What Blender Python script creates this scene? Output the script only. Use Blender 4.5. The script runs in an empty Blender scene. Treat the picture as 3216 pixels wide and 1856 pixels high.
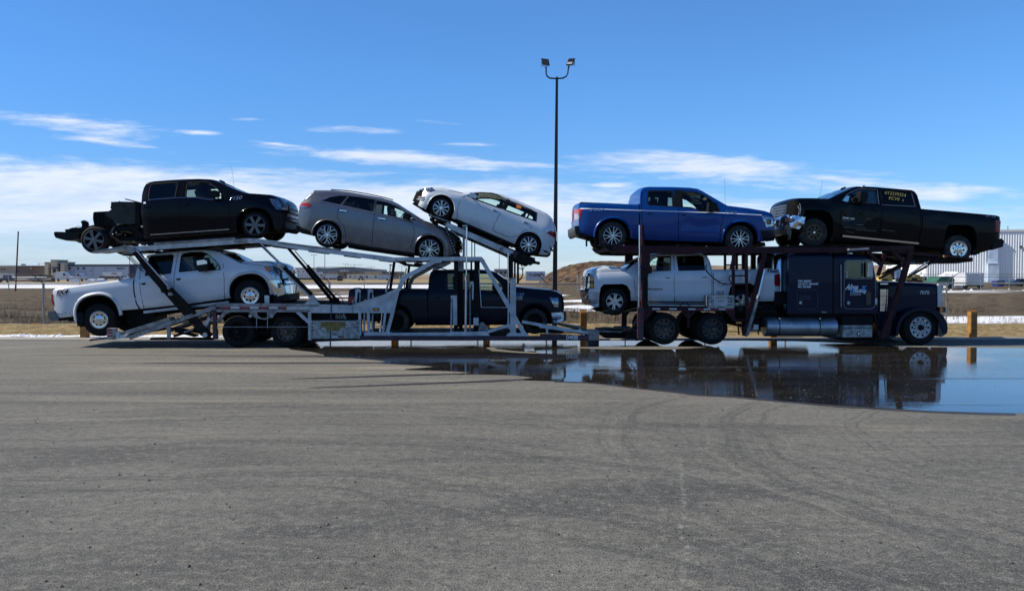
import bpy, bmesh, math, random
from mathutils import Vector, Matrix
random.seed(7)
SC = bpy.context.scene
COL = SC.collection
PI = math.pi
# ---------------- camera ----------------
F = 2320.0
CAMH = 2.05
PITCH = math.atan(66.0 / F)
cd = bpy.data.cameras.new('camera')
cam = bpy.data.objects.new('camera', cd)
COL.objects.link(cam)
cam.location = (0, 0, CAMH)
cam.rotation_euler = (PI / 2 - PITCH, 0, 0)
cd.sensor_width = 36.0
cd.lens = F / 3216.0 * 36.0
cd.clip_end = 6000
SC.camera = cam
SC.view_settings.view_transform = 'Standard'
SC.view_settings.look = 'None'
SC.view_settings.gamma = 1.0
SC.view_settings.exposure = 0.55
SC.cycles.max_bounces = 8
SC.cycles.transparent_max_bounces = 16
SC.cycles.caustics_reflective = False
SC.cycles.caustics_refractive = False
# ---------------- sun and sky ----------------
SUN_EL = math.radians(44)
SUN_OFF = math.radians(-1.2)
t = Vector((math.cos(SUN_EL) * math.cos(SUN_OFF), -math.cos(SUN_EL) * math.sin(SUN_OFF), -math.sin(SUN_EL)))
sd = bpy.data.lights.new('sun', 'SUN')
sd.energy = 4.6
sd.angle = math.radians(0.55)
sd.color = (1.0, 0.93, 0.81)
sun = bpy.data.objects.new('sun', sd)
COL.objects.link(sun)
sun.rotation_euler = t.to_track_quat('-Z', 'Y').to_euler()
sun.location = (-40, 10, 40)
world = bpy.data.worlds.new('World')
SC.world = world
world.use_nodes = True
NT = world.node_tree
NT.nodes.clear()


def nd(nt, typ, **kw):
    n = nt.nodes.new(typ)
    for k, v in kw.items():
        if k.startswith('in_'):
            key = k[3:]
            key = int(key) if key.isdigit() else key
            n.inputs[key].default_value = v
        else:
            setattr(n, k, v)
    return n


def mth(nt, op, a, b=None, clamp=False):
    n = nt.nodes.new('ShaderNodeMath')
    n.operation = op
    n.use_clamp = clamp
    for i, q in enumerate((a, b)):
        if q is None:
            continue
        if isinstance(q, (int, float)):
            n.inputs[i].default_value = q
        else:
            nt.links.new(q, n.inputs[i])
    return n.outputs[0]


def mrange(nt, v, a, b, c=0.0, d=1.0, smooth=True):
    n = nt.nodes.new('ShaderNodeMapRange')
    n.interpolation_type = 'SMOOTHSTEP' if smooth else 'LINEAR'
    nt.links.new(v, n.inputs[0])
    for i, q in enumerate((a, b, c, d)):
        n.inputs[i + 1].default_value = q
    return n.outputs[0]


def mixc(nt, fac, a, b, blend='MIX'):
    n = nt.nodes.new('ShaderNodeMix')
    n.data_type = 'RGBA'
    n.blend_type = blend
    for i, q in ((0, fac), (6, a), (7, b)):
        if isinstance(q, (int, float)):
            n.inputs[i].default_value = q
        elif isinstance(q, (tuple, list)):
            n.inputs[i].default_value = (*q[:3], 1)
        else:
            nt.links.new(q, n.inputs[i])
    return n.outputs[2]


sky = nd(NT, 'ShaderNodeTexSky', sky_type='NISHITA', sun_disc=False, sun_elevation=SUN_EL, sun_rotation=math.radians(-91.2),
         altitude=300.0, air_density=1.0, dust_density=0.3, ozone_density=2.2)
tc = nd(NT, 'ShaderNodeTexCoord')
sep = nd(NT, 'ShaderNodeSeparateXYZ')
NT.links.new(tc.outputs['Generated'], sep.inputs[0])
ay = mth(NT, 'MAXIMUM', mth(NT, 'ABSOLUTE', sep.outputs[1]), 0.02)
u = mth(NT, 'DIVIDE', sep.outputs[0], ay)
vv = mth(NT, 'DIVIDE', sep.outputs[2], ay)
uv = nd(NT, 'ShaderNodeCombineXYZ')
NT.links.new(u, uv.inputs[0])
NT.links.new(vv, uv.inputs[1])


def wnoise(sc, rot, scale, detail, rough, dist=0.0):
    m = nd(NT, 'ShaderNodeMapping')
    m.inputs['Scale'].default_value = sc
    m.inputs['Rotation'].default_value = (0, 0, rot)
    NT.links.new(uv.outputs[0], m.inputs[0])
    n = nd(NT, 'ShaderNodeTexNoise', noise_dimensions='2D')
    n.inputs['Scale'].default_value = scale
    n.inputs['Detail'].default_value = detail
    n.inputs['Roughness'].default_value = rough
    n.inputs['Distortion'].default_value = dist
    NT.links.new(m.outputs[0], n.inputs['Vector'])
    return n.outputs['Fac']


n1 = wnoise((3.0, 22.0, 1), 0.06, 1.6, 9, 0.62, 0.25)
n2 = wnoise((9.0, 60.0, 1), 0.08, 2.2, 6, 0.6, 0.1)
streaks = [(210, 392, 330, 34, .10, 1.0), (330, 448, 190, 17, .14, .8), (625, 421, 75, 9, .06, .6), (800, 378, 80, 6, 0, .45),
           (1090, 411, 170, 13, .05, .55), (1190, 493, 430, 28, .085, 1.0), (880, 456, 120, 8, .1, .8), (1440, 394, 150, 8, .1, .45),
           (1440, 455, 150, 7, .03, .45), (2230, 535, 540, 50, .035, 1.0), (1900, 583, 150, 12, .02, .9), (2850, 606, 520, 30, .03, .85),
           (1640, 517, 120, 9, .02, .5), (2600, 560, 280, 20, .1, .7), (1650, 600, 260, 10, .02, .6)]
acc = None
for (cx, cy, Lh, Hh, sl, st) in streaks:
    m = nd(NT, 'ShaderNodeMapping', vector_type='TEXTURE')
    m.inputs['Location'].default_value = ((cx - 1608) / F, (862 - cy) / F, 0)
    m.inputs['Rotation'].default_value = (0, 0, -math.atan(sl))
    m.inputs['Scale'].default_value = (Lh / F, Hh / F, 1)
    NT.links.new(uv.outputs[0], m.inputs[0])
    ln = nd(NT, 'ShaderNodeVectorMath', operation='LENGTH')
    NT.links.new(m.outputs[0], ln.inputs[0])
    val = mth(NT, 'SUBTRACT', 1.0, ln.outputs['Value'])
    val = mth(NT, 'MULTIPLY', val, st)
    acc = val if acc is None else mth(NT, 'MAXIMUM', acc, val)
d1 = mth(NT, 'ADD', acc, mth(NT, 'MULTIPLY', mth(NT, 'SUBTRACT', n1, 0.5), 2.3))
d1 = mth(NT, 'ADD', d1, mth(NT, 'MULTIPLY', mth(NT, 'SUBTRACT', n2, 0.5), 0.9))
d1 = mrange(NT, d1, -0.05, 1.05)
d1 = mth(NT, 'MULTIPLY', d1, mrange(NT, acc, -0.35, 0.05))
# the cloud bank low over the horizon: its upper edge sinks to the right
edge = mth(NT, 'ADD', mth(NT, 'MULTIPLY', u, -0.052), (862 - 562) / F)
hgt = mth(NT, 'SUBTRACT', edge, vv)
hb = mth(NT, 'ADD', mth(NT, 'MULTIPLY', hgt, 26.0), mth(NT, 'MULTIPLY', mth(NT, 'SUBTRACT', n1, 0.5), 1.3))
hb = mth(NT, 'ADD', hb, mth(NT, 'MULTIPLY', mth(NT, 'SUBTRACT', n2, 0.5), 0.5))
bank = mrange(NT, hb, -0.05, 0.75)
thin = mrange(NT, vv, 0.035, 0.09, 0.5, 1.0)
patch_ = mrange(NT, n1, 0.32, 0.6, 0.66, 1.0)
bank = mth(NT, 'MULTIPLY', mth(NT, 'MULTIPLY', bank, thin), patch_)
bank = mth(NT, 'MULTIPLY', bank, mrange(NT, u, 0.12, 0.75, 1.0, 0.55))
dens = mth(NT, 'MAXIMUM', mth(NT, 'MULTIPLY', d1, 0.85), mth(NT, 'MULTIPLY', bank, 0.93))
dens = mth(NT, 'MULTIPLY', dens, mrange(NT, sep.outputs[2], 0.0, 0.004))
dens = mth(NT, 'MULTIPLY', dens, mrange(NT, sep.outputs[1], -0.05, 0.12))   # the clouds stand beyond the rig; the sky behind the viewer is clear
CLOUD = (6.6, 7.0, 7.9)
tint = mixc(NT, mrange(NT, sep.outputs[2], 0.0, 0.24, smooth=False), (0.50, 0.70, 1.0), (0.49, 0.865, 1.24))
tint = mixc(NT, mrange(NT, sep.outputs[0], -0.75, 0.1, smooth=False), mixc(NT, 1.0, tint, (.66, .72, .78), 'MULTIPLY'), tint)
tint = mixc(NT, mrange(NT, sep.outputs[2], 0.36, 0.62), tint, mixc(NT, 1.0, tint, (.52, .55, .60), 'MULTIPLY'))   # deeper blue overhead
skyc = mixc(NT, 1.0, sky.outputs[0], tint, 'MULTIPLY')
ccol = mixc(NT, n2, (0.72 * CLOUD[0], 0.76 * CLOUD[1], 0.8 * CLOUD[2]), CLOUD)
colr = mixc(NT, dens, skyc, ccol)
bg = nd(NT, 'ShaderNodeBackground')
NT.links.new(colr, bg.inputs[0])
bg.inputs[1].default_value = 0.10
wo = nd(NT, 'ShaderNodeOutputWorld')
NT.links.new(bg.outputs[0], wo.inputs[0])

# ---------------- pixel -> world ----------------
Rv = Vector((1, 0, 0)); Fv = Vector((0, math.cos(PITCH), -math.sin(PITCH))); Uv = Vector((0, math.sin(PITCH), math.cos(PITCH)))
C0 = Vector((0, 0, CAMH))


def ray(p):
    return Fv + Rv * ((p[0] - 1608) / F) + Uv * (-(p[1] - 928) / F)


def atY(p, Y):
    r = ray(p)
    return C0 + r * (Y / r.y)


def ground(p, z=0.0):
    r = ray(p)
    return C0 + r * ((z - CAMH) / r.z)


YAW = math.atan(0.035)
EX = Vector((math.cos(YAW), math.sin(YAW), 0)); EY = Vector((-math.sin(YAW), math.cos(YAW), 0))
O0 = Vector((0, 20.8, 0))
RIG = Matrix.Translation(O0) @ Matrix.Rotation(YAW, 4, 'Z')


def rp(p, d=0.0):
    r = ray(p)
    k = (d - (C0 - O0).dot(EY)) / r.dot(EY)
    w = C0 + r * k - O0
    return (w.dot(EX), w.z)


S_ = 2.4267
def k1(x, y): return (100 + x / S_, 520 + y / S_)
def k2(x, y): return (900 + x / S_, 520 + y / S_)
def k3(x, y): return (1700 + x / S_, 520 + y / S_)
def k4(x, y): return (2400 + x / S_, 520 + y / S_)


# ---------------- objects ----------------
def tag(o, label=None, cat=None, group=None, kind=None):
    if label: o['label'] = label
    if cat: o['category'] = cat
    if group: o['group'] = group
    if kind: o['kind'] = kind
    return o


def empty(name, M, label, cat, group=None):
    o = bpy.data.objects.new(name, None)
    COL.objects.link(o)
    if isinstance(M, Matrix): o.matrix_world = M
    else: o.location = M
    o.empty_display_size = 0.3
    return tag(o, label, cat, group)


def link(name, me, parent=None, loc=None, rot=None):
    o = bpy.data.objects.new(name, me)
    COL.objects.link(o)
    if parent: o.parent = parent
    if loc: o.location = loc
    if rot: o.rotation_euler = rot
    return o


class MB:
    def __init__(s):
        s.v = []; s.f = []; s.m = []; s.mi = 0

    def add(s, vs, fs):
        b = len(s.v)
        s.v += [tuple(q) for q in vs]
        for f in fs:
            s.f.append([b + i for i in f]); s.m.append(s.mi)
        return s

    def box(s, x0, x1, y0, y1, z0, z1):
        vs = [(x, y, z) for z in (z0, z1) for y in (y0, y1) for x in (x0, x1)]
        return s.add(vs, [(0, 2, 3, 1), (4, 5, 7, 6), (0, 1, 5, 4), (1, 3, 7, 5), (3, 2, 6, 7), (2, 0, 4, 6)])

    def prism(s, poly, y0, y1):
        n = len(poly)
        a = sum(poly[i][0] * poly[(i + 1) % n][1] - poly[(i + 1) % n][0] * poly[i][1] for i in range(n))
        if a < 0: poly = poly[::-1]
        vs = [(p[0], y0, p[1]) for p in poly] + [(p[0], y1, p[1]) for p in poly]
        fs = [tuple(range(n)), tuple(range(2 * n - 1, n - 1, -1))]
        fs += [(i, i + n, (i + 1) % n + n, (i + 1) % n) for i in range(n)]
        return s.add(vs, fs)

    def bar(s, p, q, t, y0, y1, t2=None):
        d = Vector((q[0] - p[0], q[1] - p[1])).normalized(); n = Vector((-d.y, d.x))
        t2 = t if t2 is None else t2
        return s.prism([(p[0] + n.x * t / 2, p[1] + n.y * t / 2), (p[0] - n.x * t / 2, p[1] - n.y * t / 2),
                        (q[0] - n.x * t2 / 2, q[1] - n.y * t2 / 2), (q[0] + n.x * t2 / 2, q[1] + n.y * t2 / 2)], y0, y1)

    def tube(s, pts, r, n=8, cap=True):
        pts = [Vector(p) for p in pts]
        rs = r if isinstance(r, (list, tuple)) else [r] * len(pts)
        rings = []
        up = None
        for i, p in enumerate(pts):
            a = pts[max(i - 1, 0)]; b = pts[min(i + 1, len(pts) - 1)]
            d = (b - a).normalized()
            if up is None:
                up = Vector((0, 0, 1)) if abs(d.z) < .9 else Vector((1, 0, 0))
            x = up.cross(d).normalized(); y = d.cross(x).normalized(); up = y
            rings.append([p + (x * math.cos(2 * PI * k / n) + y * math.sin(2 * PI * k / n)) * rs[i] for k in range(n)])
        vs = [q for R in rings for q in R]
        fs = []
        for i in range(len(pts) - 1):
            for k in range(n):
                fs.append((i * n + k, i * n + (k + 1) % n, (i + 1) * n + (k + 1) % n, (i + 1) * n + k))
        if cap:
            fs.append(tuple(range(n - 1, -1, -1)))
            fs.append(tuple((len(pts) - 1) * n + k for k in range(n)))
        return s.add(vs, fs)

    def lathe(s, prof, n=32, c=(0, 0, 0), closed=False, jag=0.0):
        """profile of (radius, y) turned round the y axis"""
        m = len(prof)
        vs = []
        for k in range(n):
            a = 2 * PI * k / n
            for (r, y) in prof:
                rr = r - (jag if (k % 2 and r > prof[0][0] + .12) else 0)
                vs.append((c[0] + rr * math.cos(a), c[1] + y, c[2] + rr * math.sin(a)))
        fs = []
        for k in range(n):
            for j in range(m - 1 + (1 if closed else 0)):
                fs.append((k * m + j, ((k + 1) % n) * m + j, ((k + 1) % n) * m + (j + 1) % m, k * m + (j + 1) % m))
        return s.add(vs, fs)

    def mesh(s, name, mats, off=None, smooth=35):
        me = bpy.data.meshes.new(name)
        vs = s.v
        if off is not None: vs = [(a - off[0], b - off[1], c - off[2]) for a, b, c in vs]
        me.from_pydata(vs, [], s.f)
        for m in (mats if isinstance(mats, (list, tuple)) else [mats]): me.materials.append(m)
        me.polygons.foreach_set('material_index', s.m)
        me.update()
        if smooth:
            bm = bmesh.new(); bm.from_mesh(me)
            bmesh.ops.recalc_face_normals(bm, faces=bm.faces)
            bm.to_mesh(me); bm.free()
            me.polygons.foreach_set('use_smooth', [True] * len(me.polygons))
            me.set_sharp_from_angle(angle=math.radians(smooth))
        return me

    def build(s, name, mats, parent=None, off=None, smooth=35, loc=None, rot=None):
        return link(name, s.mesh(name, mats, off, smooth), parent, loc, rot)


# ---------------- materials ----------------
MATS = {}


def pmat(name, col, rough=0.5, metal=0.0, coat=0.0, var=0.0, vscale=3.0, bump=0.0, bscale=60.0, dirt=0.0, dirt_top=0.7,
         dirtcol=(0.13, 0.105, 0.07), streak=False, spec=0.5, grain=0.0, col2=None, c2scale=2.0, c2thr=0.55):
    m = bpy.data.materials.new(name); m.use_nodes = True
    nt = m.node_tree
    b = nt.nodes['Principled BSDF']
    b.inputs['Base Color'].default_value = (*col, 1)
    b.inputs['Roughness'].default_value = rough
    b.inputs['Metallic'].default_value = metal
    b.inputs['Coat Weight'].default_value = coat
    b.inputs['Coat Roughness'].default_value = 0.04
    b.inputs['Specular IOR Level'].default_value = spec
    tcn = nt.nodes.new('ShaderNodeTexCoord')
    cur = None

    def noise(scale, detail=5, rough_=0.55, stretch=None):
        src = tcn.outputs['Object']
        if stretch:
            mp = nt.nodes.new('ShaderNodeMapping'); mp.inputs['Scale'].default_value = stretch
            nt.links.new(src, mp.inputs[0]); src = mp.outputs[0]
        n = nt.nodes.new('ShaderNodeTexNoise')
        n.inputs['Scale'].default_value = scale; n.inputs['Detail'].default_value = detail; n.inputs['Roughness'].default_value = rough_
        nt.links.new(src, n.inputs['Vector'])
        return n.outputs['Fac']
    if var > 0:
        f = mrange(nt, noise(vscale), 0.3, 0.7)
        cur = mixc(nt, f, tuple(c * (1 - var) for c in col), tuple(min(1, c * (1 + var * .6)) for c in col))
    if col2 is not None:
        f = mrange(nt, noise(c2scale, 8, 0.7), c2thr, c2thr + .06)
        cur = mixc(nt, f, cur if cur is not None else col, col2)
    if dirt > 0:
        sp = nt.nodes.new('ShaderNodeSeparateXYZ'); nt.links.new(tcn.outputs['Object'], sp.inputs[0])
        g = mrange(nt, sp.outputs[2], dirt_top, 0.25)
        nz = mrange(nt, noise(5.0, 6, 0.65, (1, 1, 0.25) if streak else (1, 1, 1)), 0.3, 0.7, 0.3, 1.35)
        f = mth(nt, 'MULTIPLY', mth(nt, 'MULTIPLY', g, nz), dirt, clamp=True)
        f = mth(nt, 'ADD', f, mth(nt, 'MULTIPLY', mrange(nt, noise(2.3, 6), 0.5, 0.8), dirt * .05), clamp=True)
        cur = mixc(nt, f, cur if cur is not None else col, dirtcol)
        r = mth(nt, 'ADD', mth(nt, 'MULTIPLY', f, 0.5), rough, clamp=True)
        nt.links.new(r, b.inputs['Roughness'])
        if coat > 0:
            nt.links.new(mth(nt, 'MULTIPLY', mth(nt, 'SUBTRACT', 1.0, f, clamp=True), coat), b.inputs['Coat Weight'])
    if cur is not None: nt.links.new(cur, b.inputs['Base Color'])
    if bump > 0:
        bn = nt.nodes.new('ShaderNodeBump'); bn.inputs['Strength'].default_value = bump; bn.inputs['Distance'].default_value = 0.01
        nt.links.new(noise(bscale, 4), bn.inputs['Height']); nt.links.new(bn.outputs[0], b.inputs['Normal'])
    MATS[name] = m
    return m


def glassmat(name, tint, refl=1.0):
    m = bpy.data.materials.new(name); m.use_nodes = True
    nt = m.node_tree; nt.nodes.clear()
    tr = nt.nodes.new('ShaderNodeBsdfTransparent'); tr.inputs[0].default_value = (*tint, 1)
    gl = nt.nodes.new('ShaderNodeBsdfGlossy'); gl.inputs['Roughness'].default_value = 0.03
    gl.inputs['Color'].default_value = (.95 * refl, .97 * refl, refl, 1)
    fr = nt.nodes.new('ShaderNodeFresnel'); fr.inputs['IOR'].default_value = 1.5
    mx = nt.nodes.new('ShaderNodeMixShader'); out = nt.nodes.new('ShaderNodeOutputMaterial')
    nt.links.new(fr.outputs[0], mx.inputs[0]); nt.links.new(tr.outputs[0], mx.inputs[1]); nt.links.new(gl.outputs[0], mx.inputs[2])
    nt.links.new(mx.outputs[0], out.inputs[0])
    MATS[name] = m
    return m


M = MATS
pmat('black_paint', (0.0012, 0.002, 0.006), .24, coat=.14, spec=.10, dirt=.2, dirt_top=.6, dirtcol=(.009, .010, .012), bump=.03, bscale=4)
pmat('white_paint', (0.58, 0.61, 0.66), .3, coat=.9, dirt=.80, dirt_top=.78, dirtcol=(.24, .19, .11), var=.04)
pmat('white_paint_streaky', (0.60, 0.63, 0.68), .3, coat=.9, dirt=.75, dirt_top=.68, dirtcol=(.22, .20, .14), streak=True, var=.03)
pmat('hatch_paint', (0.56, 0.61, 0.66), .3, coat=.9, dirt=.35, dirt_top=.5, dirtcol=(.30, .29, .26))
pmat('grey_paint', (0.15, 0.158, 0.18), .3, metal=.5, coat=.6, dirt=.4, dirt_top=.8, dirtcol=(.07, .062, .055), var=.08)
pmat('navy_paint', (0.0025, 0.005, 0.015), .32, coat=.12, spec=.15, dirt=.2, dirt_top=.7, dirtcol=(.018, .018, .02))
pmat('blue_paint', (0.002, 0.048, 0.23), .3, metal=.1, coat=.25, spec=.25, dirt=.35, dirt_top=.7, dirtcol=(.02, .03, .06), var=.08)
pmat('green_black_paint', (0.001, 0.0025, 0.005), .24, coat=.14, spec=.10, dirt=.15, dirt_top=.7, dirtcol=(.01, .012, .012), bump=.05, bscale=3)
pmat('tractor_blue', (0.0025, 0.008, 0.030), .35, coat=.12, spec=.15, dirt=.12, dirt_top=2.0, dirtcol=(.012, .014, .02), var=.1)
pmat('dark_interior', (0.004, 0.004, 0.0045), .9, spec=.1)
pmat('seat_cloth', (0.03, 0.03, 0.034), .9)
pmat('black_plastic', (0.007, 0.007, 0.008), .55, spec=.2, var=.2, vscale=8)
pmat('frame_black', (0.007, 0.0065, 0.0065), .7, spec=.2, var=.5, vscale=6, bump=.3, bscale=30, col2=(.05, .032, .02), c2scale=5, c2thr=.6)
pmat('rubber', (0.009, 0.009, 0.010), .8, spec=.2, var=.35, vscale=7, bump=.2, bscale=50, col2=(.045, .04, .033), c2scale=6, c2thr=.62)
pmat('rubber_dusty', (0.024, 0.023, 0.021), .85, var=.4, vscale=6, bump=.3, bscale=50, col2=(.07, .06, .045), c2scale=7, c2thr=.56)
pmat('chrome', (0.58, 0.60, 0.64), .12, metal=1.0, var=.08)
pmat('alloy', (0.42, 0.44, 0.47), .28, metal=.85, var=.12, vscale=9)
pmat('dark_alloy', (0.13, 0.135, 0.145), .35, metal=.7, var=.1)
pmat('rusty_steel', (0.085, 0.065, 0.042), .6, metal=.5, var=.4, vscale=8, col2=(.15, .09, .04), c2scale=9, c2thr=.55)
pmat('steel_wheel', (0.10, 0.095, 0.09), .55, metal=.5, var=.35, vscale=8, col2=(.2, .17, .12), c2scale=9, c2thr=.6)
pmat('alu', (0.34, 0.37, 0.42), .38, metal=.8, var=.25, vscale=3, bump=.08, bscale=20)
pmat('galv', (0.33, 0.35, 0.36), .5, metal=.6, var=.45, vscale=9, col2=(.13, .14, .15), c2scale=14, c2thr=.56)
pmat('trailer_white', (0.50, 0.52, 0.54), .5, var=.25, vscale=4, coat=.1, col2=(.17, .12, .08), c2scale=6.5, c2thr=.66, bump=.1, bscale=12)
pmat('trailer_grey', (0.25, 0.25, 0.25), .6, var=.4, vscale=5, col2=(.08, .06, .045), c2scale=7, c2thr=.58, bump=.2, bscale=15)
pmat('maroon', (0.045, 0.010, 0.014), .55, var=.4, vscale=3, coat=.0, spec=.2, col2=(.02, .013, .012), c2scale=4, c2thr=.58, bump=.1, bscale=15)
pmat('rail_maroon', (0.045, 0.018, 0.035), .55, var=.5, vscale=3, col2=(.03, .03, .04), c2scale=4, c2thr=.52)
pmat('deck_dark', (0.02, 0.018, 0.017), .8, spec=.2, var=.5, vscale=5, bump=.3, bscale=20)
pmat('yellow_worn', (0.21, 0.155, 0.035), .6, var=.35, vscale=6, col2=(.12, .10, .05), c2scale=6, c2thr=.6)
pmat('red_lens', (0.32, 0.010, 0.014), .3, coat=.15, spec=.3, var=.15)
pmat('amber_lens', (0.75, 0.22, 0.02), .2, coat=1)
pmat('clear_lens', (0.34, 0.37, 0.41), .1, metal=.8, coat=.6, var=.6, vscale=16)
pmat('reflector_red', (0.28, 0.03, 0.04), .4)
pmat('reflector_white', (0.6, 0.62, 0.66), .35)
pmat('white_letter', (0.75, 0.76, 0.78), .5)
pmat('grey_letter', (0.10, 0.11, 0.14), .5)
pmat('dark_letter', (0.022, 0.012, 0.02), .9, spec=.0)
pmat('chrome_letter', (0.6, 0.62, 0.66), .2, metal=.9)
pmat('blue_letter', (0.10, 0.28, 0.70), .5)
pmat('marker_yellow', (0.36, 0.34, 0.12), .8, spec=.1)
pmat('marker_dark', (0.06, 0.10, 0.10), .6)
pmat('orange_sticker', (0.85, 0.25, 0.04), .6)
pmat('pin_white', (0.75, 0.78, 0.85), .4)
pmat('grille_black', (0.01, 0.01, 0.012), .35, coat=.4)
pmat('pole_black', (0.014, 0.013, 0.013), .45, var=.2)
pmat('lamp_glass', (0.45, 0.45, 0.42), .2, coat=.5)
pmat('galv_fence', (0.30, 0.32, 0.34), .5, metal=.5, var=.2)
pmat('wire', (0.22, 0.22, 0.21), .55, metal=.5)
pmat('dark_wire', (0.05, 0.05, 0.055), .55, metal=.3)
pmat('bollard_wood', (0.30, 0.145, 0.035), .75, var=.35, vscale=6, bump=.4, bscale=30, col2=(.25, .13, .04), c2scale=5, c2thr=.55)
pmat('concrete', (0.36, 0.34, 0.30), .85, var=.2, vscale=1.2, bump=.2)
pmat('tank_plastic', (0.022, 0.026, 0.022), .75, var=.4, vscale=5)
pmat('fur_seat', (0.5, 0.5, 0.5), .8)
glassmat('clear_glass', (0.80, 0.93, 0.88))
glassmat('clear_glass_blue', (0.42, 0.6, 0.68))
glassmat('privacy_glass', (0.07, 0.085, 0.09))
glassmat('mid_glass', (0.28, 0.36, 0.37))
# ---------------- wheels ----------------
WM = {}


def wheel_mesh(style, r, rr, w=.27, tyre='rubber', jag=0.0):
    key = (style, round(r, 2), round(rr, 2), w)
    if key in WM: return WM[key]
    t = MB()
    t.lathe([(rr - .01, .03), (rr + .012, .004), (rr + (r - rr) * .45, -.006), (r - .035, .004), (r - .01, .025), (r, .05), (r, w - .05), (r - .01, w - .025), (r - .035, w - .004),
             (rr + .012, w - .004), (rr - .01, w - .03)], 56, jag=jag)
    t.mi = 0
    if jag == 0:   # tread ribs
        for k in range(4):
            y = .05 + (w - .1) * (k + .5) / 4
            t.lathe([(r - .002, y - .012), (r + .004, y - .010), (r + .004, y + .010), (r - .002, y + .012)], 56)
    tm = t.mesh('tyre', M[tyre])
    R = MB()
    R.lathe([(rr - .02, .05), (rr - .004, .012), (rr + .006, -.003), (rr - .006, -.008), (rr - .018, .006), (rr - .03, .05), (rr - .04, w * .8)], 48)
    metal = 'alloy'
    back = None

    def seg(ra, aa, wa, rb, ab, wb, y0=.0, y1=.035, yb=None):
        p = (ra * math.cos(aa), ra * math.sin(aa)); q = (rb * math.cos(ab), rb * math.sin(ab))
        R.bar(p, q, wa, y0, y1, wb)
    Rr = rr - .012
    if style == 'six_dark':
        metal = 'dark_alloy'
        for k in range(6):
            a = 2 * PI * k / 6
            seg(.05, a - .28, .036, Rr, a - .10, .034); seg(.05, a + .28, .036, Rr, a + .10, .034)
            seg(.05, a, .05, Rr, a, .05, .012, .03)
        hub = .075
    elif style == 'twelve':
        for k in range(6):
            a = 2 * PI * k / 6 + .26
            seg(.04, a - .2, .022, Rr, a - .22, .022); seg(.04, a + .2, .022, Rr, a + .22, .022)
            seg(.03, a, .03, rr * .45, a, .05, .01, .03)
        hub = .05
    elif style == 'y_five':
        for k in range(5):
            a = 2 * PI * k / 5 + PI / 2
            seg(.03, a, .05, rr * .55, a, .04); seg(rr * .5, a, .034, Rr, a - .30, .028); seg(rr * .5, a, .034, Rr, a + .30, .028)
            seg(.05, a + PI / 5, .022, Rr, a + PI / 5 - .1, .012, .012, .03)
        hub = .06
    elif style == 'blades':
        for k in range(10):
            a = 2 * PI * k / 10
            seg(.05, a - .12, .02, Rr, a - .02, .045 if k % 2 else .03)
            if k % 2: seg(.06, a + .12, .008, Rr, a + .16, .008)
        hub = .07
    elif style == 'six_pair':
        for k in range(6):
            a = 2 * PI * k / 6 + PI / 6
            seg(.05, a - .26, .034, Rr, a - .13, .034); seg(.05, a + .26, .034, Rr, a + .13, .034)
            R.lathe([(0, -.006), (.012, -.006), (.012, .01)], 8, (.085 * math.cos(a + PI / 6), 0, .085 * math.sin(a + PI / 6)))
        hub = .065
    elif style in ('eight_hole', 'eight_chrome', 'eight_rust'):
        metal = {'eight_hole': 'alloy', 'eight_chrome': 'chrome', 'eight_rust': 'rusty_steel'}[style]
        n = 8
        for k in range(n):
            a = 2 * PI * (k + .5) / n
            seg(rr * .5, a, .055, Rr, a, .075, .006, .04)
        R.lathe([(rr * .72, .006), (Rr + .01, .002), (Rr + .01, .03), (rr * .86, .03)], 40)
        R.lathe([(0, .0), (rr * .38, .0), (rr * .56, .012), (rr * .56, .04), (0, .04)], 32)
        for k in range(8):
            a = 2 * PI * k / 8
            R.lathe([(0, -.02), (.012, -.02), (.014, .01)], 8, (.078 * math.cos(a), 0, .078 * math.sin(a)))
        hub = .055
    elif style in ('truck_alu', 'truck_steel', 'truck_dark'):
        metal = {'truck_alu': 'alu', 'truck_steel': 'steel_wheel', 'truck_dark': 'frame_black'}[style]
        n = 10; dp = .0 if style == 'truck_alu' else .07
        for k in range(n):
            a = 2 * PI * (k + .5) / n
            seg(rr * .6, a, .06, rr * .93, a, .105, .012 + dp, .04 + dp)
        R.lathe([(rr * .86, .012 + dp), (Rr + .005, .008 + dp), (Rr + .005, .04 + dp), (rr * .86, .04 + dp)], 48)
        R.lathe([(0, .01 + dp), (rr * .62, .012 + dp), (rr * .68, .012 + dp), (rr * .68, .05 + dp), (0, .05 + dp)], 40)
        for k in range(10):
            a = 2 * PI * k / 10 + .15
            R.lathe([(0, -.045 + dp), (.014, -.045 + dp), (.020, .012 + dp)], 8, (rr * .52 * math.cos(a), 0, rr * .52 * math.sin(a)))
        hub = rr * .33
    R.lathe([(0, -.004), (hub * .55, -.006), (hub * .9, .002), (hub, .012), (hub, .05), (0, .05)], 28)
    rm = R.mesh('rim', M[metal])
    B = MB()
    B.lathe([(0, .10), (rr * .62, .10), (rr * .62, .12), (rr * .3, .13), (rr * .3, w), (0, w)], 28)
    B.lathe([(rr - .045, w * .5), (rr - .04, w - .02), (rr * .3, w - .01)], 32)
    bmh = B.mesh('brake_disc', M['frame_black'])
    hb = MB()
    hb.lathe([(0, -.012), (hub * .5, -.012), (hub * .6, -.004), (hub * .6, .0)], 20)
    if style in ('truck_alu', 'truck_steel', 'truck_dark'):
        hb.lathe([(0, -.11), (hub * .5, -.11), (hub * .62, -.06), (hub * .8, -.02), (hub * .8, .02)], 20)
    hm = hb.mesh('hub_cap', M['frame_black'] if style in ('truck_alu', 'truck_dark') else (M['steel_wheel'] if style == 'truck_steel' else M['chrome' if style != 'six_dark' else 'dark_alloy']))
    WM[key] = (tm, rm, bmh, hm)
    return WM[key]


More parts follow.
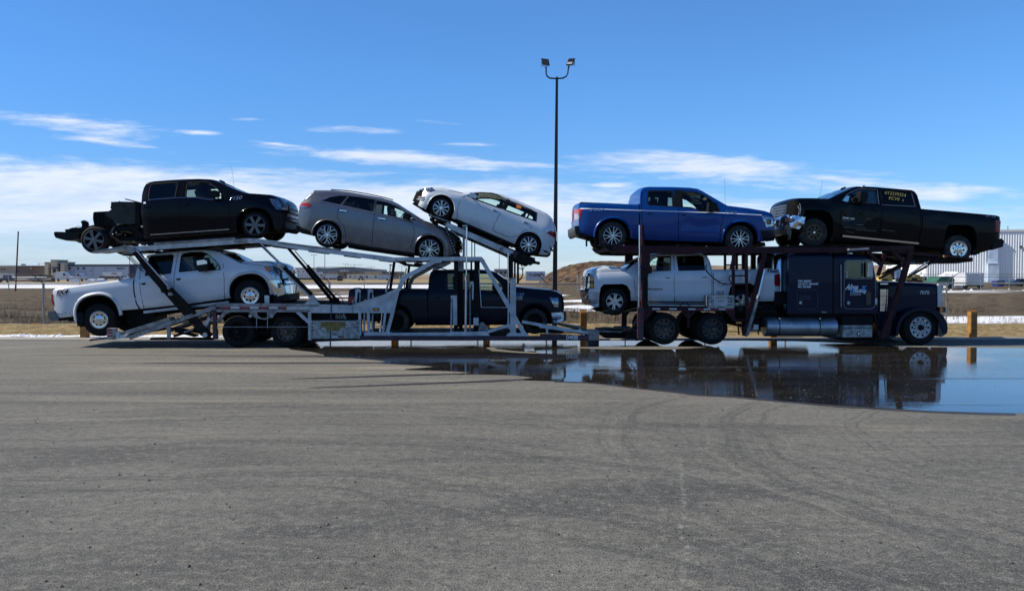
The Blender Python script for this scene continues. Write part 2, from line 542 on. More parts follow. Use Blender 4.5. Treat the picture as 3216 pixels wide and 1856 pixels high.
def put_wheel(parent, x, y, z, style, r, rr, near=True, w=.27, tyre='rubber', jag=0.0, label=None, spin=0.0):
    tm, rm, bmh, hm = wheel_mesh(style, r, rr, w, tyre, jag)
    o = link('wheel', tm, parent, (x, y, z), (0, spin, 0) if near else (0, 0, PI))
    if label: o['label'] = label
    link('rim', rm, o); link('brake_disc', bmh, o); link('hub_cap', hm, o)
    return o


# ---------------- text ----------------
def text(name, body, size, mat, parent, loc, rot=(PI / 2, 0, 0), shear=0.0, sx=1.0, align='LEFT', ext=.002, bold=0.0, space=1.0):
    cu = bpy.data.curves.new(name, 'FONT')
    cu.body = body; cu.size = size; cu.shear = shear; cu.align_x = align; cu.extrude = ext; cu.offset = bold; cu.space_line = space
    cu.resolution_u = 3
    to = bpy.data.objects.new('tmp', cu); COL.objects.link(to)
    dg = bpy.context.evaluated_depsgraph_get()
    me = bpy.data.meshes.new_from_object(to.evaluated_get(dg))
    bpy.data.objects.remove(to); bpy.data.curves.remove(cu)
    me.materials.clear(); me.materials.append(mat); me.name = name
    o = link(name, me, parent, loc, rot)
    o.scale = (sx, 1, 1)
    return o


def interp(pl, x):
    if x <= pl[0][0]: return pl[0][1]
    for a, b in zip(pl, pl[1:]):
        if x <= b[0]:
            return a[1] + (b[1] - a[1]) * (x - a[0]) / max(1e-6, b[0] - a[0])
    return pl[-1][1]


def mono(pl):
    out = []
    for x, z in pl:
        if out and x <= out[-1][0] + .004: x = out[-1][0] + .004
        out.append((x, z))
    return out


def arc(c, r, a0, a1, n=14, sq=1.0):
    o = []
    for i in range(n + 1):
        a = math.radians(a0 + (a1 - a0) * i / n)
        cx, sx_ = math.cos(a), math.sin(a)
        if sq != 1.0:
            cx = math.copysign(abs(cx) ** sq, cx); sx_ = math.copysign(abs(sx_) ** sq, sx_)
        o.append((c[0] + r * cx, c[1] + r * sx_))
    return o


class Car:
    def __init__(s, name, label, cat, k, wl, wr, rpx, d=.28, W=1.0, group=None, twl=None):
        s.k = k; s.d = d; s.W = W
        a = rp(k(*wl), d); b = rp(k(*wr), d); c = rp(k(wl[0] + rpx, wl[1]), d)
        s.r = abs(c[0] - a[0])
        s.th = math.atan2(b[1] - a[1], b[0] - a[0])
        up = (-math.sin(s.th), math.cos(s.th))
        m = ((a[0] + b[0]) / 2, (a[1] + b[1]) / 2)
        s.o = (m[0] - up[0] * s.r, m[1] - up[1] * s.r)
        s.RM = RIG @ Matrix.Translation((s.o[0], d + W, s.o[1])) @ Matrix.Rotation(-s.th, 4, 'Y')
        s.root = empty(name, s.RM, label, cat, group)
        s.ends = []
        s.wl = s.L(wl); s.wr = s.L(wr)
        s.m_per = s.r / rpx

    def L0(s, p):
        x, z = rp(s.k(*p), s.d)
        x -= s.o[0]; z -= s.o[1]
        c, q = math.cos(s.th), math.sin(s.th)
        return (x * c + z * q, -x * q + z * c)

    def L(s, p):
        x, z = s.L0(p)
        for anchor, tr, new, sg in s.ends:
            if (x - anchor) * sg > 0: x = anchor + (x - anchor) * (new - anchor) / (tr - anchor)
        return (x, z)

    def L_of0(s, x):
        for anchor, tr, new, sg in s.ends:
            if (x - anchor) * sg > 0: x = anchor + (x - anchor) * (new - anchor) / (tr - anchor)
        return x

    def unL(s, x):
        for anchor, tr, new, sg in s.ends:
            if (x - anchor) * sg > 0: x = anchor + (x - anchor) * (tr - anchor) / (new - anchor)
        return x

    def bend(s, x, y, z):
        """plan curvature of nose and tail"""
        for e, c_, sg in ((s.x0, s.cl, -1), (s.x1, s.cr, 1)):
            f = 1 - (e - x) * sg / .45
            if f > 0: x -= sg * c_ * min(f, 1.2) ** 1.5 * min(1.1, abs(y) / s.W) ** 3
        return (x, y, z)

    def LL(s, ps): return [s.L(p) for p in ps]

    def shape(s, top, bot, belt, tumble=.32, fend=.5, fin=.08, crown=.03, corner=.07, cf=.17, cb=.06):
        # the traced outline is what the picture shows; where an end faces the picture's middle its front is seen
        # obliquely, so the near corner lies further in than the outline
        s.cl, s.cr = (cb, cf) if s.face > 0 else (cf, cb)
        ends = []
        for sg, w_, c_ in ((-1, s.wl, s.cl), (1, s.wr, s.cr)):
            xe = max((s.L0(p)[0] * sg for p in top)) * sg
            per = -(s.o[0] + xe) * sg / 22.0
            new = xe - sg * max(-c_, per * s.W, -c_ + per * 2 * s.W)
            anchor = w_[0] + sg * s.r * 1.3
            if (xe - anchor) * sg < .1: continue
            if (new - anchor) * sg < .25: new = anchor + sg * .25
            ends.append((anchor, xe, new, sg))
        s.ends = ends
        s.top = mono(s.LL(top)); s.bot = mono(s.LL(bot)); s.belt = mono(s.LL(belt))
        s.x0 = s.top[0][0]; s.x1 = s.top[-1][0]
        s.tumble = tumble; s.fend = fend; s.fin = fin; s.crown = crown; s.corner = corner

    def hw(s, x, z):
        u_ = z - interp(s.belt, x)
        w = s.W
        if u_ > 0: w = s.W - .035 - u_ * s.tumble
        else: w = s.W - .035 * max(0, 1 + u_ / .12) ** 2 - .10 * max(0, -u_ - .30) ** 2
        e = max(0, min(x - s.x0, s.x1 - x))
        if e < s.fend: w -= s.fin * (1 - e / s.fend) ** 2
        return w

    def loft(s, xs, zt_f, zb_f, inset=0.0, n=12, corner=None, cap_crown=None):
        corner = s.corner if corner is None else corner
        cr = s.crown if cap_crown is None else cap_crown
        secs = []
        for x in xs:
            zt = zt_f(x); zb = min(zb_f(x), zt - .05)
            r = min(corner, (zt - zb) * .35)
            half = [(0, zb), ((s.hw(x, zb) - inset) * .85, zb)]
            for i in range(n):
                z = zb + .02 + (zt - r - zb - .02) * i / (n - 1)
                tuck = .04 * max(0, 1 - (z - zb) / .12) ** 2
                half.append((s.hw(x, z) - inset - tuck, z))
            w0 = half[-1][0]
            for i in range(1, 5):
                a = PI / 2 * i / 4
                half.append((w0 - r * (1 - math.cos(a)) * 1.1, zt - r + r * math.sin(a)))
            w1 = half[-1][0]
            half.append((w1 * .6, zt + cr * .75)); half.append((0, zt + cr))
            full = [(-y, z) for y, z in half] + [(y, z) for y, z in reversed(half[1:-1])]
            secs.append([s.bend(x, y, z) for y, z in full])
        m = len(secs[0])
        mb = MB()
        vs = [p for q in secs for p in q]
        fs = []
        for i in range(len(secs) - 1):
            for j in range(m):
                fs.append((i * m + j, i * m + (j + 1) % m, (i + 1) * m + (j + 1) % m, (i + 1) * m + j))
        fs.append(tuple(range(m))); fs.append(tuple((len(secs) - 1) * m + j for j in range(m - 1, -1, -1)))
        mb.add(vs, fs)
        return mb

    def body(s, mat, cuts=(), cabin=None, winds=(), wins=(), beds=(), name='body', inner='dark_interior'):
        xs = set()
        n = int((s.x1 - s.x0) / .085)
        for i in range(n + 1): xs.add(round(s.x0 + (s.x1 - s.x0) * i / n, 4))
        for p in s.top: xs.add(round(p[0], 4))
        for p in s.bot:
            if s.x0 < p[0] < s.x1: xs.add(round(p[0], 4))
        xs = sorted(xs)
        keep = [xs[0]]
        tx = {round(p[0], 4) for p in s.top}
        for x in xs[1:]:
            if x - keep[-1] > .012 or x in tx: keep.append(x)
        mb = s.loft(keep, lambda x: interp(s.top, x), lambda x: interp(s.bot, x))
        o = mb.build(name, [M[mat], M[inner]], s.root, smooth=0)
        bm = bmesh.new(); bm.from_mesh(o.data); bmesh.ops.recalc_face_normals(bm, faces=bm.faces)
        if bm.calc_volume(signed=True) < 0: bmesh.ops.reverse_faces(bm, faces=bm.faces)
        bm.to_mesh(o.data); bm.free()
        cutters = []
        for (poly, side) in cuts:      # dark liners inside the wheel openings
            cx = sum(q[0] for q in poly) / len(poly); zc = max(q[1] for q in poly) - .3
            P = [(cx + (q[0] - cx) * .985, zc + (q[1] - zc) * .985) for q in poly]
            P = [(x, max(z, s.r * .75)) for x, z in P]
            for sg in (-1, 1):
                y0, y1 = sg * (s.W - .06), sg * (s.W - .385)
                L_ = MB(); m_ = len(P)
                L_.add([(x, y0, z) for x, z in P] + [(x, y1, z) for x, z in P], [(i, i + 1, m_ + i + 1, m_ + i) for i in range(m_ - 1)] + [tuple(range(m_, 2 * m_))])
                L_.build('wheel_liner', M['dark_interior'], s.root, smooth=0)

        def cutter(mb2):
            me = mb2.mesh('cut', [M[mat]], smooth=0)
            bm = bmesh.new(); bm.from_mesh(me); bmesh.ops.recalc_face_normals(bm, faces=bm.faces)
            if bm.calc_volume(signed=True) < 0: bmesh.ops.reverse_faces(bm, faces=bm.faces)
            bm.to_mesh(me); bm.free()
            c = link('cut', me, s.root)
            cutters.append(c)
        for (poly, side) in cuts:
            if side in (0, -1): cutter(MB().prism(poly, -s.W - .4, -s.W + .40))
            if side in (0, 1): cutter(MB().prism(poly, s.W - .40, s.W + .4))
        if cabin:
            xa, xb = cabin
            xs2 = [xa + (xb - xa) * i / 16 for i in range(17)]
            zb2 = lambda x: interp(s.belt, x) - .38
            xs2 = [x for x in xs2 if interp(s.top, x) - .06 > zb2(x) + .25]
            cutter(s.loft(xs2, lambda x: interp(s.top, x) - .04, zb2, inset=.075, n=6, corner=.05, cap_crown=.0))
        for w in wins:
            cutter(MB().prism(w, -1.6, 1.6))
        for (pa, pb, t0) in winds:   # panes in the sloped front and rear
            d = Vector((pb[0] - pa[0], pb[1] - pa[1])).normalized(); nn = Vector((-d.y, d.x)) * t0
            q = MB()
            wa = s.hw(pa[0], pa[1]) - .11; wb = s.hw(pb[0], pb[1]) - .10
            vs = []
            for sg in (-1, 1):
                vs += [(pa[0] + nn.x * sg, -wa, pa[1] + nn.y * sg), (pa[0] + nn.x * sg, wa, pa[1] + nn.y * sg),
                       (pb[0] + nn.x * sg, wb, pb[1] + nn.y * sg), (pb[0] + nn.x * sg, -wb, pb[1] + nn.y * sg)]
            q.add(vs, [(0, 1, 2, 3), (7, 6, 5, 4), (0, 4, 5, 1), (1, 5, 6, 2), (2, 6, 7, 3), (3, 7, 4, 0)])
            cutter(q)
            g = MB()
            n_ = 8
            vs = []
            for i in range(n_ + 1):
                f = -1 + 2 * i / n_
                c_ = s.crown * (1 - f * f) + .004
                for pp, ww in ((pa, wa + .03), (pb, wb + .03)):
                    vs.append((pp[0], f * ww, pp[1] + c_))
            g.add(vs, [(2 * i, 2 * i + 1, 2 * i + 3, 2 * i + 2) for i in range(n_)])
            g.build('windshield' if abs(pb[0] - pa[0]) > .25 else 'rear_window', M['clear_glass_blue'], s.root, smooth=60)
        for (xa, xb, depth) in beds:
            zt = min(interp(s.top, xa), interp(s.top, xb))
            for w, dp in ((s.W - .14, .14), (s.W - .46, depth)):
                q = MB(); q.prism([(xa, interp(s.top, xa) - dp), (xb, interp(s.top, xb) - dp), (xb, interp(s.top, xb) + .3), (xa, interp(s.top, xa) + .3)], -w, w)
                cutter(q)
        s.vol = 1e9
        for c in cutters:
            for attempt in range(4):
                md = o.modifiers.new('b', 'BOOLEAN'); md.operation = 'DIFFERENCE'; md.object = c; md.solver = 'EXACT'
                md.use_self = attempt in (1, 3); md.use_hole_tolerant = attempt in (2, 3)
                bpy.context.view_layer.update()
                dg = bpy.context.evaluated_depsgraph_get()
                me = bpy.data.meshes.new_from_object(o.evaluated_get(dg))
                o.modifiers.clear()
                bm = bmesh.new(); bm.from_mesh(me)
                vol = bm.calc_volume(signed=True)
                if vol < 0: bmesh.ops.reverse_faces(bm, faces=bm.faces)
                bm.to_mesh(me); bm.free()
                vol = abs(vol)
                if s.vol - 4.5 < vol < s.vol + .0005 or (s.vol > 1e8):
                    s.vol = vol; old = o.data; o.data = me; bpy.data.meshes.remove(old); break
                bpy.data.meshes.remove(me)
            else: print('CUT FAILED', s.root.name, cutters.index(c))
        me = o.data
        for c in cutters:
            cm = c.data; bpy.data.objects.remove(c); bpy.data.meshes.remove(cm)
        me.materials.clear(); me.materials.append(M[mat]); me.materials.append(M[inner])
        for p in me.polygons:
            x, y, z = p.center
            ins = (abs(y) < s.hw(x, z) - .055 and z < interp(s.top, x) - .05 and s.x0 + .05 < x < s.x1 - .05)
            p.material_index = 1 if ins else 0
            p.use_smooth = True
        me.set_sharp_from_angle(angle=math.radians(28))
        s.body_o = o
        return o

    def onside(s, x, z, off, side=-1): return (x, side * (s.hw(x, z) + off), z)

    def patch(s, name, poly, mat, off=.004, th=.02, side=-1, parent=None, cuts=2, loc=True, label=None):
        cast = loc
        poly = [s.L0(p) for p in poly] if loc else poly
        bm = bmesh.new()
        vs = [bm.verts.new((p[0], 0, p[1])) for p in poly]
        f = bm.faces.new(vs)
        bmesh.ops.triangulate(bm, faces=[f])
        for _ in range(cuts + (1 if cast and cuts else 0)):
            bmesh.ops.subdivide_edges(bm, edges=[e for e in bm.edges if e.calc_length() > (.05 if cast else .12)], cuts=1)
            bmesh.ops.triangulate(bm, faces=[q for q in bm.faces if len(q.verts) > 3])
        if th:
            r = bmesh.ops.extrude_face_region(bm, geom=list(bm.faces))
            inner = {v for v in r['geom'] if isinstance(v, bmesh.types.BMVert)}
        else: inner = set()
        if cast and not hasattr(s, 'bvh'):
            from mathutils.bvhtree import BVHTree
            me_ = s.body_o.data
            s.bvh = BVHTree.FromPolygons([v.co for v in me_.vertices], [tuple(q.vertices) for q in me_.polygons])
            s.cam_l = s.RM.inverted() @ C0
        for v in bm.verts:
            o_ = off - (th if v in inner else 0)
            done = False
            if cast:
                p_ = Vector((v.co.x, -s.W, v.co.z)); d_ = (p_ - s.cam_l).normalized()
                hit, nrm, _i, _d = s.bvh.ray_cast(s.cam_l, d_)
                if hit is not None and (hit.y < -s.hw(hit.x, hit.z) + .06 or hit.x > s.x1 - .3 or hit.x < s.x0 + .3):
                    if nrm.dot(d_) > 0: nrm = -nrm
                    q_ = hit + nrm * o_
                    v.co = (q_.x, q_.y * -side, q_.z); done = True
                else: v.co.x = s.L_of0(v.co.x)
            if not done:
                y = s.hw(v.co.x, v.co.z) + o_
                v.co = s.bend(v.co.x, side * y, v.co.z)
        bmesh.ops.recalc_face_normals(bm, faces=bm.faces)
        me = bpy.data.meshes.new(name); bm.to_mesh(me); bm.free()
        me.materials.append(M[mat])
        me.polygons.foreach_set('use_smooth', [True] * len(me.polygons)); me.set_sharp_from_angle(angle=math.radians(35))
        o = link(name, me, parent or s.root)
        if label: o['label'] = label
        return o

    def line(s, name, pts, mat, w=.014, off=.002, side=-1, closed=False, loc=True, th=.006, parent=None, mb=None):
        pts = s.LL(pts) if loc else pts
        pp = []
        seq = pts + [pts[0]] if closed else pts
        for a, b in zip(seq, seq[1:]):
            L_ = math.hypot(b[0] - a[0], b[1] - a[1]); n = max(1, int(L_ / .12))
            for i in range(n): pp.append((a[0] + (b[0] - a[0]) * i / n, a[1] + (b[1] - a[1]) * i / n))
        pp.append(seq[-1])
        own = mb is None
        mb = mb or MB()
        n = len(pp); vs = []
        for i, p in enumerate(pp):
            a = pp[i - 1] if i else p; b = pp[i + 1] if i < n - 1 else p
            if closed and i == 0: a = pp[-2]
            if closed and i == n - 1: b = pp[1]
            d = Vector((b[0] - a[0], b[1] - a[1])).normalized(); nn = Vector((-d.y, d.x)) * w / 2
            for sg in (-1, 1):
                x, z = p[0] + nn.x * sg, p[1] + nn.y * sg
                vs.append(s.bend(x, side * (s.hw(x, z) + off), z)); vs.append(s.bend(x, side * (s.hw(x, z) + off - th), z))
        fs = []
        for i in range(n - 1):
            b0 = 4 * i; b1 = 4 * i + 4
            fs += [(b0, b0 + 2, b1 + 2, b1), (b0, b1, b1 + 1, b0 + 1), (b0 + 2, b0 + 3, b1 + 3, b1 + 2)]
        mb.add(vs, fs)
        if own: return mb.build(name, M[mat], parent or s.root, smooth=0)
        return mb

    def letter(s, name, body, size, mat, p, shear=0.0, sx=1.0, bold=0.0, tilt=0.0, space=1.0, off=.016):
        """lettering laid onto the near side, following its curve"""
        x0, z0 = s.L(p)
        o = text(name, body, size, mat, s.root, (0, 0, 0), (0, 0, 0), shear, 1.0, 'LEFT', .0, bold, space)
        for v in o.data.vertices:
            dx, dz = v.co.x * sx, v.co.y
            x, z = x0 + dx * math.cos(tilt) - dz * math.sin(tilt), z0 + dx * math.sin(tilt) + dz * math.cos(tilt)
            v.co = s.bend(x, -(s.hw(x, z) + off), z)
        return o

    def lines(s, name, lists, mat, w=.014, off=.002):
        for side in (-1, 1):
            for l in lists: s.line(name, l, mat, w, off, side)

    def flare(s, poly, mat, r=.025, name='wheel_arch_trim'):
        for side in (-1, 1):
            mb = MB()
            mb.tube([(x, side * (s.hw(x, z) - r * .35), z) for x, z in poly], r, 6)
            mb.build(name, M[mat], s.root, smooth=60)

    def seats(s, xs, zpx=None, h=.62, mat='seat_cloth'):
        for x in xs:
            zb = interp(s.belt, x) - .37
            for y in (-.42, .42):
                mb = MB()
                mb.prism([(x, zb), (x + .12 * s.face, zb), (x - .03 * s.face, zb + h), (x - .15 * s.face, zb + h)], y - .22, y + .22)
                mb.prism([(x - .06 * s.face, zb + h), (x - .14 * s.face, zb + h), (x - .16 * s.face, zb + h + .17), (x - .08 * s.face, zb + h + .17)], y - .12, y + .12)
                mb.build('seat', M[mat], s.root)
        # steering wheel
    def steer(s, x):
        z = interp(s.belt, x) + .0
        mb = MB()
        pts = []
        for i in range(17):
            a = 2 * PI * i / 16
            pts.append((x + .06 * math.sin(a) * s.face, (-.42 if s.face > 0 else .42) + .17 * math.cos(a), z + .16 * math.sin(a)))
        mb.tube(pts, .014, 6)
        mb.build('steering_wheel', M['black_plastic'], s.root)

    def under(s, xa, xb, z0, z1, w=.75, mat='frame_black'):
        mb = MB()
        mb.box(xa, xb, -w, w, z0, z1)
        mb.box(xa + .1, xb - .1, -.45, -.37, z0 - .09, z0); mb.box(xa + .1, xb - .1, .37, .45, z0 - .09, z0)
        for x, z in (s.wl, s.wr):
            mb.tube([(x, -s.W + .2, z), (x, s.W - .2, z)], .06, 10)
            mb.lathe([(0, -.16), (.12, -.12), (.16, 0), (.12, .12), (0, .16)], 12, (x, 0, z))
        return mb.build('underbody', M[mat], s.root)

    def wheels(s, sl, sr, rimf=.62, rrl=None, inset=.03, tyre='rubber', jag=0.0, w=.27, dl=None):
        for (x, z), st, lab in ((s.wl, sl, None), (s.wr, sr, None)):
            rr = s.r * rimf
            put_wheel(s.root, x, -s.W + inset, z, st, s.r, rr, True, w, tyre, jag, dl if st == 'eight_rust' else None, spin=random.random())
            put_wheel(s.root, x, s.W - inset, z, st, s.r, rr, False, w, tyre, jag)

    def mirror_pod(s, p, sz=(.13, .2, .2), mat='black_plastic', cap=None, name='door_mirror'):
        for side in (-1, 1):
            x, z = s.L(p)
            y = s.hw(x, z)
            mb = MB()
            a, b, c = sz
            mb.prism([(x - a * .5, z - c * .5), (x + a * .5, z - c * .45), (x + a * .55, z + c * .35), (x + a * .3, z + c * .5), (x - a * .45, z + c * .5)], side * (y + .06), side * (y + .06 + b))
            mb.bar((x, z - c * .3), (x, z - c * .55), .05, side * (y - .03), side * (y + .1))
            o = mb.build(name, M[mat], s.root)
            if cap:
                mc = MB(); mc.prism([(x - a * .5, z + c * .12), (x + a * .57, z + c * .12), (x + a * .57, z + c * .37), (x + a * .3, z + c * .53), (x - a * .47, z + c * .53)], side * (y + .055), side * (y + .07 + b))
                mc.build('mirror_cap', M[cap], o)

    def antenna(s, p, q, name='antenna'):
        a = s.L(p); b = s.L(q)
        MB().tube([(a[0], -s.W + .2, a[1]), (b[0], -s.W + .2, b[1])], .003, 5).build(name, M['black_plastic'], s.root)

    def roof_fin(s, p, name='roof_antenna'):
        x, z = s.L(p)
        MB().prism([(x - .09, z - .03), (x + .1, z - .03), (x + .07 * s.face, z + .02), (x - .04 * s.face, z + .075)], -.03, .03).build(name, M['black_plastic'], s.root)

    def windows(s, polys, mats, frame='black_plastic', fw=.02):
        out = []
        for poly, mt in zip(polys, mats):
            for side in (-1, 1):
                o = s.patch('side_window', poly, mt, off=-.018, th=0, side=side, loc=False)
                mb = MB(); s.line('', poly, frame, fw, .003, side, closed=True, loc=False, mb=mb, th=.03)
                mb.build('window_trim', M[frame], o, smooth=0)
            out.append(poly)
        return out


def trunc_arch(c, r, zlow, sq=1.0):
    """wheel opening: arch on top, straight legs down to zlow"""
    a = arc(c, r, 0, 180, 20, sq)
    return [(c[0] + r, zlow)] + a + [(c[0] - r, zlow)]


def handle(s, p, mat, ln=.17, side=-1):
    for side in (-1, 1):
        x, z = s.L(p); y = s.hw(x, z)
        mb = MB()
        mb.bar((x - ln / 2, z), (x + ln / 2, z), .032, side * (y + .018), side * (y + .036))
        mb.bar((x - ln / 2, z), (x - ln / 2 + .03, z), .032, side * (y - .01), side * (y + .02))
        mb.bar((x + ln / 2 - .03, z), (x + ln / 2, z), .032, side * (y - .01), side * (y + .02))
        h_ = mb.build('door_handle', M[mat], s.root)
        q = MB(); s.line('', [(x - ln * .32, z - .012), (x + ln * .32, z - .012)], 'dark_interior', .05, .003, side, loc=False, mb=q); q.build('handle_recess', M['dark_interior'], h_, smooth=0)
# =====================================================================
# vehicles on the transporter
# =====================================================================
def lamp(c, poly, mat='clear_lens', name='headlight', off=.006, inner=None, sides=(-1, 1), th=.03):
    for sd_ in sides:
        o = c.patch(name, poly, mat, off=off, th=th, side=sd_)
        if inner:
            for ip, im in inner: c.patch('lamp_lens', ip, im, off=off + .004, th=.01, side=sd_, parent=o)


def wrap(c, name, prof, w, mat, parent=None, n=14):
    """a full-width piece (bumper, grille) that follows the plan curve of the nose or tail"""
    m = len(prof); mb = MB(); vs = []; fs = []
    a = sum(prof[i][0] * prof[(i + 1) % m][1] - prof[(i + 1) % m][0] * prof[i][1] for i in range(m))
    if a < 0: prof = prof[::-1]
    for i in range(n + 1):
        y = -w + 2 * w * i / n
        for x, z in prof:
            e, c_, sg = (c.x0, c.cl, -1) if x < 0 else (c.x1, c.cr, 1)
            vs.append((x - sg * c_ * min(1.1, abs(y) / c.W) ** 3, y, z))
    for i in range(n):
        for j in range(m): fs.append((i * m + j, i * m + (j + 1) % m, (i + 1) * m + (j + 1) % m, (i + 1) * m + j))
    fs += [tuple(range(m - 1, -1, -1)), tuple(n * m + j for j in range(m))]
    mb.add(vs, fs)
    return mb.build(name, M[mat], parent or c.root)


def grille(c, xf, z0, z1, w, side, mat='grille_black', bars=4, barmat='chrome'):
    """front grille slab standing just proud of the nose"""
    a, b = (xf - .06, xf + .012) if side > 0 else (xf - .012, xf + .06)
    o = wrap(c, 'grille', [(a, z0), (b, z0), (b, z1), (a, z1)], w, mat)
    x0, x1 = (xf + .008, xf + .026) if side > 0 else (xf - .026, xf - .008)
    for i in range(bars):
        z = z0 + (z1 - z0) * (i + .5) / bars
        wrap(c, 'grille_bar', [(x0, z - .02), (x1, z - .02), (x1, z + .02), (x0, z + .02)], w * .96, barmat, o)
    return o


def fbm_(v):
    from mathutils import noise as nn_
    return nn_.fractal(v, 1.0, 2.0, 3)


# ---- black crew-cab with its bed stripped off -----------------------
def build_stripped():
    c = Car('pickup_truck', 'black pickup with its cargo bed removed, bare frame showing, highest at far left', 'pickup truck',
            k1, (466, 566), (1697, 453), 104, group='vehicles loaded on the car hauler')
    c.face = 1
    top = [(806, 330), (812, 210), (822, 160), (843, 124), (900, 112), (1000, 104), (1100, 98), (1240, 93), (1330, 96), (1372, 106), (1450, 140), (1535, 176), (1620, 207),
           (1720, 213), (1800, 218), (1900, 230), (1960, 244), (2003, 266), (2025, 295), (2035, 345)]
    bot = [(806, 560), (880, 566), (1200, 545), (1520, 520), (1560, 515), (1850, 490), (1960, 492), (2035, 470)]
    belt = [(800, 275), (885, 262), (1085, 246), (1200, 244), (1345, 258), (1440, 255), (1620, 235), (2035, 330)]
    c.shape(top, bot, belt, fend=.35)
    z0 = -.1
    wf = c.L((1697, 462))
    fr = trunc_arch(wf, 143 * c.m_per, -.5, .92)
    w1 = c.LL([(880, 165), (888, 140), (905, 135), (1092, 122), (1085, 245), (890, 262), (878, 245)])
    w2 = c.LL([(1165, 124), (1300, 118), (1340, 130), (1400, 172), (1436, 215), (1440, 252), (1345, 256), (1285, 240), (1165, 243)])
    wa = c.L((1606, 209)); wb = c.L((1385, 117))
    c.body('black_paint', cuts=[(fr, 0)], cabin=(c.L((835, 200))[0], c.L((1530, 200))[0]), wins=[w1, w2],
           winds=[(c.L((1585, 207)), c.L((1392, 122)), .12)])
    c.windows([w1, w2], ['mid_glass', 'clear_glass'], 'black_plastic')
    c.line('window_trim', [(878, 262), (1085, 246), (1230, 242), (1345, 259), (1430, 257)], 'chrome', .012, .006)
    c.seats([c.L((1010, 200))[0], c.L((1240, 200))[0]])
    c.steer(c.L((1370, 230))[0])
    c.lines('panel_gap', [[(848, 170), (840, 300), (845, 430), (880, 520)], [(1140, 110), (1132, 250), (1128, 400), (1140, 545)],
                          [(1445, 200), (1500, 300), (1510, 400), (1500, 520)], [(1620, 212), (1760, 232), (1830, 262)], [(1830, 350), (1850, 250)]], 'dark_interior', .013)
    c.lines('body_crease', [[(860, 385), (1130, 368), (1500, 330)]], 'black_paint', .03, .008)
    c.lines('rocker_trim', [[(892, 528), (1500, 486)]], 'alloy', .022, .004)
    c.flare(arc(wf, 146 * c.m_per, 8, 172, 20, .92), 'black_paint', .022)
    handle(c, (880, 318), 'black_plastic'); handle(c, (1178, 298), 'black_plastic')
    c.mirror_pod((1400, 218), (.22, .2, .17))
    c.roof_fin((1350, 94)); c.antenna((1527, 180), (1503, 0))
    lamp(c, [(1812, 254), (1940, 256), (1950, 275), (1905, 283), (1900, 320), (1952, 340), (1860, 336), (1830, 290)], 'clear_lens', inner=[([(1905, 285), (1948, 280), (1940, 330), (1905, 318)], 'grille_black')])
    grille(c, c.x1 - .03, c.L((2030, 400))[1], c.L((2030, 290))[1], .62, 1, bars=3, barmat='black_plastic')
    c.patch('bumper', [(1835, 365), (2030, 355), (2030, 480), (2005, 500), (1862, 488), (1840, 440)], 'black_plastic', .012)
    c.patch('sticker', [(851, 280), (868, 278), (869, 291), (852, 293)], 'pin_white', .006, .003, cuts=0)
    c.letter('badge_lettering', 'F150', .15, M['chrome_letter'], (1505, 266), shear=.3, sx=1.15)
    c.under(c.L((840, 500))[0], c.L((1560, 500))[0], c.L((1200, 590))[1], c.L((1200, 530))[1], .72)
    # bare frame behind the cab
    P = c.LL([(800, 480), (600, 470), (480, 470), (420, 462), (380, 470), (250, 492), (180, 500)])
    for y in (-.52, .44):
        mb = MB()
        for a, b in zip(P, P[1:]): mb.bar(a, b, .15, y, y + .08)
        mb.build('frame_rail', M['frame_black'], c.root)
    for x in (230, 420, 620, 760):
        q = c.L((x, 480)); MB().box(q[0] - .05, q[0] + .05, -.5, .5, q[1] - .06, q[1] + .04).build('cross_member', M['rusty_steel'], c.root, smooth=0)
    MB().prism(c.LL([(285, 560), (285, 585), (350, 592), (352, 560)]), -.5, .1).build('hanger_plate', M['frame_black'], c.root)
    MB().prism(c.LL([(205, 462), (260, 462), (420, 450), (420, 500), (320, 575), (250, 578), (215, 550)]), -.35, .35).build('hitch_receiver', M['frame_black'], c.root)
    MB().prism(c.LL([(185, 495), (205, 470), (250, 462), (300, 470), (300, 500)]), -.46, .25).build('bumper_bracket', M['frame_black'], c.root)
    MB().tube([(c.wl[0] - 1.0 * .55, -.56, c.wl[1] + .12), (c.wl[0], -.56, c.wl[1] + .02), (c.wl[0] + .6, -.56, c.wl[1] + .14)], .035, 8).build('leaf_spring', M['rusty_steel'], c.root)
    MB().tube([(c.wl[0] + .12, -.5, c.wl[1] - .05), (c.wl[0] + .42, -.5, c.wl[1] + .42)], .035, 8).build('shock_absorber', M['dark_alloy'], c.root)
    MB().tube([(c.L((880, 590))[0], -.62, c.L((880, 590))[1]), (c.L((620, 575))[0], -.62, c.L((620, 575))[1]), (c.L((540, 520))[0], -.62, c.L((540, 520))[1])], .04, 8).build('exhaust_pipe', M['rusty_steel'], c.root)
    for x0, y0, x1_, y1_, th in ((350, 560, 420, 520, .06), (300, 520, 360, 540, .08), (620, 560, 870, 570, .14), (560, 520, 640, 600, .09), (700, 480, 790, 600, .05), (690, 455, 850, 590, .16)):
        MB().bar(c.L((x0, y0)), c.L((x1_, y1_)), th, -.6, -.35).build('frame_brace', M['frame_black'], c.root)
    mb = MB(); mb.prism(c.LL([(152, 508), (165, 503), (320, 508), (345, 512), (345, 560), (250, 572), (200, 560), (165, 550), (152, 525)]), -.9, .9)
    mb.build('hitch_bar', M['black_plastic'], c.root)
    mb = MB(); mb.prism(c.LL([(275, 412), (298, 404), (322, 416), (328, 440), (310, 470), (282, 474), (284, 440)]), -.35, -.25)
    mb.tube([(*[c.L((220, 465))[0]], -.3, c.L((220, 465))[1]), (c.L((240, 452))[0], -.3, c.L((240, 452))[1]), (c.L((283, 453))[0], -.3, c.L((283, 453))[1])], .008, 5)
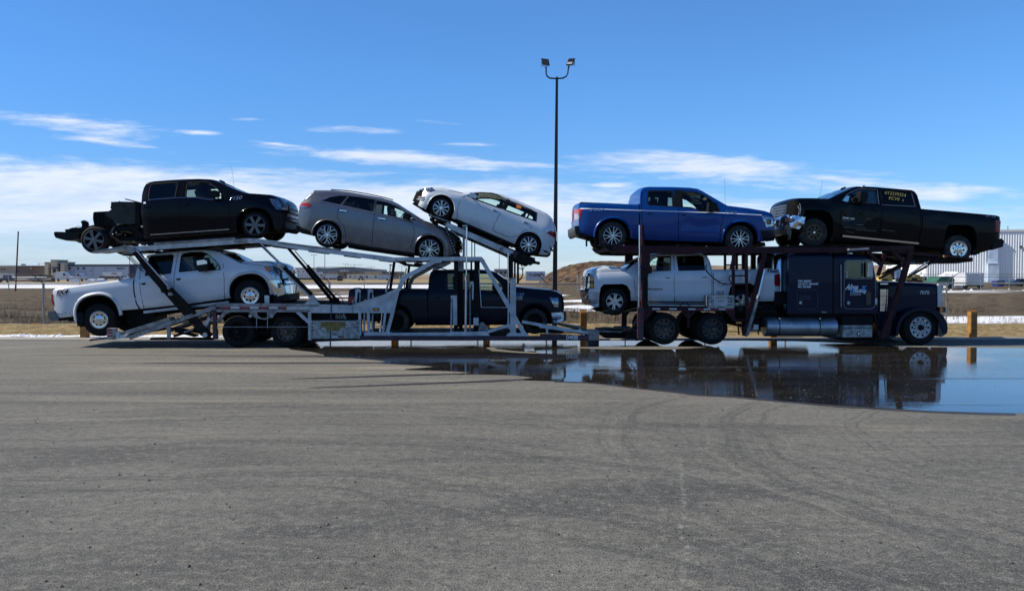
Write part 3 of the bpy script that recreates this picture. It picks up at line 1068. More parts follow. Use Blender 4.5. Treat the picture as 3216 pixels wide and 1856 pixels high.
    mb.build('hitch_bracket', M['frame_black'], c.root)
    mb = MB()
    mb.prism(c.LL([(412, 352), (425, 345), (560, 338), (600, 345), (615, 450), (420, 452), (410, 400)]), -.62, .55)
    for x in (425, 455, 480): mb.bar(c.L((x, 352)), c.L((x + 4, 445)), .035, -.65, -.61)
    mb.build('fuel_tank', M['frame_black'], c.root)
    mb = MB()
    mb.prism(c.LL([(568, 272), (640, 268), (700, 270), (772, 272), (772, 440), (600, 440), (585, 410), (520, 370), (560, 335), (572, 330), (563, 318), (568, 300)]), -.75, .35)
    mb.mi = 0; mb.prism(c.LL([(630, 290), (665, 288), (668, 330), (700, 322), (700, 345), (640, 350)]), -.775, -.74)
    mb.build('toolbox_shell', M['tank_plastic'], c.root)
    for x in (766, 778, 790): MB().bar(c.L((x, 275)), c.L((x, 480)), .035, -.8, -.72).build('wiring_loom', M['frame_black'], c.root)
    mb = MB()
    q = c.L((672, 248)); r_ = c.L((770, 272)); s2 = c.L((800, 280))
    mb.tube([(q[0], -.7, q[1]), (r_[0], -.7, r_[1]), (s2[0], -.7, s2[1])], .018, 6)
    mb.build('broken_bracket', M['frame_black'], c.root)
    q = c.L((598, 258)); r_ = c.L((600, 280)); MB().bar(q, r_, .02, -.5, -.48).build('bolt_stub', M['frame_black'], c.root)
    mb = MB(); P = c.LL([(600, 442), (660, 436), (740, 434)])
    for a, b in zip(P, P[1:]): mb.bar(a, b, .03, -.66, -.62)
    mb.build('bright_rail', M['alloy'], c.root)
    c.wheels('six_dark', 'six_dark', .73)
    return c


# ---- white crew-cab, lower rear deck ------------------------------
def build_fx4():
    c = Car('pickup_truck', 'muddy white pickup with chrome front bumper, nose up under the black stripped pickup', 'pickup truck',
            k1, (508, 1176), (1660, 994), 130, group='vehicles loaded on the car hauler')
    c.face = 1
    top = [(146, 1010), (150, 950), (162, 938), (400, 904), (770, 857), (778, 850), (790, 760), (803, 722), (835, 690), (862, 678), (1000, 658), (1100, 648), (1200, 640), (1290, 638),
           (1350, 643), (1410, 655), (1460, 680), (1578, 737), (1650, 731), (1750, 728), (1850, 733), (1930, 742), (1985, 758), (2012, 785), (2022, 850), (2030, 900)]
    bot = [(146, 1150), (200, 1168), (640, 1112), (845, 1096), (1200, 1058), (1510, 1016), (1560, 1010), (1850, 985), (2030, 960)]
    belt = [(146, 955), (780, 870), (870, 838), (1055, 820), (1120, 810), (1440, 790), (1600, 765), (2030, 790)]
    c.shape(top, bot, belt, tumble=.3)
    ra = c.L((500, 1146)); fa = c.L((1660, 978))
    w1 = c.LL([(872, 706), (882, 692), (1045, 678), (1060, 688), (1055, 822), (858, 842), (862, 760)])
    w2 = c.LL([(1120, 690), (1130, 672), (1180, 662), (1270, 658), (1320, 672), (1385, 720), (1425, 765), (1438, 793), (1320, 802), (1270, 796), (1118, 812)])
    c.body('white_paint', cuts=[(trunc_arch(ra, 158 * c.m_per, -.6, .85), 0), (trunc_arch(fa, 152 * c.m_per, -.6, .85), 0)],
           cabin=(c.L((815, 760))[0], c.L((1500, 760))[0]), wins=[w1, w2], winds=[(c.L((1552, 728)), c.L((1425, 667)), .12)],
           beds=[(c.L((185, 940))[0], c.L((755, 860))[0], .48)])
    c.windows([w1, w2], ['privacy_glass', 'mid_glass'])
    c.seats([c.L((1230, 760))[0], c.L((1000, 760))[0]]); c.steer(c.L((1350, 760))[0])
    c.lines('panel_gap', [[(812, 745), (818, 860), (830, 980), (852, 1092)], [(1092, 655), (1085, 800), (1082, 960), (1095, 1065)],
                          [(1450, 745), (1466, 860), (1466, 1015)], [(1580, 742), (1650, 752), (1760, 762)]], 'dark_interior', .012)
    c.lines('bed_gap', [[(773, 860), (778, 960), (795, 1050), (820, 1100)]], 'dark_interior', .035)
    c.lines('body_crease', [[(640, 1050), (830, 1010), (1100, 985), (1460, 940)]], 'white_paint', .04, .012)
    c.flare(arc(ra, 172 * c.m_per, -5, 185, 22, .85), 'white_paint', .055, 'fender_bulge')
    c.flare(arc(ra, 159 * c.m_per, -5, 185, 22, .85), 'black_plastic', .03)
    c.flare(arc(fa, 166 * c.m_per, 0, 180, 22, .85), 'white_paint', .05, 'fender_bulge')
    c.flare(arc(fa, 153 * c.m_per, 0, 180, 22, .85), 'black_plastic', .028)
    handle(c, (852, 900), 'black_plastic', .12); handle(c, (1118, 865), 'black_plastic', .12)
    c.mirror_pod((1322, 765), (.26, .24, .30), cap='chrome')
    c.antenna((1490, 690), (1470, 640))
    lamp(c, [(140, 985), (155, 980), (172, 1050), (170, 1062), (155, 1070), (143, 1040)], 'red_lens', 'tail_light')
    lamp(c, [(1765, 768), (1840, 764), (1900, 790), (1965, 800), (1975, 850), (1935, 862), (1850, 864), (1800, 810)], 'clear_lens',
         inner=[([(1768, 775), (1812, 772), (1815, 808), (1790, 805)], 'amber_lens')])
    grille(c, c.x1 - .02, c.L((2025, 905))[1], c.L((2025, 775))[1], .6, 1, bars=3, barmat='dark_alloy')
    x1 = c.x1
    b = [(1800, 880), (1850, 872), (2020, 885), (2028, 945), (2010, 965), (1860, 985), (1830, 940)]
    c.patch('front_bumper', b, 'chrome', .03, .05); c.patch('front_bumper', b, 'chrome', .03, .05, 1)
    mb = MB(); zb = c.L((2035, 970))[1]; zt = c.L((2035, 885))[1]
    wrap(c, 'front_bumper', [(x1 - .15, zb), (x1 + .06, zb + .02), (x1 + .08, zt - .04), (x1 + .05, zt), (x1 - .15, zt)], .96, 'chrome')
    c.patch('fog_light', [(1868, 895), (1930, 892), (1935, 930), (1872, 935)], 'grille_black', .03, .02)
    wrap(c, 'air_dam', c.LL([(1900, 975), (2035, 965), (2030, 1015), (1950, 1040), (1900, 1045)]), .9, 'black_plastic')
    mb = MB(); mb.prism(c.LL([(133, 1112), (180, 1105), (205, 1165), (215, 1182), (150, 1178), (136, 1150)]), -.95, .95)
    mb.build('rear_bumper', M['dark_alloy'], c.root)
    mb = MB(); mb.prism(c.LL([(215, 1165), (380, 1160), (375, 1200), (250, 1190)]), -.7, .7); mb.build('hitch', M['frame_black'], c.root)
    for y in (-.98, .94): MB().bar(c.L((365, 1120)), c.L((365, 1225)), .16, y - .01, y + .04).build('mud_flap', M['rubber'], c.root)
    for y in (-1.0, .92): MB().bar(c.L((850, 1118)), c.L((1500, 1042)), .07, y, y + .12).build('side_step', M['alu'], c.root)
    c.letter('badge_lettering', 'FX4', .19, M['dark_letter'], (186, 990), shear=.35, sx=1.15, bold=.006)
    c.letter('badge_lettering', 'OFF ROAD', .035, M['dark_letter'], (188, 1001), shear=.3, sx=2.1)
    c.under(c.L((640, 1100))[0], c.L((1510, 1000))[0], .42, .62, .6)
    mb = MB(); mb.prism(c.LL([(660, 1120), (880, 1100), (880, 1180), (850, 1220), (690, 1245), (650, 1180)]), -.55, .3); mb.build('spare_fuel_tank', M['frame_black'], c.root)
    # rust bites along the lower edge
    rr_ = random.Random(5)
    for x, y, q in ((204, 1130, 6), (232, 1133, 4), (258, 1122, 5), (252, 1143, 3), (290, 1125, 4), (300, 1140, 3), (330, 1112, 5), (228, 1150, 3)):
        c.patch('rust_patch', [(x + q * rr_.uniform(.6, 1.3) * math.cos(a_), y + q * .8 * rr_.uniform(.6, 1.3) * math.sin(a_)) for a_ in [i * PI / 4 for i in range(8)]], 'frame_black', .002, .002, cuts=0)
    c.wheels('eight_chrome', 'eight_chrome', .52, tyre='rubber', jag=.012, w=.3)
    return c


# ---- grey suv ------------------------------------------------------
def build_suv():
    c = Car('suv', 'dark grey SUV with silver spoked wheels, nose down on the white upper deck', 'suv',
            k2, (308, 528), (1088, 640), 96, W=.94, group='vehicles loaded on the car hauler')
    c.face = 1
    top = [(74, 470), (78, 400), (92, 335), (108, 285), (150, 235), (196, 196), (204, 183), (330, 182), (450, 193), (600, 218), (700, 236), (790, 262), (840, 288), (930, 345), (1040, 416),
           (1130, 445), (1200, 472), (1270, 508), (1320, 545), (1345, 590), (1355, 640)]
    bot = [(74, 495), (110, 515), (180, 532), (430, 600), (650, 636), (980, 684), (1050, 695), (1230, 715), (1355, 700)]
    belt = [(74, 300), (150, 272), (245, 270), (400, 300), (660, 358), (880, 402), (990, 428), (1355, 600)]
    c.shape(top, bot, belt, tumble=.38, fend=.5, fin=.12, corner=.11, cf=.26, cb=.10)
    ra = c.L((308, 530)); fa = c.L((1088, 642))
    w1 = c.LL([(272, 268), (330, 240), (400, 228), (455, 230), (405, 296)])
    w2 = c.LL([(425, 300), (470, 231), (560, 240), (668, 258), (655, 350)])
    w3 = c.LL([(682, 263), (760, 278), (830, 305), (915, 360), (985, 418), (880, 402), (668, 356)])
    c.body('grey_paint', cuts=[(trunc_arch(ra, 112 * c.m_per, -.5), 0), (trunc_arch(fa, 113 * c.m_per, -.5), 0)],
           cabin=(c.L((250, 260))[0], c.L((980, 380))[0]), wins=[w1, w2, w3], winds=[(c.L((1020, 404)), c.L((845, 292)), .12), (c.L((150, 236)), c.L((196, 200)), .1)])
    c.windows([w1, w2, w3], ['privacy_glass', 'privacy_glass', 'clear_glass'])
    c.line('chrome_trim', [(245, 268), (330, 232), (400, 220), (560, 231), (670, 250), (770, 270), (850, 305)], 'alloy', .018, .006)
    c.line('chrome_trim', [(245, 270), (400, 302), (660, 358), (880, 408), (995, 430)], 'alloy', .018, .006)
    c.seats([c.L((570, 300))[0], c.L((790, 330))[0]]); c.steer(c.L((860, 370))[0])
    c.lines('panel_gap', [[(412, 225), (395, 330), (388, 400), (440, 470), (452, 560)], [(675, 255), (668, 400), (655, 520), (648, 620)],
                          [(880, 330), (960, 430), (975, 520), (940, 640)], [(1050, 425), (1150, 470), (1280, 540)]], 'dark_interior', .012)
    c.lines('body_crease', [[(470, 560), (650, 612), (930, 652)]], 'grey_paint', .04, .012)
    c.lines('sill_trim', [[(440, 590), (650, 628), (975, 675)]], 'black_plastic', .06, .006)
    for a_ in (ra, fa): c.flare(arc(a_, 118 * c.m_per, -8, 188, 24), 'grey_paint', .03)
    handle(c, (432, 346), 'chrome', .2); handle(c, (728, 406), 'chrome', .2)
    c.mirror_pod((922, 388), (.2, .2, .15), 'black_plastic')
    MB().prism(c.LL([(196, 180), (245, 180), (250, 190), (210, 200)]), -.6, .6).build('roof_spoiler', M['grey_paint'], c.root)
    for y in (-.62, .6):
        MB().tube([(*[c.L(p)[0]], y, c.L(p)[1] + .025) for p in ((320, 182), (450, 190), (600, 214), (740, 244), (800, 262))], .016, 6).build('roof_rail', M['black_plastic'], c.root)
    lamp(c, [(98, 300), (130, 278), (188, 293), (182, 318), (150, 324), (98, 324)], 'red_lens', 'tail_light', inner=[([(100, 308), (165, 312), (150, 322), (100, 322)], 'clear_lens')])
    lamp(c, [(1210, 500), (1290, 545), (1325, 585), (1290, 590), (1235, 545)], 'clear_lens')
    grille(c, c.x1 - .05, c.L((1350, 660))[1], c.L((1345, 590))[1], .5, 1, bars=3)
    c.patch('rear_bumper', [(76, 455), (110, 470), (180, 500), (200, 530), (110, 512), (76, 492)], 'black_plastic', .01); c.patch('rear_bumper', [(76, 455), (110, 470), (180, 500), (200, 530), (110, 512), (76, 492)], 'black_plastic', .01, side=1)
    c.under(c.L((430, 580))[0], c.L((970, 660))[0], .16, .3, .65)
    MB().prism(c.LL([(440, 590), (510, 600), (500, 630), (450, 625)]), -.5, -.1).build('muffler', M['frame_black'], c.root)
    c.letter('window_writing', 'R 30 15 224\n 91 KL', .09, M['marker_dark'], (790, 345), shear=.3, tilt=-.12)
    c.wheels('y_five', 'y_five', .77, w=.24)
    return c


# ---- white hatchback ------------------------------------------------
def build_hatch():
    c = Car('hatchback', 'white hatchback with a scraped rear bumper, nose up on the raised front ramp', 'hatchback car',
            k2, (1177, 323), (1845, 603), 88, W=.89, group='vehicles loaded on the car hauler')
    c.face = -1
    top = [(968, 270), (980, 232), (998, 200), (1024, 176), (1100, 162), (1180, 164), (1260, 180), (1345, 206), (1400, 200), (1480, 193), (1560, 195), (1640, 213), (1740, 250), (1840, 292),
           (1930, 330), (1985, 357), (2022, 388), (2050, 450), (2064, 520), (2062, 570)]
    bot = [(968, 285), (1010, 315), (1080, 350), (1290, 418), (1740, 612), (1770, 622), (1900, 680), (2000, 690), (2062, 640)]
    belt = [(968, 215), (1345, 222), (1395, 246), (1500, 285), (1640, 333), (1750, 380), (1905, 435), (2064, 500)]
    c.shape(top, bot, belt, tumble=.40, fend=.55, fin=.22, corner=.13, cf=.30, cb=.16)
    fa = c.L((1177, 325)); ra = c.L((1845, 605))
    w1 = c.LL([(1372, 226), (1412, 211), (1480, 205), (1560, 207), (1610, 220), (1682, 252), (1636, 327), (1500, 279), (1412, 245)])
    w2 = c.LL([(1702, 262), (1780, 292), (1870, 332), (1908, 358), (1902, 425), (1840, 402), (1656, 334)])
    c.body('hatch_paint', cuts=[(trunc_arch(fa, 103 * c.m_per, -.5), 0), (trunc_arch(ra, 100 * c.m_per, -.5), 0)],
           cabin=(c.L((1350, 240))[0], c.L((1935, 370))[0]), wins=[w1, w2], winds=[(c.L((1350, 209)), c.L((1462, 195)), .1), (c.L((2040, 440)), c.L((2018, 392)), .1)])
    c.windows([w1, w2], ['clear_glass', 'clear_glass'], fw=.035)
    for sd_ in (-1, 1):
        c.patch('door_pillar', [(1682, 250), (1704, 262), (1660, 336), (1634, 326)], 'black_plastic', .004, .01, side=sd_)
        c.line('window_divider', [(1870, 335), (1836, 402)], 'black_plastic', .03, .006, side=sd_)
    c.seats([c.L((1600, 290))[0], c.L((1790, 360))[0]], h=.5); c.steer(c.L((1500, 270))[0])
    c.lines('panel_gap', [[(1352, 240), (1318, 280), (1300, 340), (1300, 400)], [(1645, 332), (1610, 400), (1582, 450), (1572, 495)],
                          [(1905, 432), (1870, 470), (1800, 500), (1762, 535), (1700, 548), (1572, 497)], [(1345, 210), (1240, 190), (1130, 190)], [(1960, 500), (2055, 545)]], 'dark_interior', .012)
    c.lines('body_crease', [[(1300, 318), (1600, 430), (1880, 490)]], 'hatch_paint', .03, .008)
    c.lines('sill_trim', [[(1285, 410), (1740, 606)]], 'black_plastic', .05, .004)
    for a_ in (fa, ra): c.flare(arc(a_, 105 * c.m_per, -8, 188, 24), 'hatch_paint', .016)
    handle(c, (1592, 343), 'hatch_paint', .18); handle(c, (1828, 434), 'hatch_paint', .18)
    c.mirror_pod((1418, 232), (.18, .18, .12), 'hatch_paint')
    lamp(c, [(1018, 185), (1040, 172), (1110, 168), (1130, 188), (1100, 203), (1050, 198)], 'clear_lens')
    lamp(c, [(1982, 515), (2010, 496), (2060, 512), (2062, 545), (2040, 550)], 'red_lens', 'tail_light')
    c.patch('lower_grille', [(1010, 235), (1055, 240), (1045, 272), (985, 262)], 'grille_black', .004, .015); c.patch('lower_grille', [(1010, 235), (1055, 240), (1045, 272), (985, 262)], 'grille_black', .004, .015, side=1)
    c.line('fog_light_trim', [(990, 250), (1050, 258)], 'alloy', .02, .012)
    grille(c, c.x0 + .05, c.L((990, 238))[1], c.L((1000, 216))[1], .4, -1, bars=2, barmat='black_plastic')
    MB().prism(c.LL([(2000, 388), (2030, 398), (2040, 408), (1995, 380)]), -.55, .55).build('roof_spoiler', M['hatch_paint'], c.root)
    MB().prism(c.LL([(1958, 342), (1972, 350), (1975, 340)]), -.02, .02).build('roof_antenna', M['black_plastic'], c.root)
    c.patch('sticker', [(1756, 293), (1792, 305), (1786, 328), (1750, 316)], 'orange_sticker', .0, .004, cuts=0)
    c.patch('torn_bumper_edge', [(1950, 640), (1990, 655), (2010, 668), (1968, 662)], 'dark_interior', .006, .01, cuts=0)
    c.patch('torn_bumper_edge', [(2000, 610), (2040, 640), (2045, 660), (2015, 650)], 'grille_black', .006, .01, cuts=0)
    c.under(c.L((1290, 400))[0], c.L((1740, 590))[0], .13, .26, .6)
    c.wheels('blades', 'blades', .68, w=.21)
    return c


# ---- navy crew-cab inside the lower front deck ------------------------
def build_navy():
    c = Car('pickup_truck', 'dark navy pickup standing level on the lower deck behind the white masts', 'pickup truck',
            k2, (835, 1192), (1893, 1188), 98, group='vehicles loaded on the car hauler')
    c.face = 1
    top = [(468, 1010), (476, 950), (490, 943), (700, 945), (1070, 947), (1078, 940), (1082, 850), (1092, 815), (1110, 803), (1300, 795), (1470, 797), (1545, 802), (1600, 818), (1660, 862), (1755, 928),
           (1830, 936), (1900, 942), (2000, 950), (2065, 964), (2100, 985), (2112, 1030), (2118, 1090)]
    bot = [(468, 1150), (640, 1190), (940, 1205), (1350, 1208), (1750, 1205), (1790, 1200), (2020, 1190), (2118, 1170)]
    belt = [(468, 965), (1070, 965), (1300, 962), (1640, 962), (2118, 1020)]
    c.shape(top, bot, belt, fend=.35)
    ra = c.L((835, 1190)); fa = c.L((1893, 1185))
    w1 = c.LL([(1200, 825), (1300, 818), (1395, 820), (1395, 955), (1200, 955)])
    w2 = c.LL([(1430, 822), (1530, 824), (1585, 845), (1640, 905), (1660, 955), (1590, 968), (1430, 960)])
    w0 = c.LL([(1110, 830), (1170, 825), (1170, 955), (1110, 952)])
    c.body('navy_paint', cuts=[(trunc_arch(ra, 128 * c.m_per, -.5), 0), (trunc_arch(fa, 128 * c.m_per, -.5), 0)],
           cabin=(c.L((1095, 850))[0], c.L((1660, 900))[0]), wins=[w1, w2], winds=[(c.L((1735, 915)), c.L((1610, 825)), .12)],
           beds=[(c.L((505, 950))[0], c.L((1055, 950))[0], .5)])
    c.windows([w1, w2], ['mid_glass', 'clear_glass'])
    c.seats([c.L((1300, 900))[0]])
    c.lines('panel_gap', [[(1100, 840), (1098, 1000), (1100, 1190)], [(1412, 815), (1410, 1000), (1412, 1190)], [(1680, 930), (1690, 1000), (1690, 1190)]], 'black_plastic', .014)
    c.lines('bed_gap', [[(1074, 950), (1076, 1200)]], 'dark_interior', .03)
    c.lines('body_crease', [[(940, 1130), (1400, 1135), (1750, 1130)]], 'navy_paint', .04, .012)
    for a_ in (ra, fa): c.flare(arc(a_, 132 * c.m_per, -5, 185, 22), 'navy_paint', .035)
    handle(c, (1150, 1006), 'black_plastic'); handle(c, (1460, 1006), 'black_plastic')
    c.mirror_pod((1600, 930), (.22, .2, .2))
    lamp(c, [(2003, 1005), (2070, 1008), (2068, 1022), (2048, 1030), (2048, 1050), (2072, 1055), (2072, 1080), (2040, 1078), (2030, 1035)], 'clear_lens')
    lamp(c, [(470, 1000), (520, 1000), (516, 1050), (472, 1050)], 'red_lens', 'tail_light')
    grille(c, c.x1 - .03, c.L((2115, 1110))[1], c.L((2110, 1000))[1], .6, 1, bars=3, barmat='black_plastic')
    b = [(2018, 1122), (2118, 1118), (2140, 1130), (2140, 1180), (2070, 1196), (2030, 1190)]
    c.patch('front_bumper', b, 'chrome', .01, .04); c.patch('front_bumper', b, 'chrome', .01, .04, side=1)
    wrap(c, 'bumper_bar', c.LL([(2070, 1118), (2130, 1120), (2132, 1185), (2070, 1195)]), .84, 'black_plastic')
    MB().prism(c.LL([(470, 1100), (500, 1100), (560, 1170), (540, 1180), (470, 1160)]), -.95, .95).build('rear_bumper', M['black_plastic'], c.root)
    c.letter('badge_lettering', 'F150', .12, M['chrome_letter'], (1730, 993), shear=.3, sx=1.2)
    c.letter('stock_number', '920', .14, M['white_letter'], (1742, 1022))
    c.under(c.L((940, 1180))[0], c.L((1750, 1180))[0], .32, .48, .6)
    c.wheels('truck_dark', 'truck_dark', .6, tyre='rubber_dusty', w=.28)
    return c


# ---- blue crew-cab, top of the tractor --------------------------------
def build_blue():
    c = Car('pickup_truck', 'bright blue pickup with white side stripe and dented front door on the maroon rack', 'pickup truck',
            k3, (546, 535), (1516, 562), 108, group='vehicles loaded on the car hauler')
    c.face = 1
    top = [(250, 460), (250, 300), (262, 284), (400, 287), (744, 294), (756, 286), (760, 230), (770, 182), (792, 160), (832, 154), (1000, 155), (1150, 160), (1210, 168), (1250, 188), (1330, 240), (1432, 303),
           (1520, 314), (1600, 324), (1700, 343), (1745, 360), (1765, 385), (1772, 430), (1780, 480)]
    bot = [(250, 515), (400, 545), (665, 560), (800, 572), (1390, 590), (1430, 590), (1660, 585), (1780, 560)]
    belt = [(250, 318), (744, 318), (760, 310), (1010, 312), (1225, 348), (1390, 356), (1600, 350), (1780, 400)]
    c.shape(top, bot, belt, fend=.35)
    ra = c.L((546, 540)); fa = c.L((1520, 566))
    w1 = c.LL([(822, 205), (832, 190), (1010, 190), (1006, 312), (832, 305), (816, 290)])
    w2 = c.LL([(1080, 192), (1190, 198), (1240, 215), (1300, 255), (1345, 300), (1366, 352), (1225, 347), (1150, 322), (1080, 316)])
    c.body('blue_paint', cuts=[(trunc_arch(ra, 136 * c.m_per, -.5, .95), 0), (trunc_arch(fa, 134 * c.m_per, -.5, .95), 0)],
           cabin=(c.L((775, 250))[0], c.L((1380, 300))[0]), wins=[w1, w2], winds=[(c.L((1415, 295)), c.L((1258, 195)), .12)])
    c.windows([w1, w2], ['mid_glass', 'clear_glass'], 'black_plastic', .035)
    for sd_ in (-1, 1): c.patch('door_pillar', [(1012, 188), (1078, 190), (1078, 318), (1008, 313)], 'black_plastic', .004, .01, side=sd_)
    c.seats([c.L((910, 260))[0]]); c.steer(c.L((1270, 300))[0])
    c.lines('panel_gap', [[(775, 200), (765, 330), (768, 450), (795, 560)], [(1048, 318), (1045, 450), (1050, 575)], [(1390, 340), (1384, 420), (1370, 460), (1362, 580)],
                          [(1434, 308), (1560, 335), (1680, 372)]], 'dark_interior', .013)
    c.lines('bed_gap', [[(749, 295), (749, 450), (750, 560)]], 'dark_interior', .03)
    c.lines('body_crease', [[(660, 470), (800, 492), (1040, 505), (1365, 512)]], 'blue_paint', .05, .014)
    c.lines('side_stripe', [[(262, 326), (744, 343), (1390, 362), (1675, 378)]], 'pin_white', .026, .010)
    for a_ in (ra, fa): c.flare(arc(a_, 142 * c.m_per, -2, 182, 22, .95), 'blue_paint', .04)
    handle(c, (825, 362), 'blue_paint', .19); handle(c, (1090, 370), 'blue_paint', .19)
    c.mirror_pod((1290, 320), (.24, .22, .25), 'black_plastic')
    c.roof_fin((1205, 168)); c.antenna((1420, 292), (1414, 92))
    MB().prism(c.LL([(272, 283), (285, 275), (500, 283), (738, 294), (744, 300), (275, 292)]), -.86, .86).build('bed_cover', M['black_plastic'], c.root)
    lamp(c, [(252, 330), (316, 334), (308, 352), (298, 372), (292, 418), (252, 418)], 'red_lens', 'tail_light', inner=[([(256, 368), (292, 370), (288, 414), (256, 414)], 'clear_lens')])
    lamp(c, [(1676, 382), (1720, 384), (1762, 395), (1770, 460), (1715, 470), (1708, 430), (1690, 410)], 'clear_lens', inner=[([(1712, 408), (1750, 412), (1752, 450), (1720, 450)], 'grille_black'), ([(1718, 420), (1732, 420), (1730, 445), (1720, 442)], 'amber_lens')])
    grille(c, c.x1 - .06, c.L((1775, 470))[1], c.L((1770, 395))[1], .62, 1, bars=3, barmat='black_plastic')
    for sd_ in (-1, 1): c.patch('front_bumper', [(1670, 495), (1778, 490), (1783, 550), (1770, 572), (1700, 580), (1680, 545)], 'navy_paint', .012, .03, side=sd_)
    MB().prism(c.LL([(1650, 580), (1705, 582), (1710, 612), (1660, 600)]), -.8, .8).build('air_dam', M['black_plastic'], c.root)
    MB().prism(c.LL([(228, 460), (270, 456), (278, 520), (272, 535), (250, 536), (232, 512)]), -.92, .92).build('rear_bumper', M['navy_paint'], c.root)
    for y in (-.95, .9): MB().bar(c.L((414, 530)), c.L((414, 598)), .05, y, y + .05).build('mud_flap', M['rubber'], c.root)
    a = c.L((345, 552)); b = c.L((430, 545))
    MB().tube([(a[0], -.55, a[1]), (b[0], -.55, b[1]), (b[0] + 1, -.5, b[1])], .04, 8).build('exhaust_pipe', M['frame_black'], c.root)
    c.letter('badge_lettering', 'SPORT', .12, M['chrome_letter'], (345, 345), shear=.5, sx=1.15)
    c.letter('badge_lettering', 'F150', .13, M['chrome_letter'], (1398, 368), shear=.3, sx=1.3)
    c.letter('window_writing', '1221240\n  1Yone\n 4C-627A', .085, M['marker_dark'], (1140, 245), shear=.2)
    # dented lower door
    bm = bmesh.new(); bm.from_mesh(c.body_o.data)
    d1_ = c.L((1200, 470)); d2_ = c.L((1130, 410)); d3 = c.L((1320, 450))
    for v in bm.verts:
        if v.co.y < -.6:
            for (dx, dz), amp, ax, az in ((d1_, .055, .5, .12), (d2_, .03, .18, .2), (d3, .03, .15, .25)):
                q = ((v.co.x - dx) / ax) ** 2 + ((v.co.z - dz) / az) ** 2
                v.co.y += amp * math.exp(-q * 1.5)
    bm.to_mesh(c.body_o.data); bm.free()
    c.under(c.L((665, 550))[0], c.L((1390, 570))[0], .30, .46, .6)
    c.wheels('twelve', 'twelve', .64, tyre='rubber_dusty', w=.26)
    return c


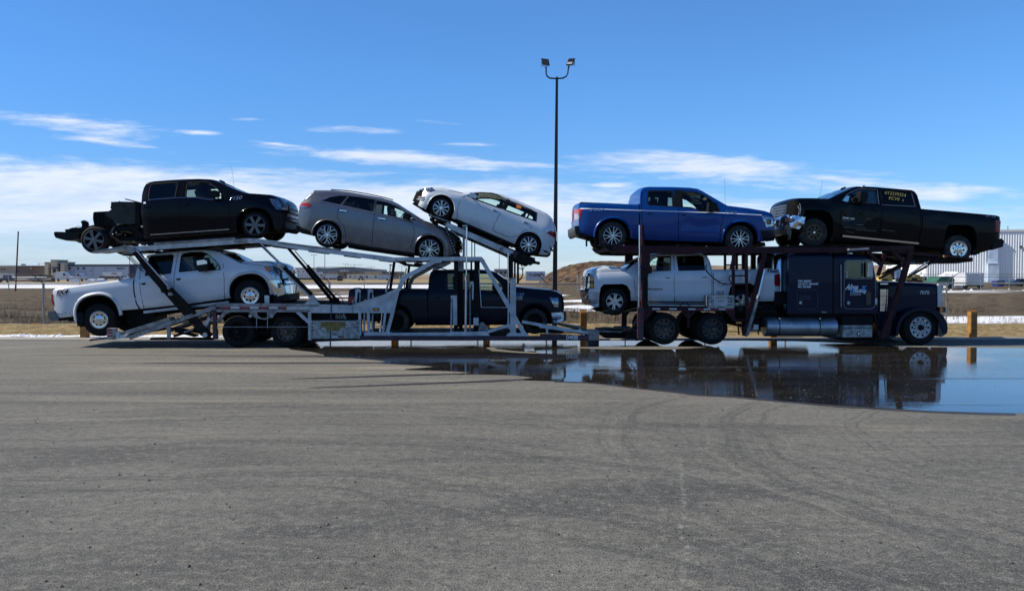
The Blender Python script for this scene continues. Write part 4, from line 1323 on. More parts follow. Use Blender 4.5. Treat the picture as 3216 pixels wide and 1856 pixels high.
# ---- crashed black heavy-duty pickup, top right -------------------------
def build_black_hd():
    c = Car('pickup_truck', 'wrecked black pickup with crumpled chrome bumper and yellow writing on its rear door glass', 'pickup truck',
            k4, (385, 510), (1487, 638), 108, group='vehicles loaded on the car hauler')
    c.face = -1
    top = [(92, 440), (108, 330), (118, 290), (135, 268), (180, 252), (260, 243), (400, 245), (505, 252), (600, 208), (700, 164), (738, 152), (820, 152), (900, 157), (1050, 170), (1160, 180), (1182, 192), (1195, 215), (1206, 326),
           (1214, 328), (1500, 352), (1780, 377), (1808, 384), (1812, 440), (1806, 520)]
    bot = [(92, 470), (240, 520), (500, 578), (580, 590), (880, 605), (1180, 628), (1370, 650), (1620, 680), (1720, 650), (1806, 600)]
    belt = [(92, 300), (590, 278), (700, 290), (880, 296), (905, 300), (1155, 314), (1206, 345), (1806, 400)]
    c.shape(top, bot, belt, tumble=.34, fend=.3)
    fa = c.L((412, 470)); ra = c.L((1500, 600))
    fpoly = c.LL([(290, 620), (300, 380), (312, 338), (440, 340), (500, 360), (525, 410), (530, 480), (515, 640)])
    rpoly = c.LL([(1372, 720), (1378, 560), (1392, 480), (1410, 452), (1560, 455), (1600, 475), (1622, 540), (1625, 720)])
    w1 = c.LL([(602, 266), (620, 245), (665, 208), (715, 184), (745, 175), (888, 180), (880, 292), (750, 288), (622, 276)])
    w2 = c.LL([(912, 184), (1000, 188), (1140, 196), (1152, 210), (1156, 308), (905, 298)])
    c.body('green_black_paint', cuts=[(fpoly, 0), (rpoly, 0)], cabin=(c.L((560, 240))[0], c.L((1175, 260))[0]), wins=[w1, w2],
           winds=[(c.L((525, 245)), c.L((715, 160)), .12)], beds=[(c.L((1235, 335))[0], c.L((1785, 380))[0], .5)])
    c.windows([w1, w2], ['clear_glass_blue', 'privacy_glass'])
    c.line('chrome_trim', [(602, 268), (650, 215), (700, 188), (745, 174), (888, 178), (880, 294)], 'alloy', .012, .006)
    c.line('chrome_trim', [(905, 300), (1158, 312), (1150, 205)], 'alloy', .012, .006)
    # airbag curtain behind the front glass
    c.patch('airbag_curtain', [(690, 200), (750, 182), (884, 184), (878, 288), (760, 282), (740, 240)], 'fur_seat', -.10, .02)
    c.seats([c.L((1020, 250))[0]])
    c.lines('panel_gap', [[(596, 285), (585, 340), (580, 460), (590, 560)], [(903, 180), (903, 300), (895, 420), (880, 590)], [(1195, 330), (1192, 420), (1178, 620)],
                          [(505, 258), (380, 262), (262, 290), (268, 370)]], 'dark_interior', .014)
    c.lines('bed_gap', [[(1208, 330), (1204, 450), (1180, 630)]], 'dark_interior', .03)
    c.lines('side_step', [[(597, 537), (1178, 594)]], 'chrome', .05, .05)
    handle(c, (848, 336), 'green_black_paint'); handle(c, (1132, 360), 'green_black_paint')
    c.mirror_pod((732, 245), (.22, .24, .30), 'black_plastic')
    c.mirror_pod((690, 262), (.22, .12, .09), 'black_plastic', name='mirror_arm')
    c.roof_fin((732, 150)); c.antenna((446, 240), (470, 105))
    lamp(c, [(1765, 418), (1811, 420), (1806, 508), (1762, 503)], 'red_lens', 'tail_light')
    for y in (440, 462, 484): c.line('tail_light_bar', [(1768, y), (1806, y + 2)], 'dark_interior', .01, .012)
    grille(c, c.x0 + .02, c.L((115, 385))[1], c.L((125, 275))[1], .62, -1, bars=5, barmat='dark_alloy')
    # smashed headlamp cavity and hanging brackets
    c.patch('headlight_cavity', [(180, 262), (258, 275), (265, 375), (190, 380)], 'dark_interior', .004, .02)
    c.patch('headlight_cavity', [(180, 262), (258, 275), (265, 375), (190, 380)], 'dark_interior', .004, .02, side=1)
    c.line('broken_bracket', [(250, 285), (262, 330), (250, 370)], 'galv', .02, .02); c.line('broken_bracket', [(200, 300), (225, 330), (215, 372)], 'galv', .014, .016)
    # crumpled chrome bumper: faceted sheet wrapped round the nose
    rnd = random.Random(3)
    poly = [(84, 430), (120, 397), (190, 378), (308, 392), (298, 440), (262, 485), (200, 470), (165, 490), (130, 455), (92, 466)]
    for sd_ in (-1, 1):
        o = c.patch('chrome_bumper', poly, 'chrome', .05, .04, sd_, cuts=4, label='crumpled chrome bumper' if sd_ < 0 else None)
        for v in o.data.vertices:
            v.co.y += .03 * fbm_(v.co * 4); v.co.x += .03 * fbm_(v.co * 5 + Vector((3, 1, 2))); v.co.z += .02 * fbm_(v.co * 5)
        o.data.set_sharp_from_angle(angle=math.radians(50))
    mb = MB()
    wrap(c, 'bumper_bar', c.LL([(86, 402), (116, 395), (120, 468), (90, 466)]), .9, 'chrome')
    mb = MB(); mb.prism(c.LL([(78, 440), (130, 455), (170, 500), (158, 560), (140, 530), (85, 510)]), -.96, -.80)
    mb.prism(c.LL([(90, 470), (200, 480), (190, 520), (100, 505)]), -.8, .8)
    mb.build('air_dam', M['grille_black'], c.root)
    c.patch('fog_light_hole', [(175, 405), (228, 402), (225, 430), (180, 435)], 'grille_black', .09, .03)
    mb = MB(); mb.prism(c.LL([(1755, 560), (1800, 555), (1816, 572), (1806, 618), (1735, 642), (1730, 620)]), -.98, .98); mb.build('rear_bumper', M['black_plastic'], c.root)
    mb = MB(); mb.prism(c.LL([(1675, 640), (1735, 640), (1738, 670), (1680, 672)]), -.4, .1); mb.build('hitch', M['frame_black'], c.root)
    for y in (-.98, .93): MB().bar(c.L((1606, 640)), c.L((1606, 684)), .10, y, y + .05).build('mud_flap', M['rubber'], c.root)
    for y in (-.98, .93): MB().bar(c.L((520, 540)), c.L((518, 582)), .08, y, y + .05).build('mud_flap', M['rubber'], c.root)
    c.letter('window_writing', '#12239324\n   ECVII  c', .135, M['marker_yellow'], (935, 212), shear=.25, sx=1.02, tilt=-.03, bold=-.001, space=1.1)
    c.letter('badge_lettering', '2500 HD', .08, M['chrome_letter'], (592, 405), shear=.2, sx=1.2)
    c.letter('badge_lettering', 'Z71 4X4', .07, M['chrome_letter'], (1688, 390), shear=.5, sx=1.2)
    # scrapes and dents on the doors
    for l in ([(600, 420), (660, 425)], [(705, 450), (760, 456)], [(610, 470), (780, 480)], [(700, 490), (860, 500)], [(620, 500), (690, 512)], [(900, 490), (1000, 502)], [(780, 404), (812, 410)]):
        c.line('door_scrape', l, 'galv', .006, .003)
    bm = bmesh.new(); bm.from_mesh(c.body_o.data)
    for v in bm.verts:
        if v.co.y < -.6:
            for px_, amp, ax, az in (((680, 340), .05, .2, .12), ((640, 400), .045, .25, .08), ((800, 350), .04, .22, .06), ((730, 410), .04, .12, .1), ((1350, 410), .03, .3, .05), ((850, 450), .02, .4, .05), ((470, 300), .05, .25, .1)):
                q_ = c.L(px_); q = ((v.co.x - q_[0]) / ax) ** 2 + ((v.co.z - q_[1]) / az) ** 2
                v.co.y += amp * math.exp(-q * 1.5)
    bm.to_mesh(c.body_o.data); bm.free()
    c.under(c.L((530, 580))[0], c.L((1370, 640))[0], .38, .56, .6)
    c.wheels('eight_rust', 'eight_chrome', .60, tyre='rubber_dusty', jag=.008, w=.28, dl='rusty brown steel wheel')
    return c


# ---- white half-ton, lower deck of the tractor --------------------------
def build_white_half():
    c = Car('pickup_truck', 'white pickup with stacked square headlamps, facing left directly behind the dark blue tractor', 'pickup truck',
            k3, (560, 1038), (1535, 1045), 104, group='vehicles loaded on the car hauler')
    c.face = -1
    top = [(318, 960), (335, 935), (345, 850), (352, 825), (370, 800), (440, 780), (520, 768), (600, 776), (652, 796), (740, 735), (800, 700), (845, 680), (900, 672), (1000, 668), (1150, 668), (1255, 672), (1280, 684), (1295, 720), (1308, 792),
           (1318, 794), (1500, 791), (1700, 788), (1822, 790), (1830, 850), (1824, 960)]
    bot = [(318, 1010), (345, 1050), (440, 1070), (690, 1035), (810, 1038), (1100, 1042), (1420, 1045), (1680, 1040), (1790, 1038), (1824, 1000)]
    belt = [(318, 830), (345, 820), (655, 812), (840, 810), (1050, 806), (1300, 800), (1824, 812)]
    c.shape(top, bot, belt, tumble=.36, fend=.4, fin=.12, cf=.10)
    fpoly = c.LL([(440, 1150), (442, 990), (452, 930), (475, 905), (620, 902), (655, 915), (680, 960), (692, 1150)])
    rpoly = c.LL([(1418, 1150), (1424, 1000), (1440, 930), (1465, 898), (1590, 896), (1625, 915), (1645, 980), (1652, 1150)])
    w1 = c.LL([(832, 740), (860, 712), (900, 695), (998, 690), (990, 800), (850, 805), (836, 795)])
    w2 = c.LL([(1045, 692), (1230, 685), (1248, 700), (1250, 796), (1050, 803)])
    c.body('white_paint_streaky', cuts=[(fpoly, 0), (rpoly, 0)], cabin=(c.L((720, 780))[0], c.L((1275, 760))[0]), wins=[w1, w2],
           winds=[(c.L((672, 784)), c.L((828, 692)), .12)], beds=[(c.L((1335, 790))[0], c.L((1800, 790))[0], .5)])
    c.windows([w1, w2], ['clear_glass', 'privacy_glass'])
    c.seats([c.L((1130, 760))[0]])
    c.lines('panel_gap', [[(712, 800), (706, 860), (716, 950), (740, 1030)], [(1022, 685), (1016, 800), (1012, 920), (1018, 1035)], [(1290, 740), (1300, 860), (1300, 1000), (1285, 1035)],
                          [(350, 838), (430, 808), (560, 802), (650, 805)], [(320, 965), (440, 968)], [(345, 940), (405, 940)]], 'dark_interior', .012)
    c.lines('bed_gap', [[(1310, 795), (1311, 1030)]], 'dark_interior', .02)
    c.lines('body_crease', [[(720, 985), (1000, 988), (1290, 980)], [(720, 850), (1300, 842)]], 'white_paint_streaky', .04, .010)
    c.lines('fuel_door', [[(1350, 897), (1356, 882), (1374, 876), (1392, 882), (1399, 897), (1393, 914), (1374, 921), (1356, 914), (1350, 897)]], 'dark_interior', .008)
    handle(c, (965, 848), 'white_paint_streaky', .2); handle(c, (1243, 845), 'white_paint_streaky', .2)
    c.mirror_pod((800, 795), (.22, .22, .22), 'black_plastic')
    for sd_ in (-1, 1):
        lamp(c, [(345, 843), (402, 843), (402, 938), (345, 938)], 'grille_black', sides=(sd_,), inner=[([(350, 850), (370, 850), (370, 882), (350, 884)], 'clear_lens'), ([(374, 850), (398, 850), (398, 878), (374, 878)], 'amber_lens'),
             ([(350, 898), (370, 898), (370, 932), (350, 932)], 'clear_lens'), ([(374, 900), (398, 900), (398, 930), (374, 930)], 'amber_lens')])
    lamp(c, [(1776, 832), (1826, 824), (1826, 920), (1782, 918), (1776, 900)], 'red_lens', 'tail_light')
    grille(c, c.x0 + .03, c.L((345, 935))[1], c.L((350, 845))[1], .6, -1, bars=4)
    for sd_ in (-1, 1): c.patch('front_bumper', [(316, 962), (440, 968), (440, 1078), (400, 1082), (345, 1068), (322, 1010)], 'alu', .012, .04, side=sd_)
    wrap(c, 'bumper_bar', c.LL([(316, 962), (340, 965), (345, 1068), (322, 1010)]), .8, 'grille_black')
    c.patch('fog_light', [(330, 985), (360, 985), (360, 1005), (332, 1008)], 'grille_black', .02, .02)
    MB().prism(c.LL([(1775, 965), (1850, 960), (1852, 1020), (1830, 1030), (1775, 1035)]), -.95, .95).build('rear_bumper', M['black_plastic'], c.root)
    c.letter('badge_lettering', 'Texas', .13, M['dark_letter'], (1712, 815), shear=.4, sx=1.2, bold=.002)
    c.letter('badge_lettering', 'SILVERADO', .055, M['dark_letter'], (730, 946), sx=2.6, bold=.002)
    c.under(c.L((690, 1035))[0], c.L((1420, 1045))[0], .28, .44, .6)
    c.letter('window_writing', '227(12)(CC)', .09, M['marker_dark'], (852, 745))
    c.wheels('six_pair', 'six_pair', .60, w=.26)
    return c


for f_ in (build_stripped, build_fx4, build_suv, build_hatch, build_navy, build_blue, build_black_hd, build_white_half): f_()
# =====================================================================
# the rig: white car-hauler trailer and dark blue tractor with its rack
# =====================================================================
RW = 2.6     # overall width of the rig
_e = [0]


class Rig:
    def __init__(s, name, label, cat, k, px):
        x, z = rp(k(*px), 0)
        s.off = (x, RW / 2, 0)
        s.root = empty(name, RIG @ Matrix.Translation((x, RW / 2, 0)), label, cat)
        s.per = 1 / 110.5 / S_

    def P(s, k, p, d=0.0): return rp(k(*p), d)

    def build(s, mb, name, mat, parent=None, smooth=35):
        return mb.build(name, M[mat], parent or s.root, off=s.off, smooth=smooth)

    def bar(s, name, k, p, q, t, mat, d=0.0, dw=.08, both=False, t2=None, par=None):
        """beam between two points of the photograph, t thick (picture units), at depth d"""
        _e[0] = (_e[0] + 1) % 9
        d0 = d - _e[0] * .0015
        o = []
        for i in range(2 if both else 1):
            a, b = (d0, d0 + dw) if i == 0 else (RW - d0 - dw, RW - d0)
            mb = MB().bar(s.P(k, p, d), s.P(k, q, d), t * s.per, a, b, None if t2 is None else t2 * s.per)
            o.append(s.build(mb, name, mat, par, 0))
        return o[0]

    def poly(s, name, k, pts, mat, d=0.0, dw=.08, both=False, par=None, label=None):
        _e[0] = (_e[0] + 1) % 9
        d0 = d - _e[0] * .0015
        for i in range(2 if both else 1):
            a, b = (d0, d0 + dw) if i == 0 else (RW - d0 - dw, RW - d0)
            o = s.build(MB().prism([s.P(k, p, d) for p in pts], a, b), name, mat, par, 0)
        if label: o['label'] = label
        return o

    def path(s, name, k, pts, t, mat, d=0.0, dw=.08, both=False):
        """bent beam as one polygon"""
        P = [Vector(p) for p in pts]; up = []; dn = []
        for i, p in enumerate(P):
            a = P[max(0, i - 1)]; b = P[min(len(P) - 1, i + 1)]
            dd = (b - a).normalized(); n = Vector((-dd.y, dd.x)) * t / 2
            up.append(tuple(p + n)); dn.append(tuple(p - n))
        return s.poly(name, k, up + dn[::-1], mat, d, dw, both)

    def rod(s, name, k, p, q, t, mat, d=0.05, both=False, par=None, n=12, t2=None):
        a, b = s.P(k, p, d), s.P(k, q, d)
        o = None
        for i in range(2 if both else 1):
            y = d + t * s.per / 2 if i == 0 else RW - d - t * s.per / 2
            mb = MB().tube([(a[0], y, a[1]), (b[0], y, b[1])], [t * s.per / 2, (t2 or t) * s.per / 2], n)
            oo = s.build(mb, name, mat, par); o = o or oo
        return o

    def hyd(s, k, p, m, q, t1, t2, d=.05, both=False, rodmat='chrome', cylmat='frame_black'):
        """hydraulic ram: cylinder m-q, polished rod p-m"""
        for i in range(2 if both else 1):
            dd = d if i == 0 else RW - d - t2 * s.per
            a, b, c = s.P(k, p, d), s.P(k, m, d), s.P(k, q, d)
            y = dd + t2 * s.per / 2
            o = s.build(MB().tube([(b[0], y, b[1]), (c[0], y, c[1])], t2 * s.per / 2, 14), 'hydraulic_cylinder', cylmat)
            s.build(MB().tube([(a[0], y, a[1]), (b[0], y, b[1])], t1 * s.per / 2, 10), 'piston_rod', rodmat, o)
            s.build(MB().tube([(b[0], y, b[1]), (b[0] + (c[0] - b[0]) * .08, y, b[1] + (c[1] - b[1]) * .08)], t2 * s.per * .62, 14), 'cylinder_collar', 'trailer_grey', o)

    def hose(s, name, k, pts, t, mat='rubber', d=.05):
        P = [(*[s.P(k, p, d)[0]], d, s.P(k, p, d)[1]) for p in pts]
        # Catmull-Rom smoothing
        out = []
        for i in range(len(P) - 1):
            p0 = Vector(P[max(i - 1, 0)]); p1 = Vector(P[i]); p2 = Vector(P[i + 1]); p3 = Vector(P[min(i + 2, len(P) - 1)])
            for j in range(6):
                u_ = j / 6
                out.append(.5 * ((2 * p1) + (p2 - p0) * u_ + (2 * p0 - 5 * p1 + 4 * p2 - p3) * u_ ** 2 + (3 * p1 - p0 - 3 * p2 + p3) * u_ ** 3))
        out.append(Vector(P[-1]))
        return s.build(MB().tube(out, t * s.per / 2, 6), name, mat)

    def box(s, name, k, a, b, mat, d0, d1, par=None, bev=0.0):
        p, q = s.P(k, a, max(0, d0)), s.P(k, b, max(0, d0))
        mb = MB().box(min(p[0], q[0]), max(p[0], q[0]), d0, d1, min(p[1], q[1]), max(p[1], q[1]))
        o = s.build(mb, name, mat, par, 0)
        if bev:
            bm = bmesh.new(); bm.from_mesh(o.data)
            bmesh.ops.bevel(bm, geom=list(bm.edges), offset=bev, segments=2, affect='EDGES')
            bm.to_mesh(o.data); bm.free()
            o.data.polygons.foreach_set('use_smooth', [True] * len(o.data.polygons)); o.data.set_sharp_from_angle(angle=math.radians(50))
        return o

    def wheel(s, k, c, rpx, style, rf, d=.0, tyre='rubber', w=.28, dual=False):
        x, z = s.P(k, c, d); r = rpx * s.per
        z = max(z, r) if abs(z - r) < .06 else z
        for i in range(2):
            put_wheel(s.root, x - s.off[0], (d if i == 0 else RW - d) - s.off[1], z, style, r, r * rf, i == 0, w, tyre)
            if dual:
                o = put_wheel(s.root, x - s.off[0], (d + w + .06 if i == 0 else RW - d - w - .06) - s.off[1], z, style, r, r * rf, i == 0, w, tyre)
        mb = MB().tube([(x, d + .3, z), (x, RW - d - .3, z)], .07, 10)
        s.build(mb, 'axle', 'frame_black')

    def refl(s, k, p, q, t, n, mats=('reflector_red', 'reflector_white'), d=-.02):
        """conspicuity tape: alternating red and white pieces"""
        a, b = s.P(k, p, 0), s.P(k, q, 0)
        for i in range(n):
            f0, f1 = i / n, (i + .92) / n
            mb = MB().bar((a[0] + (b[0] - a[0]) * f0, a[1] + (b[1] - a[1]) * f0), (a[0] + (b[0] - a[0]) * f1, a[1] + (b[1] - a[1]) * f1), t * s.per, d, d + .004)
            s.build(mb, 'reflector_tape', mats[i % 2], None, 0)

    def bolt(s, k, p, r=8, d=0.0, mat='alu'):
        x, z = s.P(k, p, d)
        s.build(MB().lathe([(0, -.03), (r * s.per, -.03), (r * s.per, .02)], 12, (x, d, z)), 'pivot_pin', mat)


def ladder_tracks(R, k, p, q, t, mat, d0=.14, wd=.62):
    """two wheel tracks on an overhead deck, with rungs"""
    a, b = R.P(k, p, 0), R.P(k, q, 0)
    for y0 in (d0, RW - d0 - wd):
        R.build(MB().bar(a, b, t * R.per, y0, y0 + wd), 'wheel_track', mat, None, 0)
    n = max(2, int(math.hypot(b[0] - a[0], b[1] - a[1]) / .9))
    for i in range(n + 1):
        x = a[0] + (b[0] - a[0]) * i / n; z = a[1] + (b[1] - a[1]) * i / n - .07
        R.build(MB().box(x - .04, x + .04, .08, RW - .08, z - .05, z + .03), 'cross_member', 'deck_dark', None, 0)


# ------------------------------------------------------------ trailer
def build_trailer():
    R = Rig('car_hauler_trailer', 'white steel two-deck car hauler trailer with tandem axles, hydraulic rams and silver toolbox', 'car trailer', k1, (1755, 1380))
    W = 'trailer_white'; G = 'trailer_grey'
    # upper rear deck
    R.poly('upper_deck_beam', k1, [(700, 622), (780, 616), (960, 606), (1540, 562), (1640, 556), (1700, 556), (1722, 566), (1716, 590), (1640, 592), (960, 640), (800, 655), (760, 650), (700, 640)], W, 0, .1, True)
    R.bar('deck_rail', k1, (930, 598), (1545, 556), 16, G, -.03, .05)
    ladder_tracks(R, k1, (790, 628), (1690, 568), 16, 'deck_dark')
    R.poly('tail_flip', k1, [(455, 657), (480, 650), (600, 630), (690, 616), (720, 640), (640, 655), (560, 660), (500, 668), (462, 666)], W, .15, .6, True)
    R.bar('edge_bar', k1, (452, 660), (690, 622), 8, G, .1, .05)
    R.poly('deck_hinge', k1, [(680, 612), (740, 608), (785, 625), (800, 650), (760, 668), (700, 640)], G, -.03, .16, True)
    R.poly('hinge_plate', k1, [(685, 682), (720, 674), (770, 675), (772, 685), (700, 688)], 'frame_black', .1, .4)
    R.bolt(k1, (708, 618), 14, -.03, G); R.bolt(k1, (1690, 565), 7)
    R.box('end_clamp', k1, (1545, 560), (1640, 590), G, -.035, .02)
    # second span, behind the grey suv
    R.poly('upper_deck_beam', k1, [(1700, 556), (1870, 576), (2184, 620), (2184, 652), (1870, 615), (1720, 590)], W, .002, .1, True)
    R.poly('upper_deck_beam', k2, [(-70, 585), (100, 600), (415, 648), (840, 702), (838, 735), (740, 728), (400, 680), (80, 640), (-70, 615)], W, 0, .1, True)
    R.bar('deck_rail', k2, (-70, 588), (412, 645), 14, G, -.03, .05)
    ladder_tracks(R, k2, (-100, 590), (980, 730), 14, 'deck_dark')
    R.poly('deck_underside', k2, [(840, 735), (1080, 770), (1000, 775), (900, 765)], 'frame_black', .2, 2.2)
    R.bar('beam_joint', k2, (668, 686), (668, 718), 5, G, -.012, .02)
    # arched frame over the navy pickup
    R.poly('arch_frame', k2, [(828, 700), (1485, 695), (1502, 712), (1512, 725), (1480, 726), (845, 727)], W, -.02, .1, True)
    R.bar('arch_leg', k2, (1490, 722), (1815, 1288), 31, W, -.02, .1)
    R.bar('arch_leg', k2, (1490, 722), (1815, 1288), 31, W, RW - .08, .1)
    R.path('arch_brace', k2, [(1180, 724), (1120, 730), (1060, 765), (1000, 800), (925, 838), (892, 862), (872, 905), (858, 940), (815, 968), (770, 985)], 32, W, -.015, .09, True)
    R.bolt(k2, (1278, 708), 12, -.02, W); R.bolt(k2, (825, 713), 12, -.02, W)
    R.rod('grab_rail', k2, (1466, 795), (1484, 1080), 5, 'reflector_white', -.03)
    R.hose('cable', k2, [(1484, 1080), (1690, 1082)], 4, 'reflector_white', -.03)
    R.bar('step_bar', k2, (1474, 860), (1568, 860), 8, W, -.03, .03)
    # side frame: top beam over the axles, deep plate and gooseneck panel
    R.poly('side_beam', k1, [(1395, 1050), (2184, 1052), (2184, 1076), (1400, 1076)], G, -.01, .09, True)
    R.poly('side_beam', k1, [(1405, 1097), (2110, 1098), (2112, 1118), (1405, 1116)], G, -.012, .09, True)
    R.bar('side_beam', k1, (1402, 1086), (2125, 1087), 22, 'rail_maroon', .01, .06, True)
    R.refl(k1, (1440, 1083), (2100, 1085), 15, 9, d=.004)
    R.poly('side_panel', k2, [(0, 1052), (500, 1064), (520, 1064), (862, 948), (846, 1010), (820, 1124), (180, 1123), (180, 1102), (0, 1098)], W, -.008, .06, True)
    R.bar('panel_edge', k2, (498, 1066), (862, 950), 9, W, -.03, .06)
    R.bar('panel_joint', k2, (340, 1055), (333, 1370), 7, 'rail_maroon', -.035, .02)
    R.bar('panel_joint', k2, (502, 1062), (502, 1122), 4, G, -.014, .02)
    o = R.box('marker_light', k2, (662, 1084), (706, 1108), 'grille_black', -.035, 0)
    R.box('lamp_lens', k2, (670, 1089), (698, 1103), 'amber_lens', -.045, -.03, par=o)
    R.box('label_plate', k2, (812, 985), (828, 1000), 'alu', -.02, 0)
    # legs under the gooseneck panel
    R.bar('frame_leg', k2, (557, 1122), (560, 1320), 18, W, 0, .08, True)
    R.bar('frame_leg', k2, (622, 1122), (626, 1270), 20, W, .0, .08, True)
    R.bar('frame_leg', k2, (752, 1122), (735, 1270), 16, W, .02, .07)
    R.bar('frame_leg', k2, (808, 1120), (768, 1270), 25, W, 0, .08, True)
    R.rod('rail_tube', k2, (622, 1223), (770, 1223), 5, W, -.02)
    R.hyd(k2, (600, 1020), (592, 1120), (590, 1290), 9, 14, .12, cylmat=W)
    R.hyd(k2, (660, 990), (655, 1120), (652, 1270), 9, 12, .15, cylmat=W)
    R.hyd(k2, (726, 1125), (722, 1180), (712, 1268), 10, 15, .1, cylmat=W)
    R.bar('foot_plate', k2, (600, 1284), (800, 1284), 26, W, -.02, .1)
    R.poly('foot_plate', k2, [(600, 1270), (786, 1268), (806, 1296), (588, 1296)], W, -.03, .02)
    # valve levers standing behind the panel
    for x in (545, 640):
        R.poly('valve_lever', k2, [(x - 22, 950), (x - 5, 938), (x + 20, 952), (x + 22, 965), (x - 5, 968), (x - 10, 1050), (x - 26, 1050), (x - 20, 970)], W, .2, .06)
        R.rod('valve_rod', k2, (x + 15, 965), (x + 12, 1050), 8, W, .25)
    R.hose('hose', k2, [(655, 950), (680, 938), (700, 950), (715, 990)], 6)
    R.hose('hose', k2, [(510, 1050), (500, 1035), (520, 1020), (522, 1000)], 5, W)
    # silver toolbox with the worn yellow plate
    tb = R.box('toolbox', k2, (184, 1183), (553, 1318), 'galv', -.03, .55)
    R.poly('yellow_plate', k2, [(260, 1187), (446, 1187), (446, 1230), (406, 1232), (405, 1259), (302, 1257), (302, 1232), (260, 1230)], 'yellow_worn', -.036, .01, par=tb)
    R.bar('toolbox_lip', k2, (258, 1187), (448, 1187), 4, W, -.045, .02, par=tb)
    for x in (196, 540):
        for y in (1205, 1230, 1255): R.bolt(k2, (x, y), 5, -.032, 'frame_black')
    R.bar('toolbox_reflector', k2, (350, 1305), (392, 1305), 12, 'reflector_white', -.05, .01, par=tb); R.bar('toolbox_reflector', k2, (393, 1305), (436, 1305), 12, 'reflector_red', -.05, .01, par=tb)
    R.box('battery_bay', k2, (184, 1126), (552, 1182), 'frame_black', .3, 2.3)
    for i in range(5): R.bar('coil_spring', k2, (378 + i * 13, 1132 + (i % 2) * 6), (376 + i * 13, 1168), 6, 'concrete', .22, .04)
    R.bar('coil_spring', k2, (432, 1130), (450, 1168), 14, 'concrete', .22, .04)
    # long floor rail and foot plates
    R.bar('floor_rail', k2, (560, 1311), (2184, 1316), 32, 'rail_maroon', -.02, .1, True)
    R.bar('floor_rail', k3, (-8, 1296), (362, 1311), 30, 'rail_maroon', -.021, .1, True)
    R.poly('floor_channel', k2, [(740, 1275), (1280, 1272), (1310, 1297), (740, 1297)], W, -.005, .08)
    R.poly('foot_plate', k2, [(1248, 1266), (1460, 1266), (1520, 1262), (1550, 1296), (1222, 1298)], W, -.03, .06)
    R.poly('foot_plate', k2, [(1690, 1276), (1830, 1276), (1850, 1300), (1672, 1300)], W, -.03, .06)
    R.refl(k2, (780, 1313), (1640, 1313), 13, 9, ('reflector_white', 'rail_maroon')); R.refl(k2, (1700, 1312), (2184, 1314), 12, 6, ('reflector_white', 'reflector_red'))
    R.box('lower_deck_floor', k2, (560, 1285), (1840, 1300), 'deck_dark', .1, 2.5)
    R.box('belly_frame', k2, (150, 1310), (560, 1335), 'frame_black', .0, 2.4)
    R.box('rail_end', k3, (358, 1258), (440, 1330), G, -.03, .6); R.box('rail_end', k3, (358, 1258), (440, 1330), G, 2.0, 2.6)
    p = R.P(k3, (188, 1322)); text('unit_number', '0408', .16, M['white_letter'], R.root, (p[0] - R.off[0], -.035 - R.off[1], p[1]), sx=1.05, bold=.003)
    # front ramp
    R.bar('front_ramp', k2, (1795, 1190), (2184, 1258), 22, W, -.01, .09, True)
    R.bar('front_ramp', k3, (-15, 1225), (385, 1278), 20, W, -.012, .09, True)
    R.bar('ramp_tread', k3, (-60, 1215), (360, 1290), 12, 'deck_dark', .2, .6)
    R.bar('ramp_tread', k3, (130, 1208), (372, 1266), 20, 'yellow_worn', 1.7, .5)
    R.bar('ramp_post', k2, (1985, 1215), (1985, 1300), 14, W, 0, .08)
    R.bar('ramp_brace', k3, (290, 1245), (330, 1300), 16, W, .02, .06)
    # struts by the front post
    R.bar('foot_strut', k2, (1530, 1268), (1700, 1215), 22, W, -.01, .08)
    R.poly('foot_gusset', k2, [(1470, 1205), (1490, 1190), (1510, 1205), (1550, 1262), (1460, 1262)], G, .05, .06)
    R.poly('foot_gusset', k2, [(1690, 1212), (1712, 1205), (1712, 1262), (1690, 1240)], W, -.015, .07)
    # masts and lift columns, left to right
    R.bar('lift_column', k2, (1290, 720), (1290, 1272), 30, 'frame_black', .1, .14, True)
    R.poly('lift_sleeve', k2, [(1250, 992), (1298, 990), (1300, 1215), (1270, 1215), (1266, 1010), (1252, 1008)], W, .0, .1)
    R.hyd(k2, (1257, 1005), (1258, 1020), (1254, 1262), 8, 12, .02, cylmat=W)
    R.box('sleeve_foot', k2, (1268, 1188), (1298, 1215), W, -.02, .1)
    R.rod('piston_rod', k2, (1281, 1215), (1281, 1265), 12, 'frame_black', .04)
    R.bar('lift_column', k2, (1327, 690), (1327, 1272), 30, 'frame_black', .25, .14)
    R.box('column_head', k2, (1308, 725), (1350, 805), G, .18, .35)
    R.bar('mast_post', k2, (1351, 458), (1350, 695), 17, G, .03, .1)
    R.hyd(k2, (1372, 470), (1370, 840), (1364, 1272), 12, 17, -.06, cylmat='alu')
    R.box('mast_cap', k2, (1340, 455), (1378, 466), 'alu', -.05, .15)
    R.rod('guide_rod', k2, (1412, 560), (1412, 700), 8, 'frame_black', .3)
    R.rod('guide_rod', k2, (1434, 575), (1434, 700), 8, 'frame_black', .5)
    R.bar('lift_column', k2, (1449, 700), (1449, 1272), 36, 'frame_black', .08, .14, True)
    R.bar('lift_column', k2, (1408, 725), (1408, 870), 14, 'frame_black', .3, .1)
    R.poly('lift_bracket', k2, [(1398, 884), (1420, 880), (1428, 900), (1424, 1022), (1414, 1022), (1412, 912), (1398, 902)], W, .0, .08)
    R.hyd(k2, (1398, 895), (1398, 930), (1398, 1265), 9, 13, .03, cylmat=G)
    R.box('sleeve_foot', k2, (1424, 1160), (1464, 1218), W, -.02, .12)
    R.bar('lift_foot', k2, (1430, 1218), (1430, 1272), 12, 'frame_black', 0, .08)
